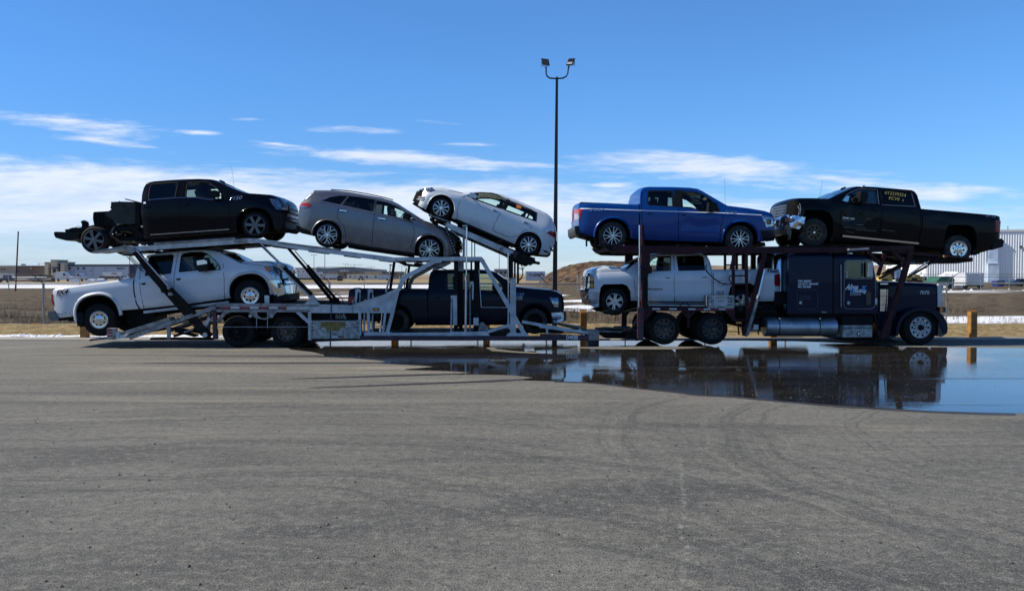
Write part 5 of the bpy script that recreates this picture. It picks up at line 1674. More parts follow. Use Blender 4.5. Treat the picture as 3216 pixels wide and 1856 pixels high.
    R.rod('drain_pipe', k2, (1300, 1100), (1300, 1270), 10, 'frame_black', .3); R.rod('drain_pipe', k2, (1335, 1100), (1335, 1270), 10, G, .3)
    # raised front ramp under the hatchback
    R.bar('lift_ramp_beam', k2, (1215, 450), (1722, 672), 40, W, .02, .1, True)
    R.bar('lift_ramp_tail', k2, (1715, 672), (1890, 728), 46, 'rail_maroon', .03, .1, True)
    R.poly('lift_ramp_tail', k2, [(1770, 655), (1880, 705), (1905, 735), (1860, 762), (1790, 740), (1740, 715)], 'frame_black', .0, .25, True)
    R.rod('ramp_axle', k2, (1880, 738), (1925, 744), 22, 'frame_black', .0); R.bolt(k2, (1920, 745), 12, .0, 'frame_black')
    ladder_tracks(R, k2, (1100, 385), (1850, 695), 12, 'deck_dark', .12)
    R.bar('ramp_tip', k2, (1082, 376), (1245, 430), 9, G, .05, .6)
    R.poly('ramp_tip', k2, [(1150, 398), (1245, 425), (1225, 440), (1170, 425)], 'frame_black', .1, .5)
    R.bar('ramp_strut', k2, (1212, 470), (1295, 690), 24, 'frame_black', .0, .07, True)
    for i in range(9):
        f = (i + .7) / 10
        R.box('strut_slot', k2, (1212 + 83 * f - 5, 470 + 220 * f - 7), (1212 + 83 * f + 5, 470 + 220 * f + 5), G, -.012, .03)
    R.hose('chain', k2, [(1612, 582), (1640, 575), (1655, 592), (1625, 600)], 5, 'frame_black', .1)
    R.box('ramp_bracket', k2, (1622, 622), (1650, 650), G, -.02, .1)
    # front lift post bundle
    R.bar('front_post', k2, (1726, 865), (1726, 1292), 44, W, -.01, .14, True)
    R.box('post_cap', k2, (1706, 855), (1748, 868), G, -.02, .16)
    R.hyd(k2, (1688, 665), (1690, 1000), (1690, 1212), 10, 14, -.04, cylmat='alu')
    R.bar('lift_column', k2, (1716, 670), (1716, 860), 22, 'frame_black', .02, .15, True)
    R.bar('lift_column', k2, (1740, 690), (1740, 860), 14, 'frame_black', .3, .1); R.bar('lift_column', k2, (1764, 690), (1764, 900), 16, 'frame_black', .15, .12)
    R.hose('hose', k2, [(1755, 720), (1790, 760), (1800, 820), (1785, 860), (1760, 870)], 8); R.hose('hose', k2, [(1770, 780), (1800, 800), (1795, 850), (1770, 880)], 7)
    R.hose('hose', k2, [(1640, 650), (1665, 690), (1690, 705)], 6); R.hose('hose', k2, [(1790, 745), (1810, 770), (1800, 800)], 3); R.hose('hose', k2, [(1820, 745), (1802, 790)], 3)
    # rams and props between the decks
    R.poly('lift_arm', k1, [(752, 645), (800, 640), (930, 810), (1370, 1290), (1340, 1322), (1295, 1300), (900, 850)], 'frame_black', .02, .12, True)
    R.hyd(k1, (790, 645), (1035, 922), (1240, 1130), 13, 30, -.08, both=True)
    R.box('arm_clamp', k1, (1050, 968), (1080, 990), G, -.1, .1)
    R.bolt(k1, (1322, 1290), 18, -.05, 'alu'); R.poly('arm_clamp', k1, [(978, 940), (1010, 930), (1020, 950), (990, 970)], 'frame_black', -.06, .1)
    R.bar('lift_arm', k1, (1712, 575), (1895, 752), 14, 'frame_black', .06, .08)
    R.hyd(k1, (1722, 572), (1900, 760), (2130, 985), 11, 30, -.04)
    R.bar('prop_beam', k1, (1876, 745), (2168, 1040), 34, W, .03, .1)
    R.bar('prop_beam', k2, (-65, 745), (230, 1040), 34, W, RW - .14, .1)
    R.poly('pivot_plate', k2, [(135, 1058), (180, 1012), (205, 1010), (252, 1058)], W, -.02, .1)
    R.bolt(k2, (188, 1034), 8, -.02, 'alu')
    R.hose('hose', k2, [(215, 1000), (240, 1030), (268, 1045)], 6)
    far = RW - .25
    R.bar('lift_arm', k2, (5, 625), (175, 820), 18, 'frame_black', far, .1); R.bar('lift_arm', k2, (150, 790), (345, 1030), 26, 'frame_black', far, .12)
    R.rod('piston_rod', k2, (62, 650), (160, 765), 8, 'frame_black', far - .2); R.rod('hydraulic_cylinder', k2, (155, 760), (392, 1040), 24, 'frame_black', far - .2)
    R.poly('pivot_plate', k2, [(322, 1048), (345, 1012), (392, 1010), (408, 1048)], 'frame_black', far - .1, .12)
    R.hose('hose', k2, [(372, 975), (410, 1000), (438, 1050)], 6, d=far)
    # coiled air line hanging beside the rear ram
    a_, b_ = R.P(k1, (742, 688), .05), R.P(k1, (862, 800), .05)
    pts = []
    for i in range(150):
        f = i / 149; an = f * 2 * PI * 15
        pts.append((a_[0] + (b_[0] - a_[0]) * f + .045 * math.cos(an), -.02 + .03 * math.sin(an * 1.0), a_[1] + (b_[1] - a_[1]) * f + .045 * math.sin(an)))
    R.build(MB().tube(pts, .006, 5), 'coiled_air_line', 'rubber')
    # short rams holding the middle of the deck
    R.bar('deck_prop', k2, (822, 720), (786, 965), 18, 'frame_black', .1, .1)
    R.hyd(k2, (790, 760), (780, 870), (757, 968), 9, 15, -.02, cylmat='alu')
    R.bar('prop_bracket', k2, (782, 757), (812, 760), 8, G, .0, .1)
    R.bar('deck_prop', k2, (935, 755), (912, 945), 18, 'frame_black', far, .1); R.rod('piston_rod', k2, (912, 780), (895, 945), 9, 'frame_black', far - .1)
    R.poly('wheel_cradle', k2, [(1090, 770), (1170, 748), (1240, 735), (1250, 742), (1200, 770), (1130, 800)], G, .3, .5)
    R.bar('cross_strut', k2, (1100, 762), (1220, 795), 7, 'frame_black', .3, .04); R.bar('cross_strut', k2, (1190, 758), (1110, 800), 7, 'frame_black', .4, .04)
    # rear ramps of the lower deck
    R.bar('rear_ramp', k1, (742, 1312), (1400, 1078), 30, G, -.02, .1, True)
    R.bar('rear_ramp', k1, (668, 1290), (1050, 1172), 32, G, .12, .35, True)
    R.bar('rear_ramp', k1, (1000, 1200), (1400, 1100), 14, 'deck_dark', .3, .4)
    R.bar('ramp_tread', k1, (440, 1330), (760, 1290), 14, 'frame_black', .15, .55, True)
    R.bar('ramp_tread', k1, (470, 1325), (600, 1302), 8, G, .1, .1)
    R.box('tail_light_box', k1, (577, 1240), (640, 1322), G, -.04, .12)
    for y in (1248, 1268, 1292): R.box('tail_lens', k1, (582, y), (620, y + 9), 'red_lens', -.05, -.03)
    R.box('ramp_block', k1, (640, 1262), (668, 1320), W, -.02, .12); R.box('ramp_block', k1, (668, 1290), (720, 1318), W, 0, .3)
    R.bar('ramp_post', k1, (1041, 1210), (1041, 1322), 22, G, 0, .07)
    R.poly('frame_post', k1, [(1374, 1060), (1404, 1060), (1408, 1322), (1380, 1322)], 'rail_maroon', -.015, .1, True)
    R.bar('frame_post', k1, (1350, 1110), (1335, 1300), 24, G, .3, .1)
    R.bar('pump_link', k1, (1355, 1160), (1318, 1225), 24, W, .1, .1)
    for p, q, t_ in (((1080, 1300), (1380, 1195), 16), ((1060, 1240), (1370, 1290), 12), ((900, 1322), (1380, 1322), 14), ((1120, 1280), (1300, 1240), 20), ((1150, 1235), (1330, 1165), 10), ((1090, 1262), (1240, 1300), 14)):
        R.bar('under_frame', k1, p, q, t_, 'frame_black', .5 + random.random(), .3)
    R.bar('loose_pole', k1, (1120, 1222), (1300, 1180), 5, 'trailer_grey', .2, .04); R.bar('loose_pole', k1, (1160, 1270), (1230, 1248), 6, W, .2, .05)
    R.box('deck_cross_plate', k1, (1400, 1056), (2100, 1066), 'deck_dark', .1, 2.5)
    R.box('wheel_stop', k1, (1773, 990), (1807, 1052), W, .05, .12)
    # wheel boxes, braces and guard wire
    R.bar('wheel_brace', k1, (1480, 1110), (1412, 1192), 24, G, .0, .07); R.bar('wheel_brace', k1, (2020, 1112), (2108, 1192), 24, W, .0, .07)
    R.bar('wheel_post', k1, (2115, 1110), (2118, 1330), 22, W, -.01, .08)
    for x in (1712, 1795): R.rod('hanger_rod', k1, (x, 1112), (x, 1240), 5, 'alu', .0)
    R.poly('spring_hanger', k1, [(1645, 1112), (1710, 1112), (1725, 1150), (1755, 1165), (1790, 1160), (1800, 1112), (1868, 1112), (1835, 1150), (1780, 1175), (1700, 1160)], G, .03, .06)
    for x in (1667, 1830): R.bolt(k1, (x, 1146), 13, .0, 'alu')
    R.rod('guard_wire', k1, (1405, 1230), (2110, 1230), 5, 'alu', -.03)
    R.poly('suspension', k1, [(1500, 1120), (2050, 1120), (1990, 1240), (1850, 1290), (1680, 1290), (1520, 1240)], 'frame_black', .65, 1.3)
    R.wheel(k1, (1570, 1265), 120, 'truck_dark', .60, .06, dual=True); R.wheel(k1, (1942, 1265), 120, 'truck_steel', .60, .06, dual=True)
    R.bar('bumper_post', k1, (1404, 1250), (1404, 1322), 22, 'rail_maroon', 2.3, .1)
    return R


# ------------------------------------------------------------ tractor
def build_tractor():
    R = Rig('tractor_truck', 'dark blue long-nose tractor with sleeper, chrome tank and maroon overhead car rack', 'truck', k4, (1195, 1372))
    B = 'tractor_blue'; Mr = 'maroon'

    def loft(name, k, top, bot, d0, d1, mat, n=18, r=.14, taper=None):
        """rounded cabin volume between a top and a bottom outline"""
        tp = mono([R.P(k, p, max(d0, 0)) for p in top]); bt = mono([R.P(k, p, max(d0, 0)) for p in bot])
        xs = sorted({round(tp[0][0] + (tp[-1][0] - tp[0][0]) * i / n, 3) for i in range(n + 1)} | {round(p[0], 3) for p in tp})
        secs = []
        yc = (d0 + d1) / 2
        for x in xs:
            zt = interp(tp, x); zb = interp(bt, x); h = (d1 - d0) / 2 - (taper(x, tp) if taper else 0)
            half = [(0, zb), (h, zb), (h, (zb + zt) / 2)]
            for i in range(6):
                a = PI / 2 * i / 5; rr = min(r, (zt - zb) * .4)
                half.append((h - rr * (1 - math.cos(a)), zt - rr + rr * math.sin(a)))
            half.append((0, zt + .03))
            secs.append([(x, yc - y, z) for y, z in half] + [(x, yc + y, z) for y, z in reversed(half[1:-1])])
        m = len(secs[0]); mb = MB(); fs = []
        for i in range(len(secs) - 1):
            for j in range(m): fs.append((i * m + j, i * m + (j + 1) % m, (i + 1) * m + (j + 1) % m, (i + 1) * m + j))
        fs += [tuple(range(m)), tuple((len(secs) - 1) * m + j for j in range(m - 1, -1, -1))]
        mb.add([p for q in secs for p in q], fs)
        return R.build(mb, name, mat, None, 30)
    sl = loft('sleeper', k4, [(188, 690), (192, 672), (205, 664), (505, 664), (522, 670), (526, 690)], [(188, 1130), (526, 1130)], .06, 2.54, B)
    cab = loft('cab', k4, [(527, 685), (540, 672), (640, 668), (720, 672), (790, 684), (822, 700), (838, 760), (852, 830), (868, 872), (872, 890)],
               [(527, 1128), (760, 1128), (872, 1128)], .10, 2.50, B, r=.16)
    # real window opening: cut the cab through, then hollow it
    w = [(622, 742), (632, 730), (800, 728), (822, 740), (826, 850), (800, 856), (622, 856)]
    cut = []

    def cutter(mb):
        c = R.build(mb, 'cut', B, None, 0); cut.append(c)
    cutter(MB().prism([R.P(k4, p, .1) for p in w], -.5, 3.1))
    cutter(MB().prism([R.P(k4, p, .1) for p in [(560, 705), (790, 705), (812, 740), (830, 870), (830, 960), (560, 960)]], .17, 2.43))
    ws = [R.P(k4, p, .1) for p in [(832, 738), (836, 728), (880, 850), (862, 862)]]
    cutter(MB().prism([(ws[0][0] - .2, ws[0][1]), (ws[1][0] + .3, ws[1][1]), (ws[2][0] + .3, ws[2][1]), (ws[3][0] - .2, ws[3][1])], .28, 2.32))
    for c in cut:
        md = cab.modifiers.new('b', 'BOOLEAN'); md.operation = 'DIFFERENCE'; md.object = c; md.solver = 'EXACT'
    bpy.context.view_layer.update(); dg = bpy.context.evaluated_depsgraph_get()
    me = bpy.data.meshes.new_from_object(cab.evaluated_get(dg)); cab.modifiers.clear(); cab.data = me
    for c in cut: bpy.data.objects.remove(c)
    me.set_sharp_from_angle(angle=math.radians(28))

    def pane(name, pts, d, mat, par, t_=.006): return R.build(MB().prism([R.P(k4, p, .1) for p in pts], d, d + t_), name, mat, par, 0)
    for d in (.11, 2.485):
        o = pane('side_window', w, d, 'clear_glass', None)
        R.build(MB().bar(R.P(k4, (757, 730), .1), R.P(k4, (754, 856), .1), .02, d - .01, d + .016), 'window_divider', 'alu', o, 0)
    R.build(MB().prism([ws[0], ws[1], (ws[2][0] - .02, ws[2][1]), ws[3]], .28, 2.32), 'windshield', 'clear_glass_blue', None, 0)
    seat = R.build(MB().prism([R.P(k4, p, .5) for p in [(640, 870), (690, 870), (700, 780), (735, 745), (765, 745), (700, 880), (760, 890), (640, 900)]], .45, .95), 'seat', 'seat_cloth')
    R.build(MB().tube([(R.P(k4, (775, 845), .5)[0] + .07 * math.sin(2 * PI * i / 16), .7 + .2 * math.cos(2 * PI * i / 16), R.P(k4, (775, 845), .5)[1] + .18 * math.sin(2 * PI * i / 16)) for i in range(17)], .015, 6), 'steering_wheel', 'black_plastic')
    # hood with fender
    hood = loft('hood', k4, [(866, 900), (880, 886), (1000, 889), (1150, 894), (1290, 900), (1318, 905)], [(866, 1200), (1000, 1120), (1318, 1075)], .42, 2.18, B, r=.12)
    R.poly('grille_shell', k4, [(1318, 912), (1345, 914), (1357, 935), (1358, 1070), (1320, 1074)], 'alu', .40, 1.80)
    for i in range(12): R.bolt(k4, (1324, 930 + i * 12), 2.2, .40, 'alu')
    fc = (1195, 1240)
    pts = [(1006, 1300), (1008, 1240), (1022, 1190), (1050, 1145), (1095, 1108), (1150, 1085), (1215, 1078), (1280, 1086), (1330, 1112), (1368, 1150), (1392, 1200), (1398, 1245), (1392, 1275), (1370, 1282), (1352, 1240), (1330, 1180),
           (1290, 1135), (1240, 1112), (1190, 1106), (1130, 1118), (1080, 1150), (1045, 1195), (1030, 1240), (1022, 1300)]
    fo = R.poly('fender', k4, pts, B, .04, .62)
    R.poly('fender', k4, pts, B, RW - .66, .62)
    R.poly('fender_skirt', k4, [(866, 1130), (1005, 1120), (1060, 1110), (1100, 1095), (1150, 1086), (1290, 1086), (1320, 1074), (866, 1010)], B, .30, .2, True)
    R.poly('fender_skirt', k4, [(866, 1000), (1000, 1010), (1010, 1200), (1000, 1310), (880, 1300), (866, 1200)], B, .25, 2.1)
    R.poly('front_bumper', k4, [(1330, 1180), (1362, 1190), (1396, 1225), (1390, 1282), (1352, 1305), (1322, 1300)], 'grille_black', .06, 2.48)
    R.box('turn_signal', k4, (1336, 1078), (1386, 1118), 'grille_black', .12, .35, bev=.02)
    R.box('lamp_lens', k4, (1340, 1086), (1362, 1112), 'amber_lens', .10, .2)
    R.rod('mirror_stay', k4, (1385, 1075), (1387, 1130), 6, 'alu', .1)
    # door outline, badge lettering, handles
    def ring(k, pts, t_, mat, name, d, par):
        P = [R.P(k, p, .1) for p in pts]; P.append(P[0]); mb = MB()
        mb.tube([(p[0], d, p[1]) for p in P], t_ * R.per / 2, 5, cap=False)
        R.build(mb, name, mat, par)
    ring(k4, [(612, 738), (625, 722), (800, 720), (828, 735), (845, 850), (850, 1050), (838, 1078), (815, 1092), (640, 1092), (615, 1085), (606, 1060)], 3.2, 'alu', 'door_seal', .095, cab)
    ring(k4, [(246, 965), (260, 950), (388, 950), (403, 965), (403, 1080), (388, 1094), (262, 1094), (246, 1082)], 2.5, 'grey_letter', 'locker_seal', .056, sl)
    ring(k4, [(618, 740), (630, 728), (802, 726), (824, 740), (828, 852), (800, 860), (618, 860)], 3.5, 'alu', 'window_trim', .094, cab)
    R.rod('grab_handle', k4, (586, 755), (588, 1080), 5, 'alu', .04, par=cab)
    for p in ((278, 1045), (644, 1047)):
        R.box('latch', k4, (p[0] - 10, p[1] - 12), (p[0] + 8, p[1] + 12), 'alu', .03, .1); R.box('latch_frame', k4, (p[0] + 9, p[1] - 14), (p[0] + 15, p[1] + 14), 'grille_black', .045, .1)
    R.rod('mirror_bracket', k4, (812, 728), (820, 860), 6, 'alu', -.06); R.rod('mirror_arm', k4, (668, 868), (822, 862), 4, 'alu', .04)
    R.box('side_mirror', k4, (782, 742), (812, 848), 'alu', -.12, -.05)
    R.poly('door_vent', k4, [(776, 975), (785, 960), (805, 960), (815, 975), (815, 1050), (805, 1064), (785, 1064), (776, 1050)], 'grille_black', .085, .02, par=cab)
    R.box('door_hinge', k4, (846, 1012), (862, 1060), 'alu', .06, .12)
    R.bar('cab_joint', k4, (527, 672), (527, 1128), 5, 'dark_interior', .05, .05)
    def tx(body, p, size, mat, d=.055, par=None, **kw):
        q = R.P(k4, p, .06); return text('lettering', body, size, M[mat], par or R.root, (q[0] - R.off[0], d - R.off[1], q[1]), **kw)
    tx('VIN 485821\nUS DOT 2844347\nMC 967685', (257, 888), .080, 'white_letter', par=sl, sx=1.0, bold=.003, space=1.02)
    tx('GVW 80,000\nVIN XE485821', (270, 1003), .062, 'grey_letter', par=sl, sx=.95)
    tx('Sleeper', (436, 1120), .05, 'white_letter', par=sl, shear=.3)
    tx('Alma', (622, 946), .22, 'white_letter', .086, par=cab, shear=.45, bold=.008, sx=.78)
    tx('X', (744, 946), .15, 'blue_letter', .087, par=cab, shear=.3, bold=.012)
    tx('T', (650, 974), .18, 'blue_letter', .083, par=cab, shear=.4, bold=.012, sx=.85)
    tx('rucking', (678, 968), .145, 'white_letter', .085, par=cab, shear=.4, bold=.005, sx=.88)
    tx('1.204.615.5555', (660, 980), .045, 'white_letter', .09, par=cab, shear=.2)
    tx('Plum Coulee, MB', (655, 990), .045, 'white_letter', .09, par=cab, shear=.5)
    tx('7070', (1238, 983), .145, 'white_letter', .405, par=hood, sx=1.0, bold=.002)
    # chassis, tanks, boxes
    tank = MB(); a = R.P(k4, (22, 1233), .1); b = R.P(k4, (568, 1233), .1); rr = 75 * R.per
    def hull(mb, r): mb.tube([(a[0] + .0, .08 + rr, a[1]), (a[0] + .03, .08 + rr, a[1]), (b[0] - .03, .08 + rr, b[1]), (b[0], .08 + rr, b[1])], [r * .86, r, r, r * .86], 40)
    for y in (0, RW - .16 - 2 * rr):
        mb = MB(); mb.tube([(a[0], .08 + rr + y, a[1]), (a[0] + .03, .08 + rr + y, a[1]), (b[0] - .03, .08 + rr + y, b[1]), (b[0], .08 + rr + y, b[1])], [rr * .86, rr, rr, rr * .86], 40)
        tk = R.build(mb, 'fuel_tank', 'alu')
        if y == 0:
            for x in (118, 426):
                xx = R.P(k4, (x, 1233), .1)[0]
                R.build(MB().tube([(xx - .012, .08 + rr, a[1]), (xx + .012, .08 + rr, a[1])], rr * 1.012, 40), 'tank_strap', 'frame_black', tk)
            for x in (118, 426): R.box('strap_bolt', k4, (x - 6, 1160), (x + 6, 1172), 'chrome', .2, .3, par=tk)
    bx = R.box('step_box', k4, (600, 1218), (824, 1308), 'galv', .0, .5, bev=.01)
    R.bar('box_lid', k4, (600, 1238), (824, 1238), 4, 'frame_black', -.006, .02, par=bx)
    x, z = R.P(k4, (713, 1281), 0)
    R.build(MB().lathe([(0, -.01), (.06, -.01), (.06, .01)], 5, (x, 0, z)), 'box_latch', 'frame_black', bx)
    R.build(MB().lathe([(0, -.014), (.045, -.014), (.045, .0)], 5, (x, 0, z)), 'latch_plate', 'chrome', bx)
    R.bar('latch_handle', k4, (713, 1272), (713, 1292), 6, 'frame_black', -.02, .02, par=bx)
    R.box('chassis_frame', k4, (-300, 1090), (1320, 1200), 'frame_black', .85, 1.75)
    R.box('cab_floor', k4, (190, 1130), (870, 1160), 'frame_black', .3, 2.3)
    R.box('battery_box', k4, (595, 1150), (830, 1215), 'frame_black', .15, 2.4)
    R.box('air_tank', k4, (-20, 1050), (95, 1130), 'frame_black', .5, 2.0)
    R.poly('side_skirt', k4, [(585, 1320), (960, 1318), (1010, 1340), (960, 1340), (850, 1335), (585, 1330)], 'frame_black', .5, 1.4)
    # air cleaner and exhaust stack
    for d in (.12, 2.12):
        x, z0 = R.P(k4, (922, 1116), .1); z1 = R.P(k4, (922, 898), .1)[1]; r = 46 * R.per
        ac = R.build(MB().tube([(x, d + r, z0), (x, d + r, z0 + .02), (x, d + r, z1 - .16), (x, d + r, z1)], [r * .8, r * .95, r, r * .98], 28), 'air_cleaner', 'chrome')
        R.build(MB().tube([(x, d + r, z1 - .17), (x, d + r, z1 - .03)], r * 1.05, 28), 'cleaner_band', 'frame_black', ac)
        for f in (.25, .55): R.build(MB().tube([(x, d + r, z0 + (z1 - z0) * f), (x, d + r, z0 + (z1 - z0) * f + .012)], r * 1.02, 28, ), 'cleaner_strap', 'frame_black', ac)
    for d in (.45, 1.75):
        x, z0 = R.P(k4, (143, 1060), .3); z1 = R.P(k4, (143, 672), .3)[1]; r = 46 * R.per
        R.build(MB().tube([(x, d + r, z0), (x, d + r, z1 - .12), (x, d + r, z1 - .03), (x, d + r, z1)], [r, r, r * .8, r * .5], 28), 'exhaust_stack', 'chrome')
    R.box('stack_guard', k4, (80, 960), (186, 1060), 'frame_black', .3, 2.2)
    R.poly('mud_flap_bracket', k4, [(150, 1060), (185, 1050), (188, 1130), (168, 1130), (160, 1075)], 'alu', .25, .1)
    # overhead rack
    R.poly('overhead_beam', k3, [(548, 612), (640, 608), (1941, 626), (1941, 668), (700, 672), (560, 668)], Mr, 0, .1, True)
    R.poly('overhead_beam', k4, [(0, 625), (620, 622), (800, 614), (1140, 610), (1140, 636), (1110, 645), (640, 662), (0, 668)], Mr, .003, .1, True)
    ladder_tracks(R, k3, (520, 618), (1941, 632), 14, 'deck_dark'); ladder_tracks(R, k4, (0, 622), (1100, 615), 12, 'deck_dark')
    R.bar('beam_cap', k3, (800, 620), (1640, 628), 6, 'frame_black', .15, .5); R.bar('wheel_chock', k3, (1040, 605), (1150, 606), 8, 'frame_black', .15, .6)
    R.poly('beam_tail', k3, [(480, 612), (520, 600), (560, 608), (640, 612), (640, 660), (560, 668), (520, 650), (500, 634)], 'frame_black', .02, .3, True)
    R.bar('tail_spike', k3, (445, 606), (520, 614), 5, 'frame_black', .2, .3); R.bar('tail_spike', k3, (466, 626), (510, 632), 5, 'frame_black', .2, .3)
    R.rod('tail_roller', k3, (498, 618), (530, 618), 24, 'frame_black', .1)
    R.bar('deck_plate', k4, (190, 609), (660, 608), 7, 'deck_dark', .1, .8)
    ho = R.hyd(k4, (630, 645), (640, 645), (800, 636), 12, 20, -.06, cylmat='alu')
    # rear posts
    R.hyd(k3, (748, 455), (748, 700), (744, 1082), 12, 14, -.05, cylmat='alu', rodmat='chrome')
    R.bar('rear_mast', k3, (774, 452), (776, 690), 17, Mr, .0, .1, True)
    R.poly('rear_post', k3, [(768, 668), (830, 672), (828, 780), (845, 785), (845, 808), (812, 808), (812, 1080), (850, 1085), (780, 1180), (765, 1180), (768, 780), (760, 780)], Mr, .01, .14, True)
    R.bar('rear_post', k3, (797, 780), (797, 1085), 26, 'frame_black', -.01, .1)
    R.poly('rear_frame', k3, [(737, 1082), (782, 1082), (778, 1320), (735, 1318)], 'rail_maroon', -.01, .12, True)
    for y in (1130, 1155, 1183): R.box('marker_light', k3, (747, y), (758, y + 9), 'red_lens', -.035, 0)
    R.hose('hose', k3, [(735, 1150), (715, 1200), (680, 1245), (665, 1262)], 9); R.hose('hose', k3, [(730, 1180), (700, 1240), (655, 1250), (620, 1262)], 7); R.hose('hose', k3, [(740, 1200), (722, 1262), (700, 1268), (640, 1270)], 6)
    R.hose('hose', k3, [(800, 680), (770, 720), (760, 900), (775, 985), (800, 1000)], 5)
    # coupling to the trailer
    R.poly('coupling_arm', k3, [(438, 1248), (520, 1242), (640, 1250), (700, 1268), (760, 1278), (760, 1322), (490, 1316), (440, 1290)], 'frame_black', .9, .8)
    R.bar('coupling_arm', k3, (440, 1262), (700, 1270), 14, 'trailer_grey', .85, .1)
    R.box('rear_cross_frame', k3, (650, 1262), (775, 1320), 'frame_black', .2, 2.4)
    R.poly('coupling_tip', k3, [(712, 1320), (745, 1320), (728, 1338)], 'frame_black', .2, .1)
    # side frame above the drive wheels
    R.bar('side_frame', k3, (780, 1093), (1470, 1096), 30, Mr, -.005, .1, True)
    R.refl(k3, (846, 1092), (1100, 1093), 11, 4, ('reflector_white', 'maroon'), d=-.022); R.refl(k3, (1120, 1094), (1465, 1095), 11, 6, ('reflector_white', 'reflector_red'), d=-.022)
    R.poly('frame_gusset', k3, [(782, 1108), (860, 1108), (785, 1190)], Mr, .0, .08); R.poly('frame_gusset', k3, [(1400, 1108), (1478, 1108), (1478, 1190)], Mr, .0, .08)
    R.bar('fender_post', k3, (1122, 1108), (1122, 1235), 18, Mr, .0, .06); R.poly('fender_brace', k3, [(1068, 1108), (1090, 1108), (1122, 1140), (1155, 1108), (1178, 1108), (1128, 1170), (1116, 1170)], Mr, .002, .06)
    R.rod('guard_wire', k3, (780, 1221), (1440, 1226), 5, 'frame_black', -.03)
    R.bar('tube_rail', k3, (820, 1062), (1250, 1068), 9, 'alu', .1, .06); R.bar('tube_rail', k3, (815, 1046), (1255, 1050), 6, 'trailer_grey', .2, .06)
    R.hose('hose', k3, [(1060, 1070), (1080, 1045), (1110, 1045), (1130, 1068)], 5)
    R.wheel(k3, (940, 1245), 121, 'truck_steel', .64, .06, dual=True); R.wheel(k3, (1306, 1245), 121, 'truck_steel', .64, .06, dual=True)
    # white pickup's wheel stands: low rack
    R.poly('lower_rack_arm', k3, [(470, 1115), (520, 1100), (640, 1112), (745, 1080), (775, 1085), (770, 1112), (640, 1118), (560, 1125), (500, 1136)], 'frame_black', .12, .5, True)
    R.box('lower_rack_floor', k3, (745, 1070), (1680, 1090), 'deck_dark', .12, 2.48)
    R.bar('lower_rack_rail', k3, (1480, 1113), (1790, 1113), 12, 'frame_black', .1, .5)
    # ladders
    R.bar('ladder_post', k3, (1466, 665), (1466, 1182), 20, Mr, .0, .07); R.bar('ladder_post', k3, (1565, 665), (1568, 1182), 20, Mr, .0, .07)
    for y in (840, 905, 1176): R.bar('ladder_rung', k3, (1466, y), (1566, y), 11, Mr, .01, .05)
    R.bar('ladder_rung', k3, (1400, 758), (1575, 758), 11, Mr, .05, .05)
    for x, w_ in ((1403, 17), (1492, 17), (1541, 20)): R.bar('ladder_post', k3, (x, 665), (x, 800), w_, Mr, RW - .3, .08)
    R.bar('ladder_post', k3, (1620, 665), (1618, 800), 38, Mr, RW - .3, .1)
    R.hose('guard_wire', k3, [(1480, 690), (1600, 672), (1640, 668)], 3)
    R.hose('hose', k3, [(1258, 755), (1258, 800), (1310, 855), (1370, 895), (1425, 905), (1450, 898)], 10, d=-.02); R.hose('hose', k3, [(1450, 898), (1432, 870), (1440, 840), (1462, 845)], 9, d=-.02)
    # leaning ram and strut behind the cab
    R.bar('strut', k3, (1708, 665), (1552, 1300), 34, 'maroon', .0, .1, True)
    R.hyd(k3, (1708, 790), (1660, 990), (1572, 1296), 14, 25, -.05, cylmat='trailer_grey')
    # control box
    cb = R.box('control_box', k3, (1266, 990), (1466, 1086), 'galv', -.06, .3, bev=.008)
    R.box('control_plate', k3, (1310, 1000), (1412, 1070), 'alu', -.068, -.05, par=cb); R.box('control_label', k3, (1318, 996), (1402, 1012), 'concrete', -.074, -.06, par=cb)
    for x in (1275, 1295, 1428, 1446):
        for y in (1010, 1035, 1062): R.bolt(k3, (x, y), 4, -.062, 'frame_black')
    R.bolt(k3, (1293, 1064), 12, -.065, 'concrete')
    q = R.P(k3, (1340, 1034)); text('lettering', 'DANGER', .04, M['dark_letter'], cb, (q[0] - R.off[0], -.072 - R.off[1], q[1]))
    for i in range(6): R.rod('control_lever', k3, (1340 + 10 * i, 957), (1340 + 10 * i, 992), 4.5, 'frame_black', .05)
    R.box('amber_marker', k3, (1484, 1190), (1524, 1204), 'amber_lens', -.02, .05)
    R.box('valve_box', k3, (1618, 1212), (1655, 1252), 'alu', .2, .4)
    R.poly('frame_bracket', k3, [(1470, 1110), (1800, 1110), (1800, 1190), (1700, 1230), (1560, 1240), (1480, 1210)], 'frame_black', .5, 1.5)
    for x in (1500, 1530, 1650, 1700): R.rod('air_line', k3, (x, 1200), (x + 8, 1290), 12, 'frame_black', .4)
    # front rack over the hood
    R.poly('rack_leg', k4, [(1112, 612), (1140, 612), (1142, 640), (1085, 850), (975, 1170), (960, 1260), (940, 1325), (900, 1325), (885, 1300), (1000, 1000), (1062, 790), (1105, 640)], Mr, .0, .1, True)
    R.bar('rack_foot', k4, (850, 1322), (975, 1322), 10, 'frame_black', -.03, .3)
    R.poly('rack_foot', k4, [(862, 1262), (905, 1262), (940, 1325), (880, 1325)], Mr, .02, .2)
    R.bar('rack_leg', k4, (840, 1130), (905, 1310), 18, Mr, .25, .08)
    R.bar('rack_brace', k4, (975, 645), (1082, 750), 26, Mr, .01, .08)
    far = RW - .15
    R.bar('rack_brace', k4, (800, 662), (890, 752), 24, Mr, .05, .08, True); R.bar('rack_brace', k4, (925, 668), (872, 840), 22, Mr, .06, .08)
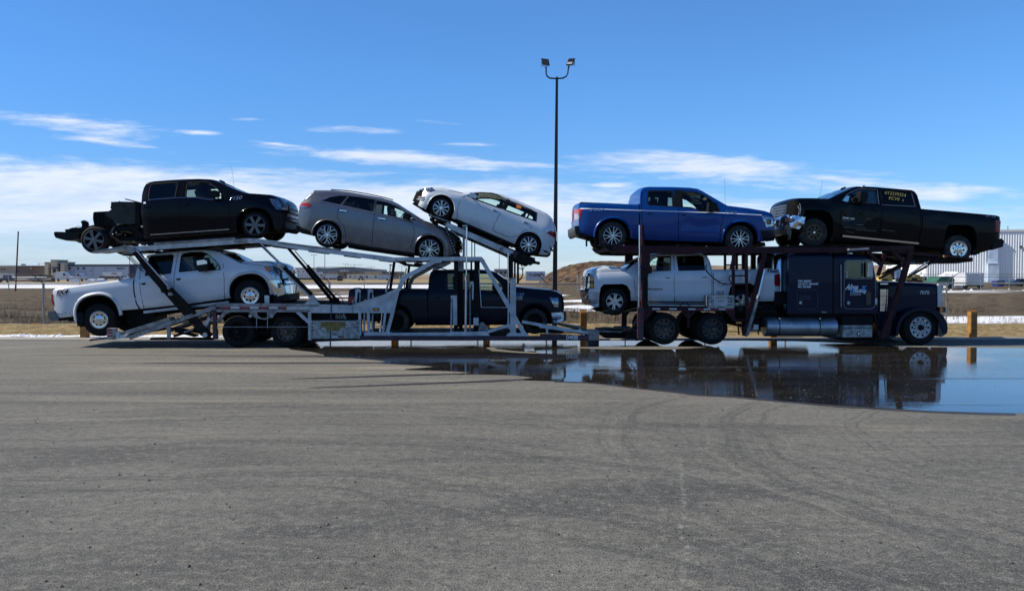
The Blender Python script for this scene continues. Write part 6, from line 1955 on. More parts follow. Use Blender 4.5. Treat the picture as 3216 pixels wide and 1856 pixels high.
    R.poly('tilt_deck', k4, [(990, 650), (1100, 655), (1350, 672), (1400, 690), (1590, 702), (1588, 732), (1440, 748), (1415, 742), (1270, 752), (1200, 738), (1120, 712), (1010, 690)], 'frame_black', .12, .7, True)
    R.bar('tilt_deck_rail', k4, (1400, 692), (1588, 712), 16, Mr, -.01, .1); R.bar('tilt_deck_rail', k4, (1010, 655), (1350, 690), 20, Mr, .02, .08, True)
    R.rod('tie_bar', k4, (1430, 686), (1545, 692), 5, 'frame_black', -.03); R.bolt(k4, (1481, 690), 7, -.03, 'frame_black')
    R.box('strap_hook', k4, (1372, 682), (1386, 702), 'bollard_wood', .0, .06)
    R.hyd(k4, (1350, 690), (1240, 770), (1102, 850), 11, 17, .02, cylmat='maroon', rodmat='maroon')
    R.hyd(k4, (1260, 730), (1235, 745), (1110, 832), 8, 15, -.05, cylmat='alu')
    R.hyd(k4, (1150, 740), (1060, 745), (905, 826), 10, 15, .05, cylmat='frame_black'); R.bar('rack_brace', k4, (1080, 750), (880, 862), 16, Mr, .08, .07)
    R.hose('hose', k4, [(990, 690), (975, 715), (945, 735), (950, 765), (985, 750)], 4); R.hose('hose', k4, [(1165, 690), (1163, 750), (1170, 765), (1210, 740)], 4)
    R.hose('hose', k4, [(1180, 830), (1200, 825), (1192, 812)], 5)
    R.wheel(k4, (1192, 1236), 138, 'truck_alu', .60, .12, w=.34)
    # small aerial on the rack
    R.rod('aerial', k4, (142, 612), (142, 575), 3, 'frame_black', 2.0); R.box('aerial_head', k4, (131, 558), (140, 572), 'frame_black', 2.0, 2.04)
    return R


TR = build_trailer()
TC = build_tractor()
# =====================================================================
# setting
# =====================================================================
def nodes_of(name):
    m = bpy.data.materials.new(name); m.use_nodes = True; MATS[name] = m
    return m, m.node_tree, m.node_tree.nodes['Principled BSDF']


def nz(nt, src, scale, detail=6, rough=.6, stretch=None, dist=0.0):
    if stretch:
        mp = nt.nodes.new('ShaderNodeMapping'); mp.inputs['Scale'].default_value = stretch
        nt.links.new(src, mp.inputs[0]); src = mp.outputs[0]
    n = nt.nodes.new('ShaderNodeTexNoise'); n.inputs['Scale'].default_value = scale; n.inputs['Detail'].default_value = detail
    n.inputs['Roughness'].default_value = rough; n.inputs['Distortion'].default_value = dist
    nt.links.new(src, n.inputs['Vector'])
    return n.outputs['Fac']


# ---- asphalt -----
m, nt, b = nodes_of('asphalt')
tcn = nt.nodes.new('ShaderNodeTexCoord'); OB = tcn.outputs['Object']
sp = nt.nodes.new('ShaderNodeSeparateXYZ'); nt.links.new(OB, sp.inputs[0])
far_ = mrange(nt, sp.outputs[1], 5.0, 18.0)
c = mixc(nt, mrange(nt, nz(nt, OB, .35, 5), .35, .65), (.095, .092, .083), (.140, .134, .119))
c = mixc(nt, mrange(nt, nz(nt, OB, 1.3, 6, .65, (.35, 1.2, 1), .4), .42, .72, 0, .8), c, (.165, .158, .138))
c = mixc(nt, mrange(nt, nz(nt, OB, .9, 6, .6, (.35, 1.3, 1), .6), .48, .66, 0, .85), c, (.062, .062, .060))
# base tone paler with distance; dusty pale sweeps along the lot, stronger further out
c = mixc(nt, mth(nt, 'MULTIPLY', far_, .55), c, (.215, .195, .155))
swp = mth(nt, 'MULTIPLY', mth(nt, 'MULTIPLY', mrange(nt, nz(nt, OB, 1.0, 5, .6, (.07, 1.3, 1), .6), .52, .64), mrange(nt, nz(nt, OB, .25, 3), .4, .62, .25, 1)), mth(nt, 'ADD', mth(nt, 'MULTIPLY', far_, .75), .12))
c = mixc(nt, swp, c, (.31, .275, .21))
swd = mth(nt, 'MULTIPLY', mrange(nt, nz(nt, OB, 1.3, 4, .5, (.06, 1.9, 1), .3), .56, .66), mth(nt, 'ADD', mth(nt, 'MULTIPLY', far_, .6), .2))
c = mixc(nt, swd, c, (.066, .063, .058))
# a second set of sweeping tyre marks, left of the middle
ex = mth(nt, 'ADD', sp.outputs[0], 3.2); ey = mth(nt, 'SUBTRACT', sp.outputs[1], 1.2)
ra_ = mth(nt, 'ADD', mth(nt, 'SQRT', mth(nt, 'ADD', mth(nt, 'MULTIPLY', ex, ex), mth(nt, 'MULTIPLY', ey, ey))), mth(nt, 'MULTIPLY', nz(nt, OB, .3, 2), 1.6))
cr0 = nt.nodes.new('ShaderNodeCombineXYZ'); nt.links.new(ra_, cr0.inputs[0])
t2_ = nz(nt, cr0.outputs[0], 2.6, 4, .75)
bd_ = mth(nt, 'MULTIPLY', mrange(nt, ra_, 4.6, 6.0), mrange(nt, ra_, 13.0, 9.0))
c = mixc(nt, mth(nt, 'MULTIPLY', mrange(nt, t2_, .52, .60, 0, .6), bd_), c, (.06, .06, .058))
c = mixc(nt, mth(nt, 'MULTIPLY', mrange(nt, t2_, .46, .38, 0, .45), bd_), c, (.21, .20, .165))
# curved tyre marks
dx = mth(nt, 'SUBTRACT', sp.outputs[0], 8.0); dy = mth(nt, 'SUBTRACT', sp.outputs[1], 8.3)
wob = nz(nt, OB, .35, 2)
rad = mth(nt, 'ADD', mth(nt, 'SQRT', mth(nt, 'ADD', mth(nt, 'MULTIPLY', dx, dx), mth(nt, 'MULTIPLY', dy, dy))), mth(nt, 'MULTIPLY', wob, .9))
cr = nt.nodes.new('ShaderNodeCombineXYZ'); nt.links.new(rad, cr.inputs[0])
tn = nz(nt, cr.outputs[0], 3.2, 4, .75)
band = mth(nt, 'MULTIPLY', mrange(nt, rad, 3.0, 4.2), mrange(nt, rad, 8.2, 7.0))
brk = mrange(nt, nz(nt, OB, .5, 4), .3, .55)
c = mixc(nt, mth(nt, 'MULTIPLY', mth(nt, 'MULTIPLY', mrange(nt, tn, .53, .60), band), mth(nt, 'MULTIPLY', brk, .6)), c, (.055, .055, .055))
c = mixc(nt, mth(nt, 'MULTIPLY', mth(nt, 'MULTIPLY', mrange(nt, tn, .46, .39), band), mth(nt, 'MULTIPLY', brk, .38)), c, (.25, .24, .20))
# aggregate: light and dark grit at several sizes, so some of it survives at every distance
g1 = nz(nt, OB, 75, 2, .8); g2 = nz(nt, OB, 30, 3, .85); g3 = nz(nt, OB, 11, 3, .8, (.8, 1.0, 1))
c = mixc(nt, mrange(nt, g3, .5, .68, 0, .55), c, (.25, .235, .20)); c = mixc(nt, mrange(nt, g3, .5, .33, 0, .5), c, (.045, .045, .045))
c = mixc(nt, mrange(nt, g2, .56, .70, 0, .45), c, (.27, .26, .23)); c = mixc(nt, mrange(nt, g2, .46, .35, 0, .85), c, (.028, .028, .028))
c = mixc(nt, mrange(nt, g1, .56, .68, 0, .7), c, (.34, .32, .29)); c = mixc(nt, mrange(nt, g1, .44, .33, 0, .9), c, (.03, .03, .03))
vo = nt.nodes.new('ShaderNodeTexVoronoi'); vo.inputs['Scale'].default_value = 5.5; nt.links.new(OB, vo.inputs['Vector'])
c = mixc(nt, mrange(nt, vo.outputs['Distance'], .075, .045, 0, .8), c, (.03, .03, .03))
vo2 = nt.nodes.new('ShaderNodeTexVoronoi'); vo2.inputs['Scale'].default_value = 3.1; nt.links.new(OB, vo2.inputs['Vector'])
c = mixc(nt, mrange(nt, vo2.outputs['Distance'], .03, .018, 0, .9), c, (.5, .5, .48))
lx = mth(nt, 'ABSOLUTE', mth(nt, 'SUBTRACT', mth(nt, 'SUBTRACT', sp.outputs[0], mth(nt, 'MULTIPLY', sp.outputs[1], .23)), mth(nt, 'ADD', .026, mth(nt, 'MULTIPLY', mth(nt, 'SUBTRACT', nz(nt, OB, .8, 2), .5), .25))))
trail = mth(nt, 'MULTIPLY', mth(nt, 'MULTIPLY', mrange(nt, lx, .035, .012), mrange(nt, nz(nt, OB, 14, 4, .7), .48, .58)), mth(nt, 'MULTIPLY', mrange(nt, sp.outputs[1], 8.8, 7.6), .32))
c = mixc(nt, trail, c, (.38, .37, .33))
c = mixc(nt, mrange(nt, nz(nt, OB, .6, 7, .7), .66, .72, 0, .45), c, (.045, .045, .045))
c = mixc(nt, 1.0, c, (.935, .955, .955), 'MULTIPLY')
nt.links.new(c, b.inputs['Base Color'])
b.inputs['Roughness'].default_value = .86; b.inputs['Specular IOR Level'].default_value = .3
bn = nt.nodes.new('ShaderNodeBump'); bn.inputs['Strength'].default_value = .8; bn.inputs['Distance'].default_value = .015
nt.links.new(mth(nt, 'ADD', g1, mth(nt, 'MULTIPLY', g2, .7)), bn.inputs['Height']); nt.links.new(bn.outputs[0], b.inputs['Normal'])

# ---- standing water on asphalt -----
m, nt, b = nodes_of('puddle_water')
tcn = nt.nodes.new('ShaderNodeTexCoord'); OB = tcn.outputs['Object']
c = mixc(nt, mrange(nt, nz(nt, OB, .8, 6, .6, (.3, 1.3, 1)), .3, .7), (.010, .010, .010), (.028, .025, .021))
vo = nt.nodes.new('ShaderNodeTexVoronoi'); vo.inputs['Scale'].default_value = 13.0; nt.links.new(OB, vo.inputs['Vector'])
grit = mrange(nt, vo.outputs['Distance'], .12, .07)
gm = mth(nt, 'MULTIPLY', grit, mrange(nt, nz(nt, OB, .6, 4), .38, .55))
c = mixc(nt, gm, c, (.38, .37, .34))
nt.links.new(c, b.inputs['Base Color'])
b.inputs['IOR'].default_value = 1.5
lines_ = mrange(nt, nz(nt, OB, 1.0, 4, .6, (.04, 1.5, 1)), .60, .68, 0, .22)
r = mth(nt, 'ADD', mth(nt, 'ADD', mth(nt, 'MULTIPLY', gm, .6), .012), lines_)
nt.links.new(r, b.inputs['Roughness'])
bn = nt.nodes.new('ShaderNodeBump'); bn.inputs['Strength'].default_value = .30; bn.inputs['Distance'].default_value = .006
rip = mth(nt, 'MULTIPLY', nz(nt, OB, 11, 3, .6, (.5, 1.6, 1)), mrange(nt, nz(nt, OB, .3, 3), .42, .62, .12, 1.0))
rip = mth(nt, 'ADD', rip, mth(nt, 'MULTIPLY', grit, .5))
nt.links.new(rip, bn.inputs['Height']); nt.links.new(bn.outputs[0], b.inputs['Normal'])
b.inputs['Specular IOR Level'].default_value = .6

pmat('wet_asphalt', (.040, .038, .036), .5, var=.3, vscale=3, spec=.3)
# ---- open ground with melting snow -----
m, nt, b = nodes_of('field')
tcn = nt.nodes.new('ShaderNodeTexCoord'); OB = tcn.outputs['Object']
sp = nt.nodes.new('ShaderNodeSeparateXYZ'); nt.links.new(OB, sp.inputs[0])
X, Y = sp.outputs[0], sp.outputs[1]
c = mixc(nt, mrange(nt, nz(nt, OB, .9, 8, .75), .42, .60), (.042, .031, .021), (.175, .132, .082))
c = mixc(nt, mrange(nt, nz(nt, OB, 1.6, 6, .7, (.5, 1.4, 1)), .48, .58, 0, .6), c, (.028, .021, .014))
c = mixc(nt, mrange(nt, nz(nt, OB, 6, 4, .7), .45, .7, 0, .7), c, (.26, .21, .14))
c = mixc(nt, mrange(nt, nz(nt, OB, 9, 4, .7), .5, .35, 0, .6), c, (.03, .024, .016))
straw = mth(nt, 'MULTIPLY', mrange(nt, Y, 130, 240), mrange(nt, nz(nt, OB, .05, 4, .6, (.2, 1, 1)), .3, .55))
c = mixc(nt, straw, c, (.33, .25, .14))


def bandm(v, a0, a1, b1, b0): return mth(nt, 'MULTIPLY', mrange(nt, v, a0, a1), mrange(nt, v, b0, b1))


sn = nz(nt, OB, .5, 7, .6, (.16, .6, 1), .4)
sn2 = nz(nt, OB, .22, 6, .6, (.12, .5, 1))
def gate(x0, x1, y0, y1, thr, soft_x=4, soft_y=2, src=None):
    k = mth(nt, 'MULTIPLY', bandm(X, x0 - soft_x, x0, x1, x1 + soft_x), bandm(Y, y0 - soft_y, y0, y1, y1 + soft_y))
    # threshold eases as the band weight grows
    return mrange(nt, mth(nt, 'ADD', src if src is not None else sn, mth(nt, 'MULTIPLY', k, thr)), .80, .86)


snow = gate(15.5, 200, 30.5, 37.5, .52, 3, 1.2)
for q in (gate(30, 300, 88, 106, .27, 4, 8), gate(-120, -14, 116, 160, .40, 12, 8, sn2), gate(-60, -8, 48, 62, .18), gate(-22, -2, 58, 88, .27, 4, 4), gate(-40, 6, 110, 150, .25, 4, 8, sn2),
          gate(2, 26, 66, 76, .27, 4, 3), gate(1, 12, 44, 51, .34, 3, 2), gate(20, 80, 120, 160, .2, 4, 8, sn2), gate(-24, 4, 33, 40, .12)):
    snow = mth(nt, 'MAXIMUM', snow, q)
c = mixc(nt, snow, c, (.80, .82, .86))
nt.links.new(c, b.inputs['Base Color']); b.inputs['Roughness'].default_value = .95; b.inputs['Specular IOR Level'].default_value = .1
bn = nt.nodes.new('ShaderNodeBump'); bn.inputs['Strength'].default_value = .8; bn.inputs['Distance'].default_value = .12
nt.links.new(mth(nt, 'ADD', nz(nt, OB, 3.5, 6, .7), mth(nt, 'MULTIPLY', snow, .5)), bn.inputs['Height']); nt.links.new(bn.outputs[0], b.inputs['Normal'])

# ---- verge -----
m, nt, b = nodes_of('verge_gravel')
tcn = nt.nodes.new('ShaderNodeTexCoord'); OB = tcn.outputs['Object']
sp = nt.nodes.new('ShaderNodeSeparateXYZ'); nt.links.new(OB, sp.inputs[0]); X, Y = sp.outputs[0], sp.outputs[1]
c = mixc(nt, mrange(nt, nz(nt, OB, 3, 6, .7), .35, .65), (.17, .125, .060), (.30, .23, .115))
c = mixc(nt, mrange(nt, nz(nt, OB, 9, 5, .85), .50, .64, 0, .9), c, (.060, .045, .026))
c = mixc(nt, mrange(nt, Y, 24.6, 23.9), c, (.22, .19, .15))
ss = nz(nt, OB, 1.6, 6, .65, (.35, 1.3, 1), .5)
strip = mth(nt, 'MULTIPLY', bandm(Y, 23.7, 24.0, 24.6, 25.1), mrange(nt, X, -4.5, -7.0))
snow = mrange(nt, mth(nt, 'ADD', ss, mth(nt, 'MULTIPLY', strip, .42)), .82, .88)
c = mixc(nt, snow, c, (.74, .77, .82))
nt.links.new(c, b.inputs['Base Color']); b.inputs['Roughness'].default_value = .95; b.inputs['Specular IOR Level'].default_value = .15
bn = nt.nodes.new('ShaderNodeBump'); bn.inputs['Strength'].default_value = 1.0; bn.inputs['Distance'].default_value = .04
nt.links.new(mth(nt, 'ADD', nz(nt, OB, 12, 5, .75), snow), bn.inputs['Height']); nt.links.new(bn.outputs[0], b.inputs['Normal'])

# ---- geometry of the ground -----
def struct(o, kind='structure', label=None):
    o['kind'] = kind
    if label: o['label'] = label
    return o


from mathutils import noise as _n
def fbm(x, y, o=4): return _n.fractal(Vector((x, y, 3.1)), 1.0, 2.0, o)


gxs = [-2500, -900, -400, -200, -120] + [-80 + 2.0 * i for i in range(81)] + [120, 200, 400, 900, 2500]
gys = [-300, -60, 10, 22] + [28 + 1.2 * i for i in range(40)] + [80, 90, 100, 115, 130, 150, 200, 300, 450, 700, 1000, 1500, 2500, 3800]
mb = MB()
vs = []
for y in gys:
    for x in gxs:
        z = -.07
        if 28 < y < 120: z += .10 * fbm(x * .11, y * .22) - .04
        if 36 < y < 84: z += .55 * max(0, .18 + fbm(x * .09, y * .13, 5)) * math.sin(PI * (y - 36) / 48)
        if 300 < y < 2000: z += 3.0 * max(0, fbm(x * .0016, y * .003, 2))
        vs.append((x, y, z))
nx = len(gxs)
mb.add(vs, [(j * nx + i, j * nx + i + 1, (j + 1) * nx + i + 1, (j + 1) * nx + i) for j in range(len(gys) - 1) for i in range(nx - 1)])
struct(mb.build('ground', M['field'], smooth=60))

mb = MB(); mb.box(-60, 60, -12, 23.25, -.5, 0.0)
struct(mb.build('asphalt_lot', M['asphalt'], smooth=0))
mb = MB()
# low concrete edging between the lot and the verge
mb.prism([(-45, -.3), (45, -.3), (45, .012), (-45, .012)], 23.25, 23.65)
struct(mb.build('concrete_gutter', M['concrete'], smooth=0))
mb = MB(); vs = []
xs_ = [-60 + .3 * i for i in range(401)]; ys_ = [23.65 + .22 * i for i in range(26)]
for y in ys_:
    for x in xs_:
        f = (y - 23.65) / 5.5
        h = .02 + .22 * math.sin(PI * min(1, max(0, (f - .2) / .75))) ** 1.5 + (.04 * fbm(x * .8, y * 1.6) + .03 * fbm(x * 3, y * 3)) * min(1, f * 4) if y > 23.7 else 0.0
        vs.append((x, y, h - (.2 if y > 29.1 else 0)))
nx = len(xs_)
mb.add(vs, [(j * nx + i, j * nx + i + 1, (j + 1) * nx + i + 1, (j + 1) * nx + i) for j in range(len(ys_) - 1) for i in range(nx - 1)])
struct(mb.build('gravel_verge', M['verge_gravel'], smooth=60))

# puddle outline, read off the ground
r2 = lambda x, y: (1000 + x / 2.2936, 1000 + y / 2.2936)
r3 = lambda x, y: (2100 + x / 2.2608, 1000 + y / 2.2608)
edge_px = [(995, 1074), (960, 1086), (905, 1094), (915, 1098), (977, 1105), (1020, 1114), (1010, 1121), r2(250, 286), r2(420, 301), r2(490, 311), r2(455, 318), r2(430, 325), r2(600, 332), r2(720, 338), r2(835, 347), r2(760, 355), r2(640, 364), r2(620, 370),
           r2(900, 377), r2(1105, 390), r2(1000, 398), r2(960, 404), r2(1200, 404), r2(1400, 409), r2(1550, 426), r2(1480, 436), r2(1460, 446), r2(1700, 452), r2(1880, 457), r2(2100, 475), r2(2320, 503), r2(2523, 522),
           r3(230, 540), r3(460, 552), r3(620, 568), r3(760, 580), r3(1100, 610), r3(1300, 624), r3(1500, 633), r3(1700, 648), r3(1850, 657), r3(2150, 667), r3(2523, 676), (3500, 1312), (3700, 1200), (3500, 1100),
           (3300, 1094), (3100, 1092), (2950, 1091), (2800, 1090), (2760, 1084), (2700, 1079), (2500, 1072), (2350, 1070), (1600, 1070), (1100, 1070)]
streak_px = [[(1010, 1116.5), (940, 1117.6), (800, 1118.4), (640, 1118.6), (560, 1119.2), (640, 1120.2), (800, 1120.6), (940, 1121), (1020, 1122)],
             [r2(460, 319), r2(300, 319.5), r2(0, 320), (800, 1139.6), (500, 1139.8), (420, 1140.4), (500, 1141.2), (800, 1141.6), r2(0, 325), r2(300, 325), r2(440, 324)],
             [r2(1000, 397), r2(800, 402), r2(500, 409), r2(200, 421), r2(-80, 431), r2(-250, 437), r2(-80, 436), r2(200, 428), r2(500, 419), r2(800, 411), r2(980, 404)],
             [r2(1480, 436), r2(1300, 443), r2(1000, 457), r2(700, 468), r2(300, 485), r2(0, 497), r2(-120, 503), r2(0, 501), r2(300, 492), r2(700, 477), r2(1000, 467), r2(1300, 455), r2(1470, 447)]]


def jag(pts, amp=.03, step=.35):
    P = [ground(p) for p in pts]; out = []
    for a, b_ in zip(P, P[1:] + P[:1]):
        L_ = (b_ - a).length; n = max(1, int(L_ / step)); nn = Vector((-(b_ - a).y, (b_ - a).x, 0)).normalized()
        for i in range(n):
            q = a + (b_ - a) * (i / n)
            q = q + nn * (amp * fbm(q.x * 1.7, q.y * 1.7) * min(1, L_ / 2))
            out.append((q.x, q.y))
    return out


def sheet(name, pts, z, mat):
    bm = bmesh.new(); f = bm.faces.new([bm.verts.new((x, y, z)) for x, y in pts])
    bmesh.ops.triangulate(bm, faces=[f]); bmesh.ops.recalc_face_normals(bm, faces=bm.faces)
    for q in bm.faces:
        if q.normal.z < 0: q.normal_flip()
    me = bpy.data.meshes.new(name); bm.to_mesh(me); bm.free(); me.materials.append(M[mat])
    return struct(link(name, me))


sheet('puddle', jag(edge_px), .004, 'puddle_water')
lo_ = edge_px[edge_px.index(r2(1700, 452)):edge_px.index((3500, 1312))]
up_, dn_ = [], []
for (x0_, y0_), (x1_, y1_) in zip(lo_, lo_[1:]):
    for i in range(6):
        f = i / 6; x, y = x0_ + (x1_ - x0_) * f, y0_ + (y1_ - y0_) * f
        up_.append((x, y - 6)); dn_.append((x, y + 3.2 + (y - 1190) * .03 + 1.6 * fbm(x * .013, 2.0)))
sheet('damp_fringe', [tuple(ground(p).xy) for p in up_ + dn_[::-1]], .002, 'wet_asphalt')
for q_ in streak_px: sheet('wet_streak', jag(q_, .004), .006, 'wet_asphalt')
sheet('dry_asphalt_patch', jag([r2(1205, 212), r2(1260, 208), r2(1290, 222), r2(1400, 236), r2(1600, 250), r2(1560, 254), r2(1400, 247), r2(1250, 236)], .02, .2), .008, 'asphalt')
sheet('dry_asphalt_patch', jag([r2(1900, 206), r2(2523, 203), r3(170, 203), r3(270, 205), r3(150, 214), r3(0, 221), r2(2400, 224), r2(2100, 224), r2(1800, 214)], .02, .2), .008, 'asphalt')

# far rise on the right, and the spoil mound
m = pmat('dry_grass_hill', (.105, .068, .040), .95, var=.6, vscale=.25, bump=1.0, bscale=2, col2=(.028, .02, .014), c2scale=.7, c2thr=.50, spec=.1)
pmat('rubble', (.075, .06, .05), .95, var=.6, vscale=1, bump=1, bscale=3, spec=.1)
pmat('far_land', (.20, .15, .10), .95, var=.3, vscale=.02, col2=(.6, .62, .66), c2scale=.05, c2thr=.62, spec=.1)


def heightfield(name, x0, x1, y0, y1, nx, ny, fn, mat, kind='structure'):
    mb = MB(); vs = []
    for j in range(ny + 1):
        for i in range(nx + 1):
            x = x0 + (x1 - x0) * i / nx; y = y0 + (y1 - y0) * j / ny
            vs.append((x, y, fn(x, y)))
    mb.add(vs, [(j * (nx + 1) + i, j * (nx + 1) + i + 1, (j + 1) * (nx + 1) + i + 1, (j + 1) * (nx + 1) + i) for j in range(ny) for i in range(nx)])
    return struct(mb.build(name, M[mat], smooth=60), kind)


def mound(x, y):
    u_ = (x - 21) / 15.5; v_ = (y - 162) / 22
    r_ = math.sqrt(abs(u_) ** 2.6 + v_ * v_)
    h = 5.2 * max(0, 1 - r_ ** 1.8) ** .75 if r_ < 1 else 0
    return -.3 + h + (.30 * fbm(x * .5, y * .5) if h > .2 else 0)


heightfield('hill', 3, 60, 138, 190, 90, 60, lambda x, y: max(mound(x, y), -.3 + (4.4 + .25 * fbm(x * .3, y * .3)) * max(0, 1 - ((x - 36) / 17) ** 2 - ((y - 168) / 18) ** 2) ** .7 if ((x - 36) / 17) ** 2 + ((y - 168) / 18) ** 2 < 1 else -.3), 'dry_grass_hill')
heightfield('rubble_mound', 22, 40, 133, 152, 60, 40, lambda x, y: -.3 + (max(0, 1 - ((x - 30) / 8.5) ** 2 - ((y - 143) / 7.5) ** 2) ** .6 * 4.35 + .5 * fbm(x * .7, y * .7) * (1 if ((x - 30) / 8.5) ** 2 + ((y - 143) / 7.5) ** 2 < .98 else 0)), 'rubble')
heightfield('far_rise', 40, 1400, 560, 1150, 60, 20, lambda x, y: -1 + (11.5 + 2.0 * fbm(x * .01, y * .01, 3)) * min(1, (y - 560) / 160) * min(1, max(0, (x - 40) / 130)), 'far_land')

# brush behind the fence: dry stems, nobody could count them
pmat('dry_stem', (.19, .14, .085), .95, var=.4, vscale=.8, spec=.1)
pmat('dark_stem', (.055, .042, .03), .95, var=.4, vscale=.8, spec=.1)


def stems(name, n, xr, yr, hr, mats, dens=None, lean=.35, seed=1):
    rnd = random.Random(seed); mb = MB(); k = 0
    while k < n:
        x = rnd.uniform(*xr); y = yr[0] + (yr[1] - yr[0]) * rnd.random() ** 1.5
        if dens and rnd.random() > dens(x, y): k += .2; continue
        h = rnd.uniform(*hr) * (.4 + 1.3 * max(0, .3 + fbm(x * .4, y * .4))); a = rnd.uniform(0, PI); w = rnd.uniform(.006, .014)
        lx, ly = rnd.uniform(-lean, lean) * h, rnd.uniform(-lean, lean) * h
        mb.mi = 0 if rnd.random() < .65 else 1
        mb.add([(x - w * math.cos(a), y - w * math.sin(a), -.08), (x + w * math.cos(a), y + w * math.sin(a), -.08), (x + lx, y + ly, h)], [(0, 1, 2)])
        if rnd.random() < .6:
            mb.add([(x + lx * .5, y + ly * .5, h * .5), (x + lx * .5 + w, y + ly * .5, h * .5 + w), (x + lx * .5 + rnd.uniform(-.2, .2), y, h * .9)], [(0, 1, 2)])
        k += 1
    o = link(name, mb.mesh(name, [M[q] for q in mats], smooth=0)); o['kind'] = 'stuff'; return o


dn = lambda x, y: (.25 if (x > 15 and 31 < y < 37.5) else 1.0) * min(1, max(0.02, .25 + 1.6 * fbm(x * .22, y * .3)))
stems('dry_weeds', 22000, (-34, 36), (29.3, 46), (.05, .26), ('dry_stem', 'dark_stem'), dn)
stems('dry_brush', 13000, (-50, 62), (40, 74), (.08, .34), ('dry_stem', 'dark_stem'), dn, seed=2)
stems('verge_grass', 3500, (-34, 36), (28.2, 29.5), (.05, .2), ('dry_stem', 'dark_stem'), None, seed=3)

# clods and pebbles
pmat('stone', (.09, .085, .08), .9, var=.4); pmat('snow', (.80, .82, .86), .8, bump=.4, bscale=4, spec=.2)
def pebbles(name, n, place, rr, mat, seed):
    rnd = random.Random(seed); mb = MB()
    for _ in range(n):
        x, y = place(rnd); r_ = rnd.uniform(*rr); vs = []
        base = [(1, 0, 0), (-1, 0, 0), (0, 1, 0), (0, -1, 0), (0, 0, .7), (0, 0, -.5)]
        for q in base: vs.append((x + q[0] * r_ * rnd.uniform(.7, 1.3), y + q[1] * r_ * rnd.uniform(.7, 1.3), r_ * .3 + q[2] * r_ * rnd.uniform(.6, 1.1)))
        mb.add(vs, [(0, 2, 4), (2, 1, 4), (1, 3, 4), (3, 0, 4), (2, 0, 5), (1, 2, 5), (3, 1, 5), (0, 3, 5)])
    o = mb.build(name, M[mat], smooth=0); o['kind'] = 'stuff'; return o
pebbles('loose_grit', 420, lambda r: (lambda y: (r.uniform(-.72, .72) * y, y))(4.2 + 13 * r.random() ** 1.3), (.006, .019), 'stone', 5)
pebbles('snow_clod', 70, lambda r: (r.uniform(32, 110), r.uniform(84, 104)), (.08, .28), 'snow', 6)
pebbles('ice_clod', 260, lambda r: (r.uniform(-22, -5), r.gauss(24.3, .22)), (.02, .09), 'snow', 8)

# ------------------------------------------------------------- chain-link fence
def chain_fence():
    Yf = 29.0
    px_posts = [-400, -120, 135, 435, 735, 1036, 1290, 1500, 1716, 1964, 2215, 2468, 2720, 2973, 3240, 3500]
    root = empty('chain_link_fence', (0, Yf, 0), 'galvanised chain-link fence with slanted barbed wire arms running behind the whole rig', 'fence')
    top = atY((1608, 890), Yf).z
    zb = .0
    X = [(p - 1608) / F * Yf for p in px_posts]
    for i, x in enumerate(X):
        mb = MB(); mb.tube([(x, 0, -.1), (x, 0, top + .03)], .032 if px_posts[i] != 1964 else .025, 8)
        o = mb.build('post', M['galv_fence'], root)
        s_ = 1 if px_posts[i] > 2900 else -1
        MB().tube([(x, 0, top), (x + .18 * s_ * (1 if s_ < 0 else .5), -.1, top + .2), (x + .34 * s_, -.14, top + .37)], .016, 6).build('barbed_wire_arm', M['dark_wire'], o)
    MB().tube([(X[0], -.0, top), (X[-1], -.0, top)], .024, 8).build('top_rail', M['galv_fence'], root)
    MB().tube([(X[0], -.02, .12), (X[-1], -.02, .12)], .008, 6).build('tension_wire', M['wire'], root)
    for k in range(3):
        f = (k + 1) / 3
        MB().tube([(X[0] - .3 * f, -.13 * f, top + .35 * f), (X[-1] + .1, -.13 * f, top + .35 * f)], .004, 4).build('barbed_wire', M['dark_wire'], root)
    mb = MB(); pitch = .105; h = top - .06; w = .0034
    n = int((X[-1] - X[0] + h) / pitch)
    for i in range(n):
        for s_ in (1, -1):
            x0 = X[0] + i * pitch - (h if s_ > 0 else 0); x1 = x0 + s_ * h
            a = Vector((x0 if s_ > 0 else x0, .03 + .004 * s_, .05)); b_ = Vector((x0 + s_ * h, .03 + .004 * s_, .05 + h))
            d = (b_ - a).normalized(); nn = Vector((-d.z, 0, d.x)) * w
            vs = [a + nn, a - nn, a + Vector((0, w, 0)), b_ + nn, b_ - nn, b_ + Vector((0, w, 0))]
            mb.add(vs, [(0, 1, 4, 3), (1, 2, 5, 4), (2, 0, 3, 5)])
    mb.build('wire_mesh', M['wire'], root, smooth=0)


chain_fence()


def far_fence(Yf, x0, x1, step, h, label, rails=(1.0, .55)):
    root = empty('wire_fence', ((x0 + x1) / 2, Yf, 0), label, 'fence')
    cx = (x0 + x1) / 2
    n = min(95, int((x1 - x0) / step))
    for i in range(n + 1):
        x = x0 + (x1 - x0) * i / n - cx
        MB().tube([(x, 0, -.2), (x, 0, h + (.5 if i % 2 else .3))], .05, 5).build('post', M['galv_fence'], root)
    for f in rails:
        MB().tube([(x0 - cx, 0, h * f), (x1 - cx, 0, h * f)], .03, 5).build('rail', M['galv_fence'], root)
    for f in (1.15, 1.28): MB().tube([(x0 - cx, 0, h * f), (x1 - cx, 0, h * f)], .012, 4).build('wire', M['wire'], root)


far_fence(85, -62, 28, 4.0, 1.6, 'pale far wire fence crossing the field in front of the left-hand yard')
far_fence(104, 30, 110, 4.0, 1.7, 'far wire fence on the right in front of the white shed and warehouse')

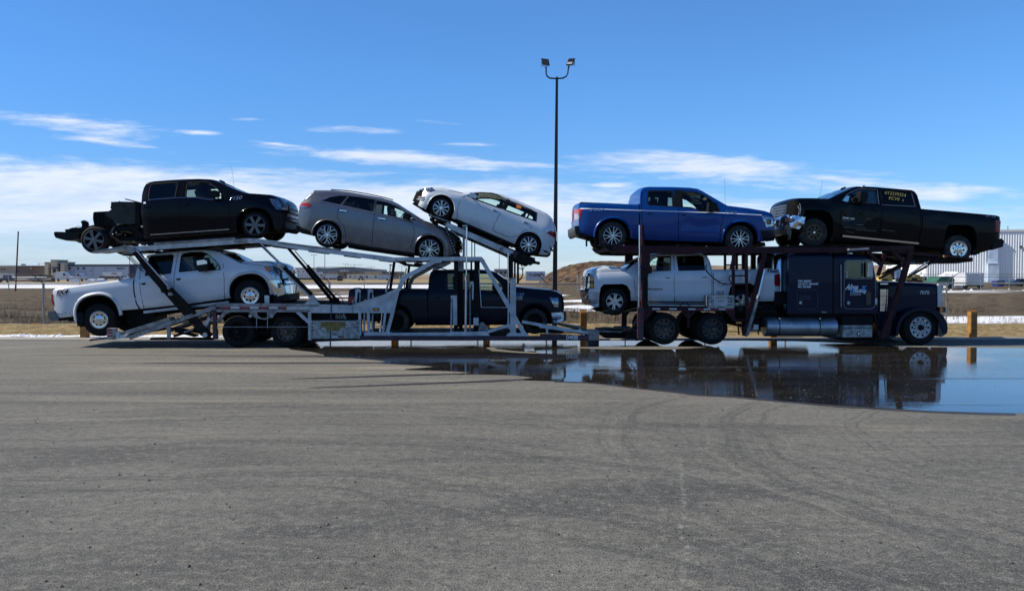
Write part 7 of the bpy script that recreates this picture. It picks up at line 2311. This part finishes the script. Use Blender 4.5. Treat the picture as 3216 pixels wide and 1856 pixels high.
# ------------------------------------------------------------- wooden bollards
def bollard(px, py_top, Y, label, group='square wooden posts along the edge of the lot', w=.21):
    a = atY((px, py_top), Y)
    root = empty('bollard', (a.x, Y, 0), label, 'bollard', group)
    h = a.z
    mb = MB(); mb.box(-w / 2, w / 2, -w / 2, w / 2, -.1, h - .02)
    mb.add([(-w / 2, -w / 2, h - .02), (w / 2, -w / 2, h - .02), (w / 2, w / 2, h + .05), (-w / 2, w / 2, h + .05)], [(0, 1, 2, 3), (0, 3, 2, 1)])
    o = mb.build('timber', M['bollard_wood'], root, smooth=0)
    bm = bmesh.new(); bm.from_mesh(o.data); bmesh.ops.bevel(bm, geom=[e for e in bm.edges if e.calc_length() > .3], offset=.012, segments=2, affect='EDGES'); bm.to_mesh(o.data); bm.free()
    return root


BL = [(106, 1019, 27.0, 'low yellowish post top just showing over the gravel verge at far left'),
      (266, 1014, 23.9, 'short mustard wooden post right beside the tail of the trailer'),
      (1240, 984, 23.9, 'wooden post behind the trailer floor, reflected in the water below its middle'),
      (1528, 982, 23.9, 'wooden post behind the front of the white trailer, beside the lamp pole'),
      (1832, 979, 23.9, 'orange-topped wooden post in the gap between trailer and tractor'),
      (2428, 979, 23.9, 'wooden post hidden behind the tractor tank, seen by its reflection'),
      (2736, 979, 23.9, 'wooden post behind the tractor step box, seen by its reflection'),
      (3054, 977, 23.9, 'bright orange-brown wooden post standing clear at the right of the tractor')]
for x, y, Y_, l in BL: bollard(x, y, Y_, l)

# ------------------------------------------------------------- twin floodlight pole
def lamp_pole():
    Y = 25.2
    base = atY((1741, 1068), Y); topp = atY((1749, 245), Y)
    root = empty('floodlight_pole', (base.x, Y, 0), 'tall dark square pole carrying two floodlights on a curved yoke above the rig', 'lamp post')
    H = topp.z; dx = topp.x - base.x
    mb = MB()
    a = .085; t_ = .04
    mb.add([(-a, -a, 0), (a, -a, 0), (a, a, 0), (-a, a, 0), (dx - t_, -t_, H), (dx + t_, -t_, H), (dx + t_, t_, H), (dx - t_, t_, H)], [(0, 1, 5, 4), (1, 2, 6, 5), (2, 3, 7, 6), (3, 0, 4, 7), (4, 5, 6, 7)])
    mb.box(-.2, .2, -.2, .2, 0, .05)
    mb.build('pole', M['pole_black'], root, smooth=0)
    MB().tube([(dx, 0, H - .28), (dx, 0, H + .03)], .028, 10).build('yoke_stem', M['pole_black'], root)

    def L(px, py): q = atY((px, py), Y); return (q.x - base.x, 0, q.z)
    y = [L(1715, 215), L(1715, 232), L(1719, 241), L(1727, 246.5), L(1749, 248), L(1768, 246.5), L(1778, 241), L(1783, 232), L(1785, 215)]
    MB().tube(y, .026, 10).build('yoke', M['pole_black'], root)
    # heads: slabs turned away from each other, light faces down and outward
    for quad, lensq, s_ in (([(1699.5, 185), (1723, 188), (1725.5, 214.5), (1703, 210.5)], [(1703, 190), (1721, 192), (1723, 208), (1705, 205)], -1),
                            ([(1786, 186), (1807, 185), (1798, 211.5), (1776, 214)], [(1781, 201), (1797, 200), (1794, 208), (1779, 209)], 1)):
        P = [L(*q) for q in quad]; mb = MB()
        dpt = (-.04, .10)
        mb.add([(p[0] - (.05 if i > 1 else 0) * 0, dpt[0] - (.22 if i > 1 else 0), p[2]) for i, p in enumerate(P)] + [(p[0], dpt[1] - (.22 if i > 1 else 0), p[2] + .03) for i, p in enumerate(P)],
               [(0, 1, 2, 3), (7, 6, 5, 4), (0, 4, 5, 1), (1, 5, 6, 2), (2, 6, 7, 3), (3, 7, 4, 0)])
        h = mb.build('floodlight', M['pole_black'], root, smooth=0)
        Q = [L(*q) for q in lensq]; mb = MB()
        def dep(z): return dpt[0] - .22 * (P[0][2] - z) / (P[0][2] - P[2][2]) - .012
        mb.add([(p[0], dep(p[2]), p[2]) for p in Q] + [(p[0], dep(p[2]) + .01, p[2]) for p in Q], [(0, 1, 2, 3), (7, 6, 5, 4), (0, 4, 5, 1), (1, 5, 6, 2), (2, 6, 7, 3), (3, 7, 4, 0)])
        mb.build('lamp_glass', M['pole_black' if s_ < 0 else 'lamp_glass'], h, smooth=0)
        MB().tube([(P[2][0] * .5 + P[3][0] * .5, -.05, P[2][2] + .02), (y[0][0] if s_ < 0 else y[-1][0], 0, y[0][2])], .03, 8).build('bracket', M['pole_black'], h)
        for k in range(5):
            x = P[0][0] + (P[1][0] - P[0][0]) * (k + .5) / 5
            MB().box(x - .008, x + .008, .09, .16, P[2][2] + .08, P[0][2] - .02).build('cooling_fin', M['pole_black'], h, smooth=0)


lamp_pole()


# ------------------------------------------------------------- far poles
def pole(px0, y0, px1, y1, Y, r, label, arm=None, mat='bark_pole', group=None, cat='utility pole', name='utility_pole'):
    a = atY((px1, y1), Y); b_ = atY((px0, y0), Y)
    root = empty(name, (a.x, Y, 0), label, cat, group)
    MB().tube([(0, 0, -.2), (b_.x - a.x, 0, b_.z)], [r, r * .75], 8).build('pole', M[mat], root)
    if arm:
        MB().tube([(b_.x - a.x - arm, 0, b_.z - .1), (b_.x - a.x + arm, 0, b_.z - .1)], r * .6, 6).build('crossarm', M[mat], root)
        for s_ in (-1, 1): MB().box(b_.x - a.x + s_ * arm - .2, b_.x - a.x + s_ * arm + .2, -.1, .1, b_.z - .18, b_.z - .02).build('lamp_head', M[mat], root)


pmat('bark_pole', (.055, .04, .032), .9, var=.3)
pmat('grey_pole', (.10, .105, .115), .7)
pole(57.5, 727, 48, 888, 95, .10, 'leaning brown timber pole standing alone at the far left')
pole(407, 800, 407, 872, 190, .09, 'thin grey mast at the right end of the long blue building', mat='grey_pole')
pole(986, 800, 986, 876, 240, .10, 'slim dark pole above the white trailers, left of the taller one', mat='grey_pole', arm=.8)
pole(1020, 793, 1020, 876, 240, .12, 'tallest slim pole behind the white trailer fence, right of its neighbour', mat='grey_pole')
pole(1114, 831, 1114, 870, 330, .10, 'distant T-shaped lamp pole over the brown buildings', arm=3.2, mat='grey_pole', cat='lamp pole', name='lamp_pole')
pole(1085, 829, 1085, 870, 330, .09, 'distant short lamp pole left of the T-shaped one', arm=1.0, mat='grey_pole', cat='lamp pole', name='lamp_pole')
pole(1262, 836, 1262, 870, 330, .09, 'distant lamp pole behind the white arch frame', arm=1.2, mat='grey_pole', cat='lamp pole', name='lamp_pole')
pole(1568, 784, 1568, 875, 200, .09, 'thin mast seen under the hatchback beside the front lift post', mat='grey_pole')
pole(1166, 838, 1166, 866, 330, .1, 'distant lamp pole above the tan flat roof', arm=1.6, mat='grey_pole', cat='lamp pole', name='lamp_pole')

# ------------------------------------------------------------- buildings
pmat('tan_wall', (.42, .37, .29), .85, var=.1, vscale=.1); pmat('brown_wall', (.20, .155, .13), .85, var=.12, vscale=.1)
pmat('cream_stone', (.50, .46, .37), .85, var=.15, vscale=.5); pmat('blue_wall', (.36, .44, .58), .6, var=.06, vscale=.1)
pmat('navy_trim', (.02, .03, .08), .5); pmat('dark_window', (.02, .025, .035), .15); pmat('roof_white', (.72, .74, .78), .7)
pmat('grey_wall', (.20, .23, .27), .7, var=.08, vscale=.05); pmat('pale_wall', (.60, .62, .62), .7, var=.06, vscale=.2)
pmat('corrugated', (.74, .77, .80), .45, var=.04, vscale=.2, metal=.0, coat=.1); pmat('wrap_blue', (.42, .52, .66), .5, var=.2, vscale=.7, bump=.5, bscale=1.5)
pmat('container_blue', (.06, .10, .20), .6); pmat('loader_yellow', (.50, .33, .06), .5, var=.2, vscale=1); pmat('tarp_green', (.02, .10, .065), .6, var=.3, vscale=1, bump=.4, bscale=3)
pmat('bin_blue', (.02, .035, .17), .5, var=.2); pmat('trailer_skin', (.66, .68, .72), .35, metal=.1, var=.1, vscale=1)


def bxx(px0, px1, py0, py1, Y):
    a = atY((px0, py0), Y); b_ = atY((px1, py1), Y)
    return a.x, b_.x, b_.z, a.z


def bpart(root, name, px0, px1, py0, py1, Y, d, mat, parent=None, zb=None, dy=0.0):
    x0, x1, z0, z1 = bxx(px0, px1, py0, py1, Y)
    if zb is not None: z0 = zb
    L_ = root.location
    return MB().box(x0 - L_.x, x1 - L_.x, Y - L_.y + dy, Y - L_.y + dy + d, z0, z1).build(name, M[mat], parent or root, smooth=0)


def building(name, px, Y, label, cat='building', group=None):
    return empty(name, ((px - 1608) / F * Y, Y, 0), label, cat, group)


D = 330
b1 = building('warehouse', 60, D, 'low flat-roofed building at far left, light tan one end and brown the other')
bpart(b1, 'wall', -90, 53, 835, 880, D, 40, 'tan_wall', zb=0); bpart(b1, 'side_wall', 53, 140, 838, 880, D + .3, 38, 'brown_wall', zb=0)
bpart(b1, 'roof', -92, 141, 833.5, 836, D - .4, 41, 'roof_white')
for x in (66, 70, 75): bpart(b1, 'roof_vent', x, x + 2, 829, 834, D + 5, 1, 'grey_wall')
bpart(b1, 'roof_frame', 120, 140, 827, 828.5, D + 8, .5, 'blue_wall'); bpart(b1, 'roof_frame', 120, 121.5, 828, 834, D + 8, .5, 'blue_wall')
bpart(b1, 'loading_door', 94, 100, 840, 846, D - .2, .4, 'tan_wall')
for x in (2, 11): bpart(b1, 'window', x, x + 4, 844, 848, D - .2, .4, 'dark_window')

b2 = building('office_warehouse', 300, D, 'long pale blue metal building with navy fascia and cream stone entrance piers')
bpart(b2, 'wall', 203, 404, 832, 880, D - 1, 30, 'blue_wall', zb=0)
bpart(b2, 'fascia', 202, 406, 830.5, 836, D - 1.5, 31, 'navy_trim')
for a_, e_, t_ in ((140, 152.5, 825), (159, 180, 817.5), (189.5, 203, 824)):
    bpart(b2, 'entrance_pier', a_, e_, t_, 880, D - 4, 8, 'cream_stone', zb=0); bpart(b2, 'pier_cap', a_ - .5, e_ + .5, t_ - 1.5, t_, D - 4.3, 8.6, 'navy_trim')
for a_, e_ in ((152.5, 159), (180, 189.5)):
    w_ = bpart(b2, 'glass_wall', a_, e_, 827, 880, D - 2.5, 4, 'blue_wall', zb=0)
    for k in range(4): bpart(b2, 'window', a_ + .4, e_ - .4, 829 + k * 8, 834 + k * 8, D - 2.7, .3, 'dark_window', parent=w_)
bpart(b2, 'canopy', 163, 176, 840, 844, D - 5.5, 1.6, 'navy_trim'); bpart(b2, 'entrance_window', 165, 175, 846, 856, D - 4.2, .3, 'dark_window')
for x in (215.5, 241.5, 259): bpart(b2, 'window', x, x + 6, 840, 846, D - 1.2, .3, 'dark_window')
for x in (230, 283): bpart(b2, 'wall_lamp', x, x + 2, 850, 852, D - 1.3, .4, 'dark_window')
for x in (267, 291, 330): bpart(b2, 'wall_seam', x, x + .6, 838, 870, D - 1.1, .2, 'navy_trim')
bpart(b2, 'end_annex', 404, 426, 830, 880, D - .5, 28, 'navy_trim', zb=0)
q = atY((367, 845.5), D - 1.2); text('sign_lettering', 'Mobil 1', .95, M['navy_trim'], b2, (q.x - b2.location.x, -1.2, q.z), bold=.03, sx=1.25)

D = 400
b3 = building('industrial_hall', 1085, D, 'wide grey gabled hall behind the brown buildings in the middle distance')
x0, x1, _, zr = bxx(995, 1176, 839.5, 880, D); ze = atY((0, 846), D).z; zl = atY((0, 843), D).z
MB().prism([(x0 - b3.location.x, 0), (x1 - b3.location.x, 0), (x1 - b3.location.x, ze), (atY((1110, 0), D).x - b3.location.x, zr), (x0 - b3.location.x, zl)], 0, 40).build('wall', M['grey_wall'], b3, smooth=0)
bpart(b3, 'roof_edge', 994, 1111, 838.8, 840.5, D - .3, 3, 'navy_trim'); bpart(b3, 'wall_stripe', 996, 1176, 862, 866, D - .2, .3, 'pale_wall')
b4 = building('pale_shed', 955, D, 'pale low hall at the left of the grey gabled hall'); bpart(b4, 'wall', 925, 995, 844, 880, D, 25, 'pale_wall', zb=0); bpart(b4, 'roof', 924, 996, 841, 844, D - .3, 26, 'grey_wall')
for x in (935, 950, 970): bpart(b4, 'window', x, x + 5, 852, 858, D - .2, .3, 'dark_window')
D = 330
b5 = building('brown_building', 1080, D, 'brown flat building with pale ribbed cladding beside the black tank'); bpart(b5, 'wall', 1058, 1125, 852, 880, D, 15, 'brown_wall', zb=0); bpart(b5, 'ribbed_wall', 1032, 1058, 853, 880, D + .5, 15, 'cream_stone', zb=0)
for k in range(6): bpart(b5, 'rib', 1033 + k * 4.2, 1034.3 + k * 4.2, 853.5, 861, D + .2, .3, 'brown_wall')
for x in (1068, 1077, 1088): bpart(b5, 'roof_unit', x, x + 4, 849, 852, D + 3, 2, 'roof_white')
for x in (1080, 1100): bpart(b5, 'window', x, x + 4, 858, 864, D - .2, .3, 'dark_window')
b6 = building('tan_building', 1172, D, 'tan flat-roofed building joined to a dark brown wing in the middle distance'); bpart(b6, 'wall', 1146, 1199, 855, 880, D, 15, 'tan_wall', zb=0); bpart(b6, 'wing', 1199, 1256, 853, 880, D + .5, 15, 'brown_wall', zb=0)
bpart(b6, 'roof', 1145, 1200, 853.5, 855, D - .3, 16, 'cream_stone')
for x in (1205, 1220, 1238): bpart(b6, 'window', x, x + 6, 858, 863, D + .3, .3, 'dark_window')
D = 300
b7 = building('site_office', 1150, D, 'long low white building with small windows in front of the tan one'); bpart(b7, 'wall', 1090, 1188, 862, 880, D, 8, 'pale_wall', zb=0); bpart(b7, 'side_wall', 1188, 1208, 863, 880, D + .2, 8, 'wrap_blue', zb=0); bpart(b7, 'roof', 1089, 1209, 860.5, 862.5, D - .3, 9, 'cream_stone')
for x in (1097, 1129, 1149, 1177): bpart(b7, 'window', x, x + 6, 867, 872, D - .2, .3, 'dark_window')
bpart(b7, 'door', 1112, 1117, 866, 875, D - .2, .3, 'tan_wall')
b8 = building('distant_hall', 1575, 420, 'bluish grey hall seen under the hatchback between the lift posts'); bpart(b8, 'wall', 1552, 1602, 846, 880, 420, 20, 'grey_wall', zb=0); bpart(b8, 'roof', 1551, 1603, 844.5, 846.5, 419.6, 21, 'pale_wall')
for x in (1558, 1570, 1583): bpart(b8, 'window', x, x + 7, 852, 860, 419.7, .3, 'dark_window')
D = 240
b9 = building('shipping_container', 1678, D, 'blue and white container with black graffiti left of the brown mound', 'container'); bpart(b9, 'wall', 1650, 1712, 852.5, 880, D, 3, 'blue_wall', zb=0); bpart(b9, 'end_panel', 1650, 1654, 852, 872, D - .2, .3, 'pale_wall')
for x in (1664, 1680, 1696): bpart(b9, 'door_frame', x, x + 1, 853, 868, D - .15, .2, 'container_blue')
rnd = random.Random(4); x_ = 1662
while x_ < 1706:
    a_, c_ = atY((x_, rnd.uniform(860, 867)), D), atY((x_ + rnd.uniform(2, 5), rnd.uniform(859, 867)), D)
    MB().bar((a_.x - b9.location.x, a_.z), (c_.x - b9.location.x, c_.z), .18, -.25, -.2).build('graffiti_stroke', M['dark_window'], b9, smooth=0); x_ += 2.4


# the large white corrugated warehouse on the right
def rib_wall(root, name, x0, x1, z0, z1, y, mat='corrugated', pitch=.62, dep=.09):
    mb = MB(); n = int((x1 - x0) / pitch); prof = []
    for i in range(n):
        a = x0 + i * pitch
        prof += [(a, 0), (a + pitch * .42, 0), (a + pitch * .52, -dep), (a + pitch * .82, -dep), (a + pitch * .92, 0)]
    prof.append((x0 + n * pitch, 0))
    vs = [(x, y + d, z) for z in (z0, z1) for x, d in prof]; m_ = len(prof)
    mb.add(vs, [(i, i + 1, m_ + i + 1, m_ + i) for i in range(m_ - 1)])
    return mb.build(name, M[mat], root, smooth=0)


D = 200
px2 = lambda p: (p - 1608) / F * D
bw = empty('warehouse', (px2(3128), D, 0), 'big white corrugated warehouse filling the right edge behind the black pickup', 'warehouse')
bw.rotation_euler = (0, 0, -math.radians(13))
k_ = D / F
wl_ = (3128 - 2924) * k_; wr_ = (3560 - 3128) * k_
zt1 = atY((0, 738), D).z; zt2 = atY((0, 727), D).z
rib_wall(bw, 'left_wall', -wl_, -2.2, 0, zt1, -.87)
MB().box(-wl_, 0, -.75, 40, 0, zt1 - .05).build('left_block', M['corrugated'], bw, smooth=0)
rib_wall(bw, 'right_wall', .0, wr_, 0, zt2, .10)
MB().box(.01, wr_, .25, 40, 0, zt2 - .05).build('right_block', M['corrugated'], bw, smooth=0)
MB().box(-.1, wr_, -.15, .3, zt2 - .1, zt2 + .45).build('eaves_trim', M['pale_wall'], bw, smooth=0)
MB().box(-wl_ - .1, 0, -1.15, -.7, zt1 - .1, zt1 + .3).build('eaves_trim', M['pale_wall'], bw, smooth=0)
MB().box(-2.2, -.0, -1.0, -.65, atY((0, 829), D).z, zt1).build('wrapped_panel', M['wrap_blue'], bw, smooth=0)
MB().box(-2.75, -.1, -2.15, -.65, 0, atY((0, 829), D).z).build('vestibule', M['wrap_blue'], bw, smooth=0)
MB().box(-2.85, .0, -2.25, -.65, atY((0, 829), D).z, atY((0, 827), D).z).build('vestibule_roof', M['pale_wall'], bw, smooth=0)
x = (3194 - 3128) * k_; z = atY((0, 776), D).z
MB().box(x - .25, x + .35, -.4, .1, z - .25, z + .25).build('wall_lamp', M['dark_window'], bw, smooth=0)
x = (3171 - 3128) * k_; MB().tube([(x, 3, zt2), (x, 3, zt2 + 1.6)], .14, 8).build('roof_vent', M['grey_wall'], bw)

# ------------------------------------------------------------- yard things on the right
D = 112
def yp(px, py=0): return atY((px, py), D)
s1 = building('garden_shed', 3008, D, 'white gabled shed between the green tarp trailer and the boxy white trailer', 'shed')
w_ = 24 * D / F; zt = yp(0, 856).z; ze = yp(0, 868).z
MB().prism([(-w_, 0), (w_, 0), (w_, ze), (0, zt), (-w_, ze)], 0, 3).build('wall', M['trailer_skin'], s1, smooth=0)
for s_ in (-1, 1):
    MB().bar((s_ * (w_ + .12), ze - .05), (0, zt + .06), .1, -.25, 3.2).build('roof', M['pale_wall'], s1, smooth=0)
dr = MB().box(-.5, .5, -.05, .02, 0, ze - .05).build('door', M['pale_wall'], s1, smooth=0)
MB().box(-.02, .02, -.08, -.04, 0, ze - .05).build('door_gap', M['grey_wall'], dr, smooth=0)
D = 106
s2 = building('cargo_trailer', 3060, D, 'boxy white enclosed cargo trailer standing right of the white shed', 'trailer')
w_ = 29 * D / F; zt = atY((0, 857), D).z
bd = MB().box(-w_, w_, 0, 5, .45, zt).build('body', M['trailer_skin'], s2, smooth=0)
MB().box(-w_ * .93, w_ * .6, -.06, .0, .55, zt - .25).build('rear_door', M['pale_wall'], s2, smooth=0)
MB().box(w_ * .66, w_ * .97, -.05, .0, .5, zt - .1).build('corner_panel', M['wrap_blue'], s2, smooth=0)
for z in (zt - .3, 1.35, .95): MB().box(-w_ * .9, w_ * .6, -.1, -.05, z, z + .05).build('door_bar', M['grey_wall'], s2, smooth=0)
for x in (-w_ * .8, w_ * .75):
    MB().lathe([(0, -.1), (.2, -.1), (.33, -.08), (.35, 0), (.33, .12), (0, .12)], 20, (x, .3, .35)).build('wheel', M['rubber'], s2)
MB().box(-w_, w_, -.08, .0, .35, .5).build('bumper', M['frame_black'], s2, smooth=0)
s3 = building('tarp_covered_trailer', 2970, D, 'small trailer under a dark green tarpaulin left of the white shed', 'trailer')
prof = [(2940, 887), (2948, 876), (2958, 868), (2992, 868), (2999, 880), (2996, 887)]
MB().prism([(atY(p, D).x - s3.location.x, atY(p, D).z) for p in prof], 0, 3).build('tarpaulin', M['tarp_green'], s3, smooth=0)
MB().box(-1.3, 1.3, .2, 2.6, .5, .9).build('frame', M['frame_black'], s3, smooth=0)
for x in (-.6, .75): MB().lathe([(0, -.1), (.2, -.1), (.33, -.08), (.35, 0), (.33, .12), (0, .12)], 20, (x, .2, .35)).build('wheel', M['rubber'], s3)
MB().box(-1.2, .2, -.4, .1, .4, .75).build('drawbar_box', M['pale_wall'], s3, smooth=0)
D = 125
s4 = building('skip_bin', 3143, D, 'dark blue steel bin on the ground against the white warehouse', 'bin')
MB().prism([(-.5, 0), (.55, 0), (.7, .95), (-.65, .95)], 0, 1.4).build('tub', M['bin_blue'], s4, smooth=0); MB().box(-.7, .75, -.05, .05, .9, 1.0).build('rim', M['container_blue'], s4, smooth=0)
s5 = building('material_pile', 3178, D, 'dark heap of stacked timber and tyres right of the blue bin', 'pile')
rnd = random.Random(9)
for i in range(9):
    x = rnd.uniform(-1.2, 1.2); z = rnd.uniform(.05, .6); MB().box(x - .5, x + .5, rnd.uniform(-.3, .3), .9, z, z + .14).build('plank', M['frame_black' if i % 3 else 'trailer_grey'], s5, smooth=0)
s5b = building('parked_car', 3214, D, 'dark parked car cut off by the right edge of the picture', 'car')
MB().prism([(-1.0, .3), (2.8, .3), (2.8, .8), (1.9, .95), (1.3, 1.35), (.1, 1.35), (-.5, .95), (-1.0, .8)], 0, 1.7).build('body', M['black_paint'], s5b, smooth=0)
for x in (-.3, 2.0): MB().lathe([(0, -.03), (.2, -.03), (.3, -.02), (.32, 0), (.3, .2), (0, .2)], 18, (x, 0, .32)).build('wheel', M['rubber'], s5b)
MB().prism([(-.3, .95), (.15, 1.28), (1.2, 1.28), (1.6, .95)], -.02, .02).build('window', M['dark_window'], s5b, smooth=0)

D = 118
lo = building('wheel_loader', 2800, D, 'yellow wheel loader with a glazed cab seen between the tractor hood and rack legs', 'loader')
f_ = lambda p: (atY(p, D).x - lo.location.x, atY(p, D).z)
MB().prism([f_(p) for p in [(2766, 884), (2770, 872), (2782, 865), (2797, 863), (2803, 872), (2803, 886)]], 0, 1.8).build('engine_hood', M['loader_yellow'], lo, smooth=0)
cb = MB().prism([f_(p) for p in [(2798, 879), (2798, 850), (2804, 843), (2828, 841), (2832, 846), (2832, 879)]], .1, 1.7).build('cab', M['frame_black'], lo, smooth=0)
for a_, e_ in ((2811, 2820), (2822, 2829)): MB().prism([f_(p) for p in [(a_, 875), (a_, 846), (e_, 846), (e_, 875)]], .04, .1).build('window', M['wrap_blue'], cb, smooth=0)
MB().prism([f_(p) for p in [(2766, 884), (2845, 884), (2845, 892), (2766, 892)]], .1, 1.7).build('chassis', M['loader_yellow'], lo, smooth=0)
for p in ((2780, 893), (2826, 893)):
    x, z = f_(p); MB().lathe([(0, -.1), (.35, -.1), (.62, -.08), (.7, 0), (.66, .3), (0, .3)], 24, (x, 0, .7)).build('wheel', M['rubber'], lo)
lo2 = building('backhoe', 2875, D, 'low yellow backhoe with an arched arm, left of the white warehouse corner', 'loader')
f2 = lambda p: (atY(p, D).x - lo2.location.x, atY(p, D).z)
MB().prism([f2(p) for p in [(2842, 887), (2852, 872), (2870, 866), (2888, 866), (2900, 880), (2904, 887)]], .1, 1.6).build('body', M['loader_yellow'], lo2, smooth=0)
pp = [(2838, 884), (2850, 868), (2866, 862), (2886, 866), (2898, 880), (2902, 890)]
for a_, e_ in zip(pp, pp[1:]): MB().bar(f2(a_), f2(e_), .2, -.12, .1).build('arm_section', M['loader_yellow'], lo2, smooth=0)
MB().prism([f2(p) for p in [(2901, 868), (2913, 868), (2915, 889), (2901, 889)]], .2, 1.4).build('bucket', M['tarp_green'], lo2, smooth=0)
MB().prism([f2(p) for p in [(2866, 874), (2880, 874), (2884, 884), (2862, 884)]], .0, .12).build('engine_grille', M['frame_black'], lo2, smooth=0)
for p in ((2856, 893), (2888, 893)):
    x, z = f2(p); MB().lathe([(0, -.1), (.3, -.1), (.48, -.08), (.55, 0), (.5, .3), (0, .3)], 24, (x, 0, .55)).build('wheel', M['rubber'], lo2)

# ------------------------------------------------------------- yard things on the left
D = 215
def van(px0, px1, ytop, label, kind=0, mat='trailer_skin', Dd=None):
    D = Dd or 215
    r_ = building('parked_van' if kind == 0 else 'pickup_truck', (px0 + px1) / 2, D, label, 'van' if kind == 0 else 'pickup truck')
    w = (px1 - px0) * D / F / 2; h = atY((0, ytop), D).z
    if kind == 0: P = [(-w, .35), (-w, h * .97), (-w * .8, h), (w * .15, h * .97), (w * .5, h * .58), (w * .95, h * .48), (w, .35)]
    else: P = [(-w, .5), (-w, h * .55), (-w * .25, h * .58), (-w * .15, h), (w * .35, h), (w * .6, h * .6), (w, h * .5), (w, .4)]
    bo = MB().prism(P, 0, 2.0).build('body', M[mat], r_, smooth=0)
    MB().prism([(w * .02, h * .6), (-w * .0, h * .88), (w * .2, h * .88), (w * .42, h * .6)] if kind == 0 else [(-w * .1, h * .62), (-w * .06, h * .93), (w * .3, h * .93), (w * .5, h * .62)], -.03, .02).build('side_window', M['dark_window'], bo, smooth=0)
    MB().prism([(w * .97, .5), (w * 1.02, .5), (w * 1.02, h * .32), (w * .97, h * .32)], .1, 1.9).build('grille', M['frame_black'], r_, smooth=0)
    for s_ in (-.62, .62): MB().lathe([(0, -.03), (.2, -.03), (.36, -.02), (.38, 0), (.36, .25), (0, .25)], 18, (w * s_, 0, .38)).build('wheel', M['rubber'], r_)


van(174, 222, 854, 'tall white panel van parked in front of the blue building', 0)
van(222, 266, 858, 'white pickup truck parked just right of the tall white van', 1)
van(303, 326, 866, 'dark pickup parked left of the white box trailer', 1, 'brown_wall')
van(372, 392, 866, 'grey pickup parked between the box trailer and the thin mast', 1, 'grey_wall')
van(-4, 30, 864, 'dark pickup parked in front of the small pale cabin at the left edge', 1, 'navy_trim', 190)
van(1125, 1142, 866, 'small dark pickup parked by the brown building in the middle distance', 1, 'grey_wall', 260)
van(1212, 1232, 865, 'pale pickup parked under the dark brown wing in the middle distance', 1, 'pale_wall', 260)
van(1262, 1290, 862, 'white van parked right of the dark brown wing', 0, 'trailer_skin', 260)
D = 205
pl = building('pipe_stack', 100, D, 'long stack of dark and pale pipes lying in the yard at far left', 'pipe stack')
rnd = random.Random(11)
for i in range(14):
    z = .25 + .2 * (i % 6); x0 = rnd.uniform(-6, -3); x1 = rnd.uniform(3, 6.2)
    MB().tube([(x0, rnd.uniform(-1, 1), z), (x1, rnd.uniform(-1, 1), z)], .12, 8).build('pipe', M[('frame_black', 'brown_wall', 'pale_wall')[i % 3]], pl)
MB().prism([(-1, 0), (4.8, 0), (4.2, 1.7), (1.5, 2.0), (-.6, 1.5)], 1.5, 3).build('heap', M['deck_dark'], pl, smooth=0)
D = 230
sb = building('box_trailer', 345, D, 'white box trailer with dark lettering parked under the building sign', 'trailer')
bpart(sb, 'body', 322, 370, 855, 868, D, 2.4, 'trailer_skin'); bpart(sb, 'lettering_panel', 350, 366, 857, 861, D - .1, .15, 'grey_wall'); bpart(sb, 'undercarriage', 326, 368, 868, 874, D + .3, 1.8, 'frame_black')
sb2 = building('small_shed', 12, D, 'small pale cabin at the left edge of the picture', 'cabin'); bpart(sb2, 'wall', -8, 25, 857, 880, D, 3, 'pale_wall', zb=0); bpart(sb2, 'roof', -9, 26, 855, 857.5, D - .2, 3.4, 'grey_wall')
for i, (x0, x1, y0) in enumerate(((268, 300, 868), (296, 324, 866), (384, 402, 864), (226, 240, 870))):
    r_ = building('snow_heap', (x0 + x1) / 2, 200, ['low snow heap right of the parked white pickup', 'snow heap left of the box trailer', 'snow heap at the foot of the thin mast', 'small snow heap under the white pickup'][i], 'snow heap')
    w = (x1 - x0) * 200 / F / 2; h = atY((0, y0), 200).z
    rq = random.Random(i); MB().prism([(-w, 0)] + [(-w + 2 * w * (k + .5) / 9, h * .62 * math.sin(PI * (k + .5) / 9) * rq.uniform(.6, 1.1)) for k in range(9)] + [(w, 0)], -1, 2).build('snow_mass', M['snow'], r_, smooth=0)
D = 240
wt = building('box_trailer', 970, D, 'row of white ribbed trailer boxes below the two slim poles', 'trailer')
bpart(wt, 'body', 925, 1007, 855, 873, D, 2.4, 'trailer_skin')
for k in range(11): bpart(wt, 'rib', 930 + k * 7, 930.8 + k * 7, 856, 873, D - .1, .12, 'grey_wall')
bpart(wt, 'undercarriage', 928, 1005, 873, 879, D + .3, 1.6, 'frame_black')
wt2 = building('box_trailer', 1032, D, 'shorter white trailer box between the ribbed trailers and the black tank', 'trailer')
bpart(wt2, 'body', 1008, 1056, 860, 874, D, 2.4, 'pale_wall'); bpart(wt2, 'undercarriage', 1010, 1054, 874, 879, D + .3, 1.6, 'frame_black')
tk = building('storage_tank', 1065, D - 3, 'black rounded tank lying beside the brown building', 'tank')
MB().lathe([(0, 0), (.7, 0), (.78, .1), (.78, 2.5), (.7, 2.6), (0, 2.6)], 24, (0, 0, .8)).build('shell', M['frame_black'], tk); MB().box(-.8, .8, .2, 2.3, 0, .2).build('saddle', M['grey_wall'], tk, smooth=0)
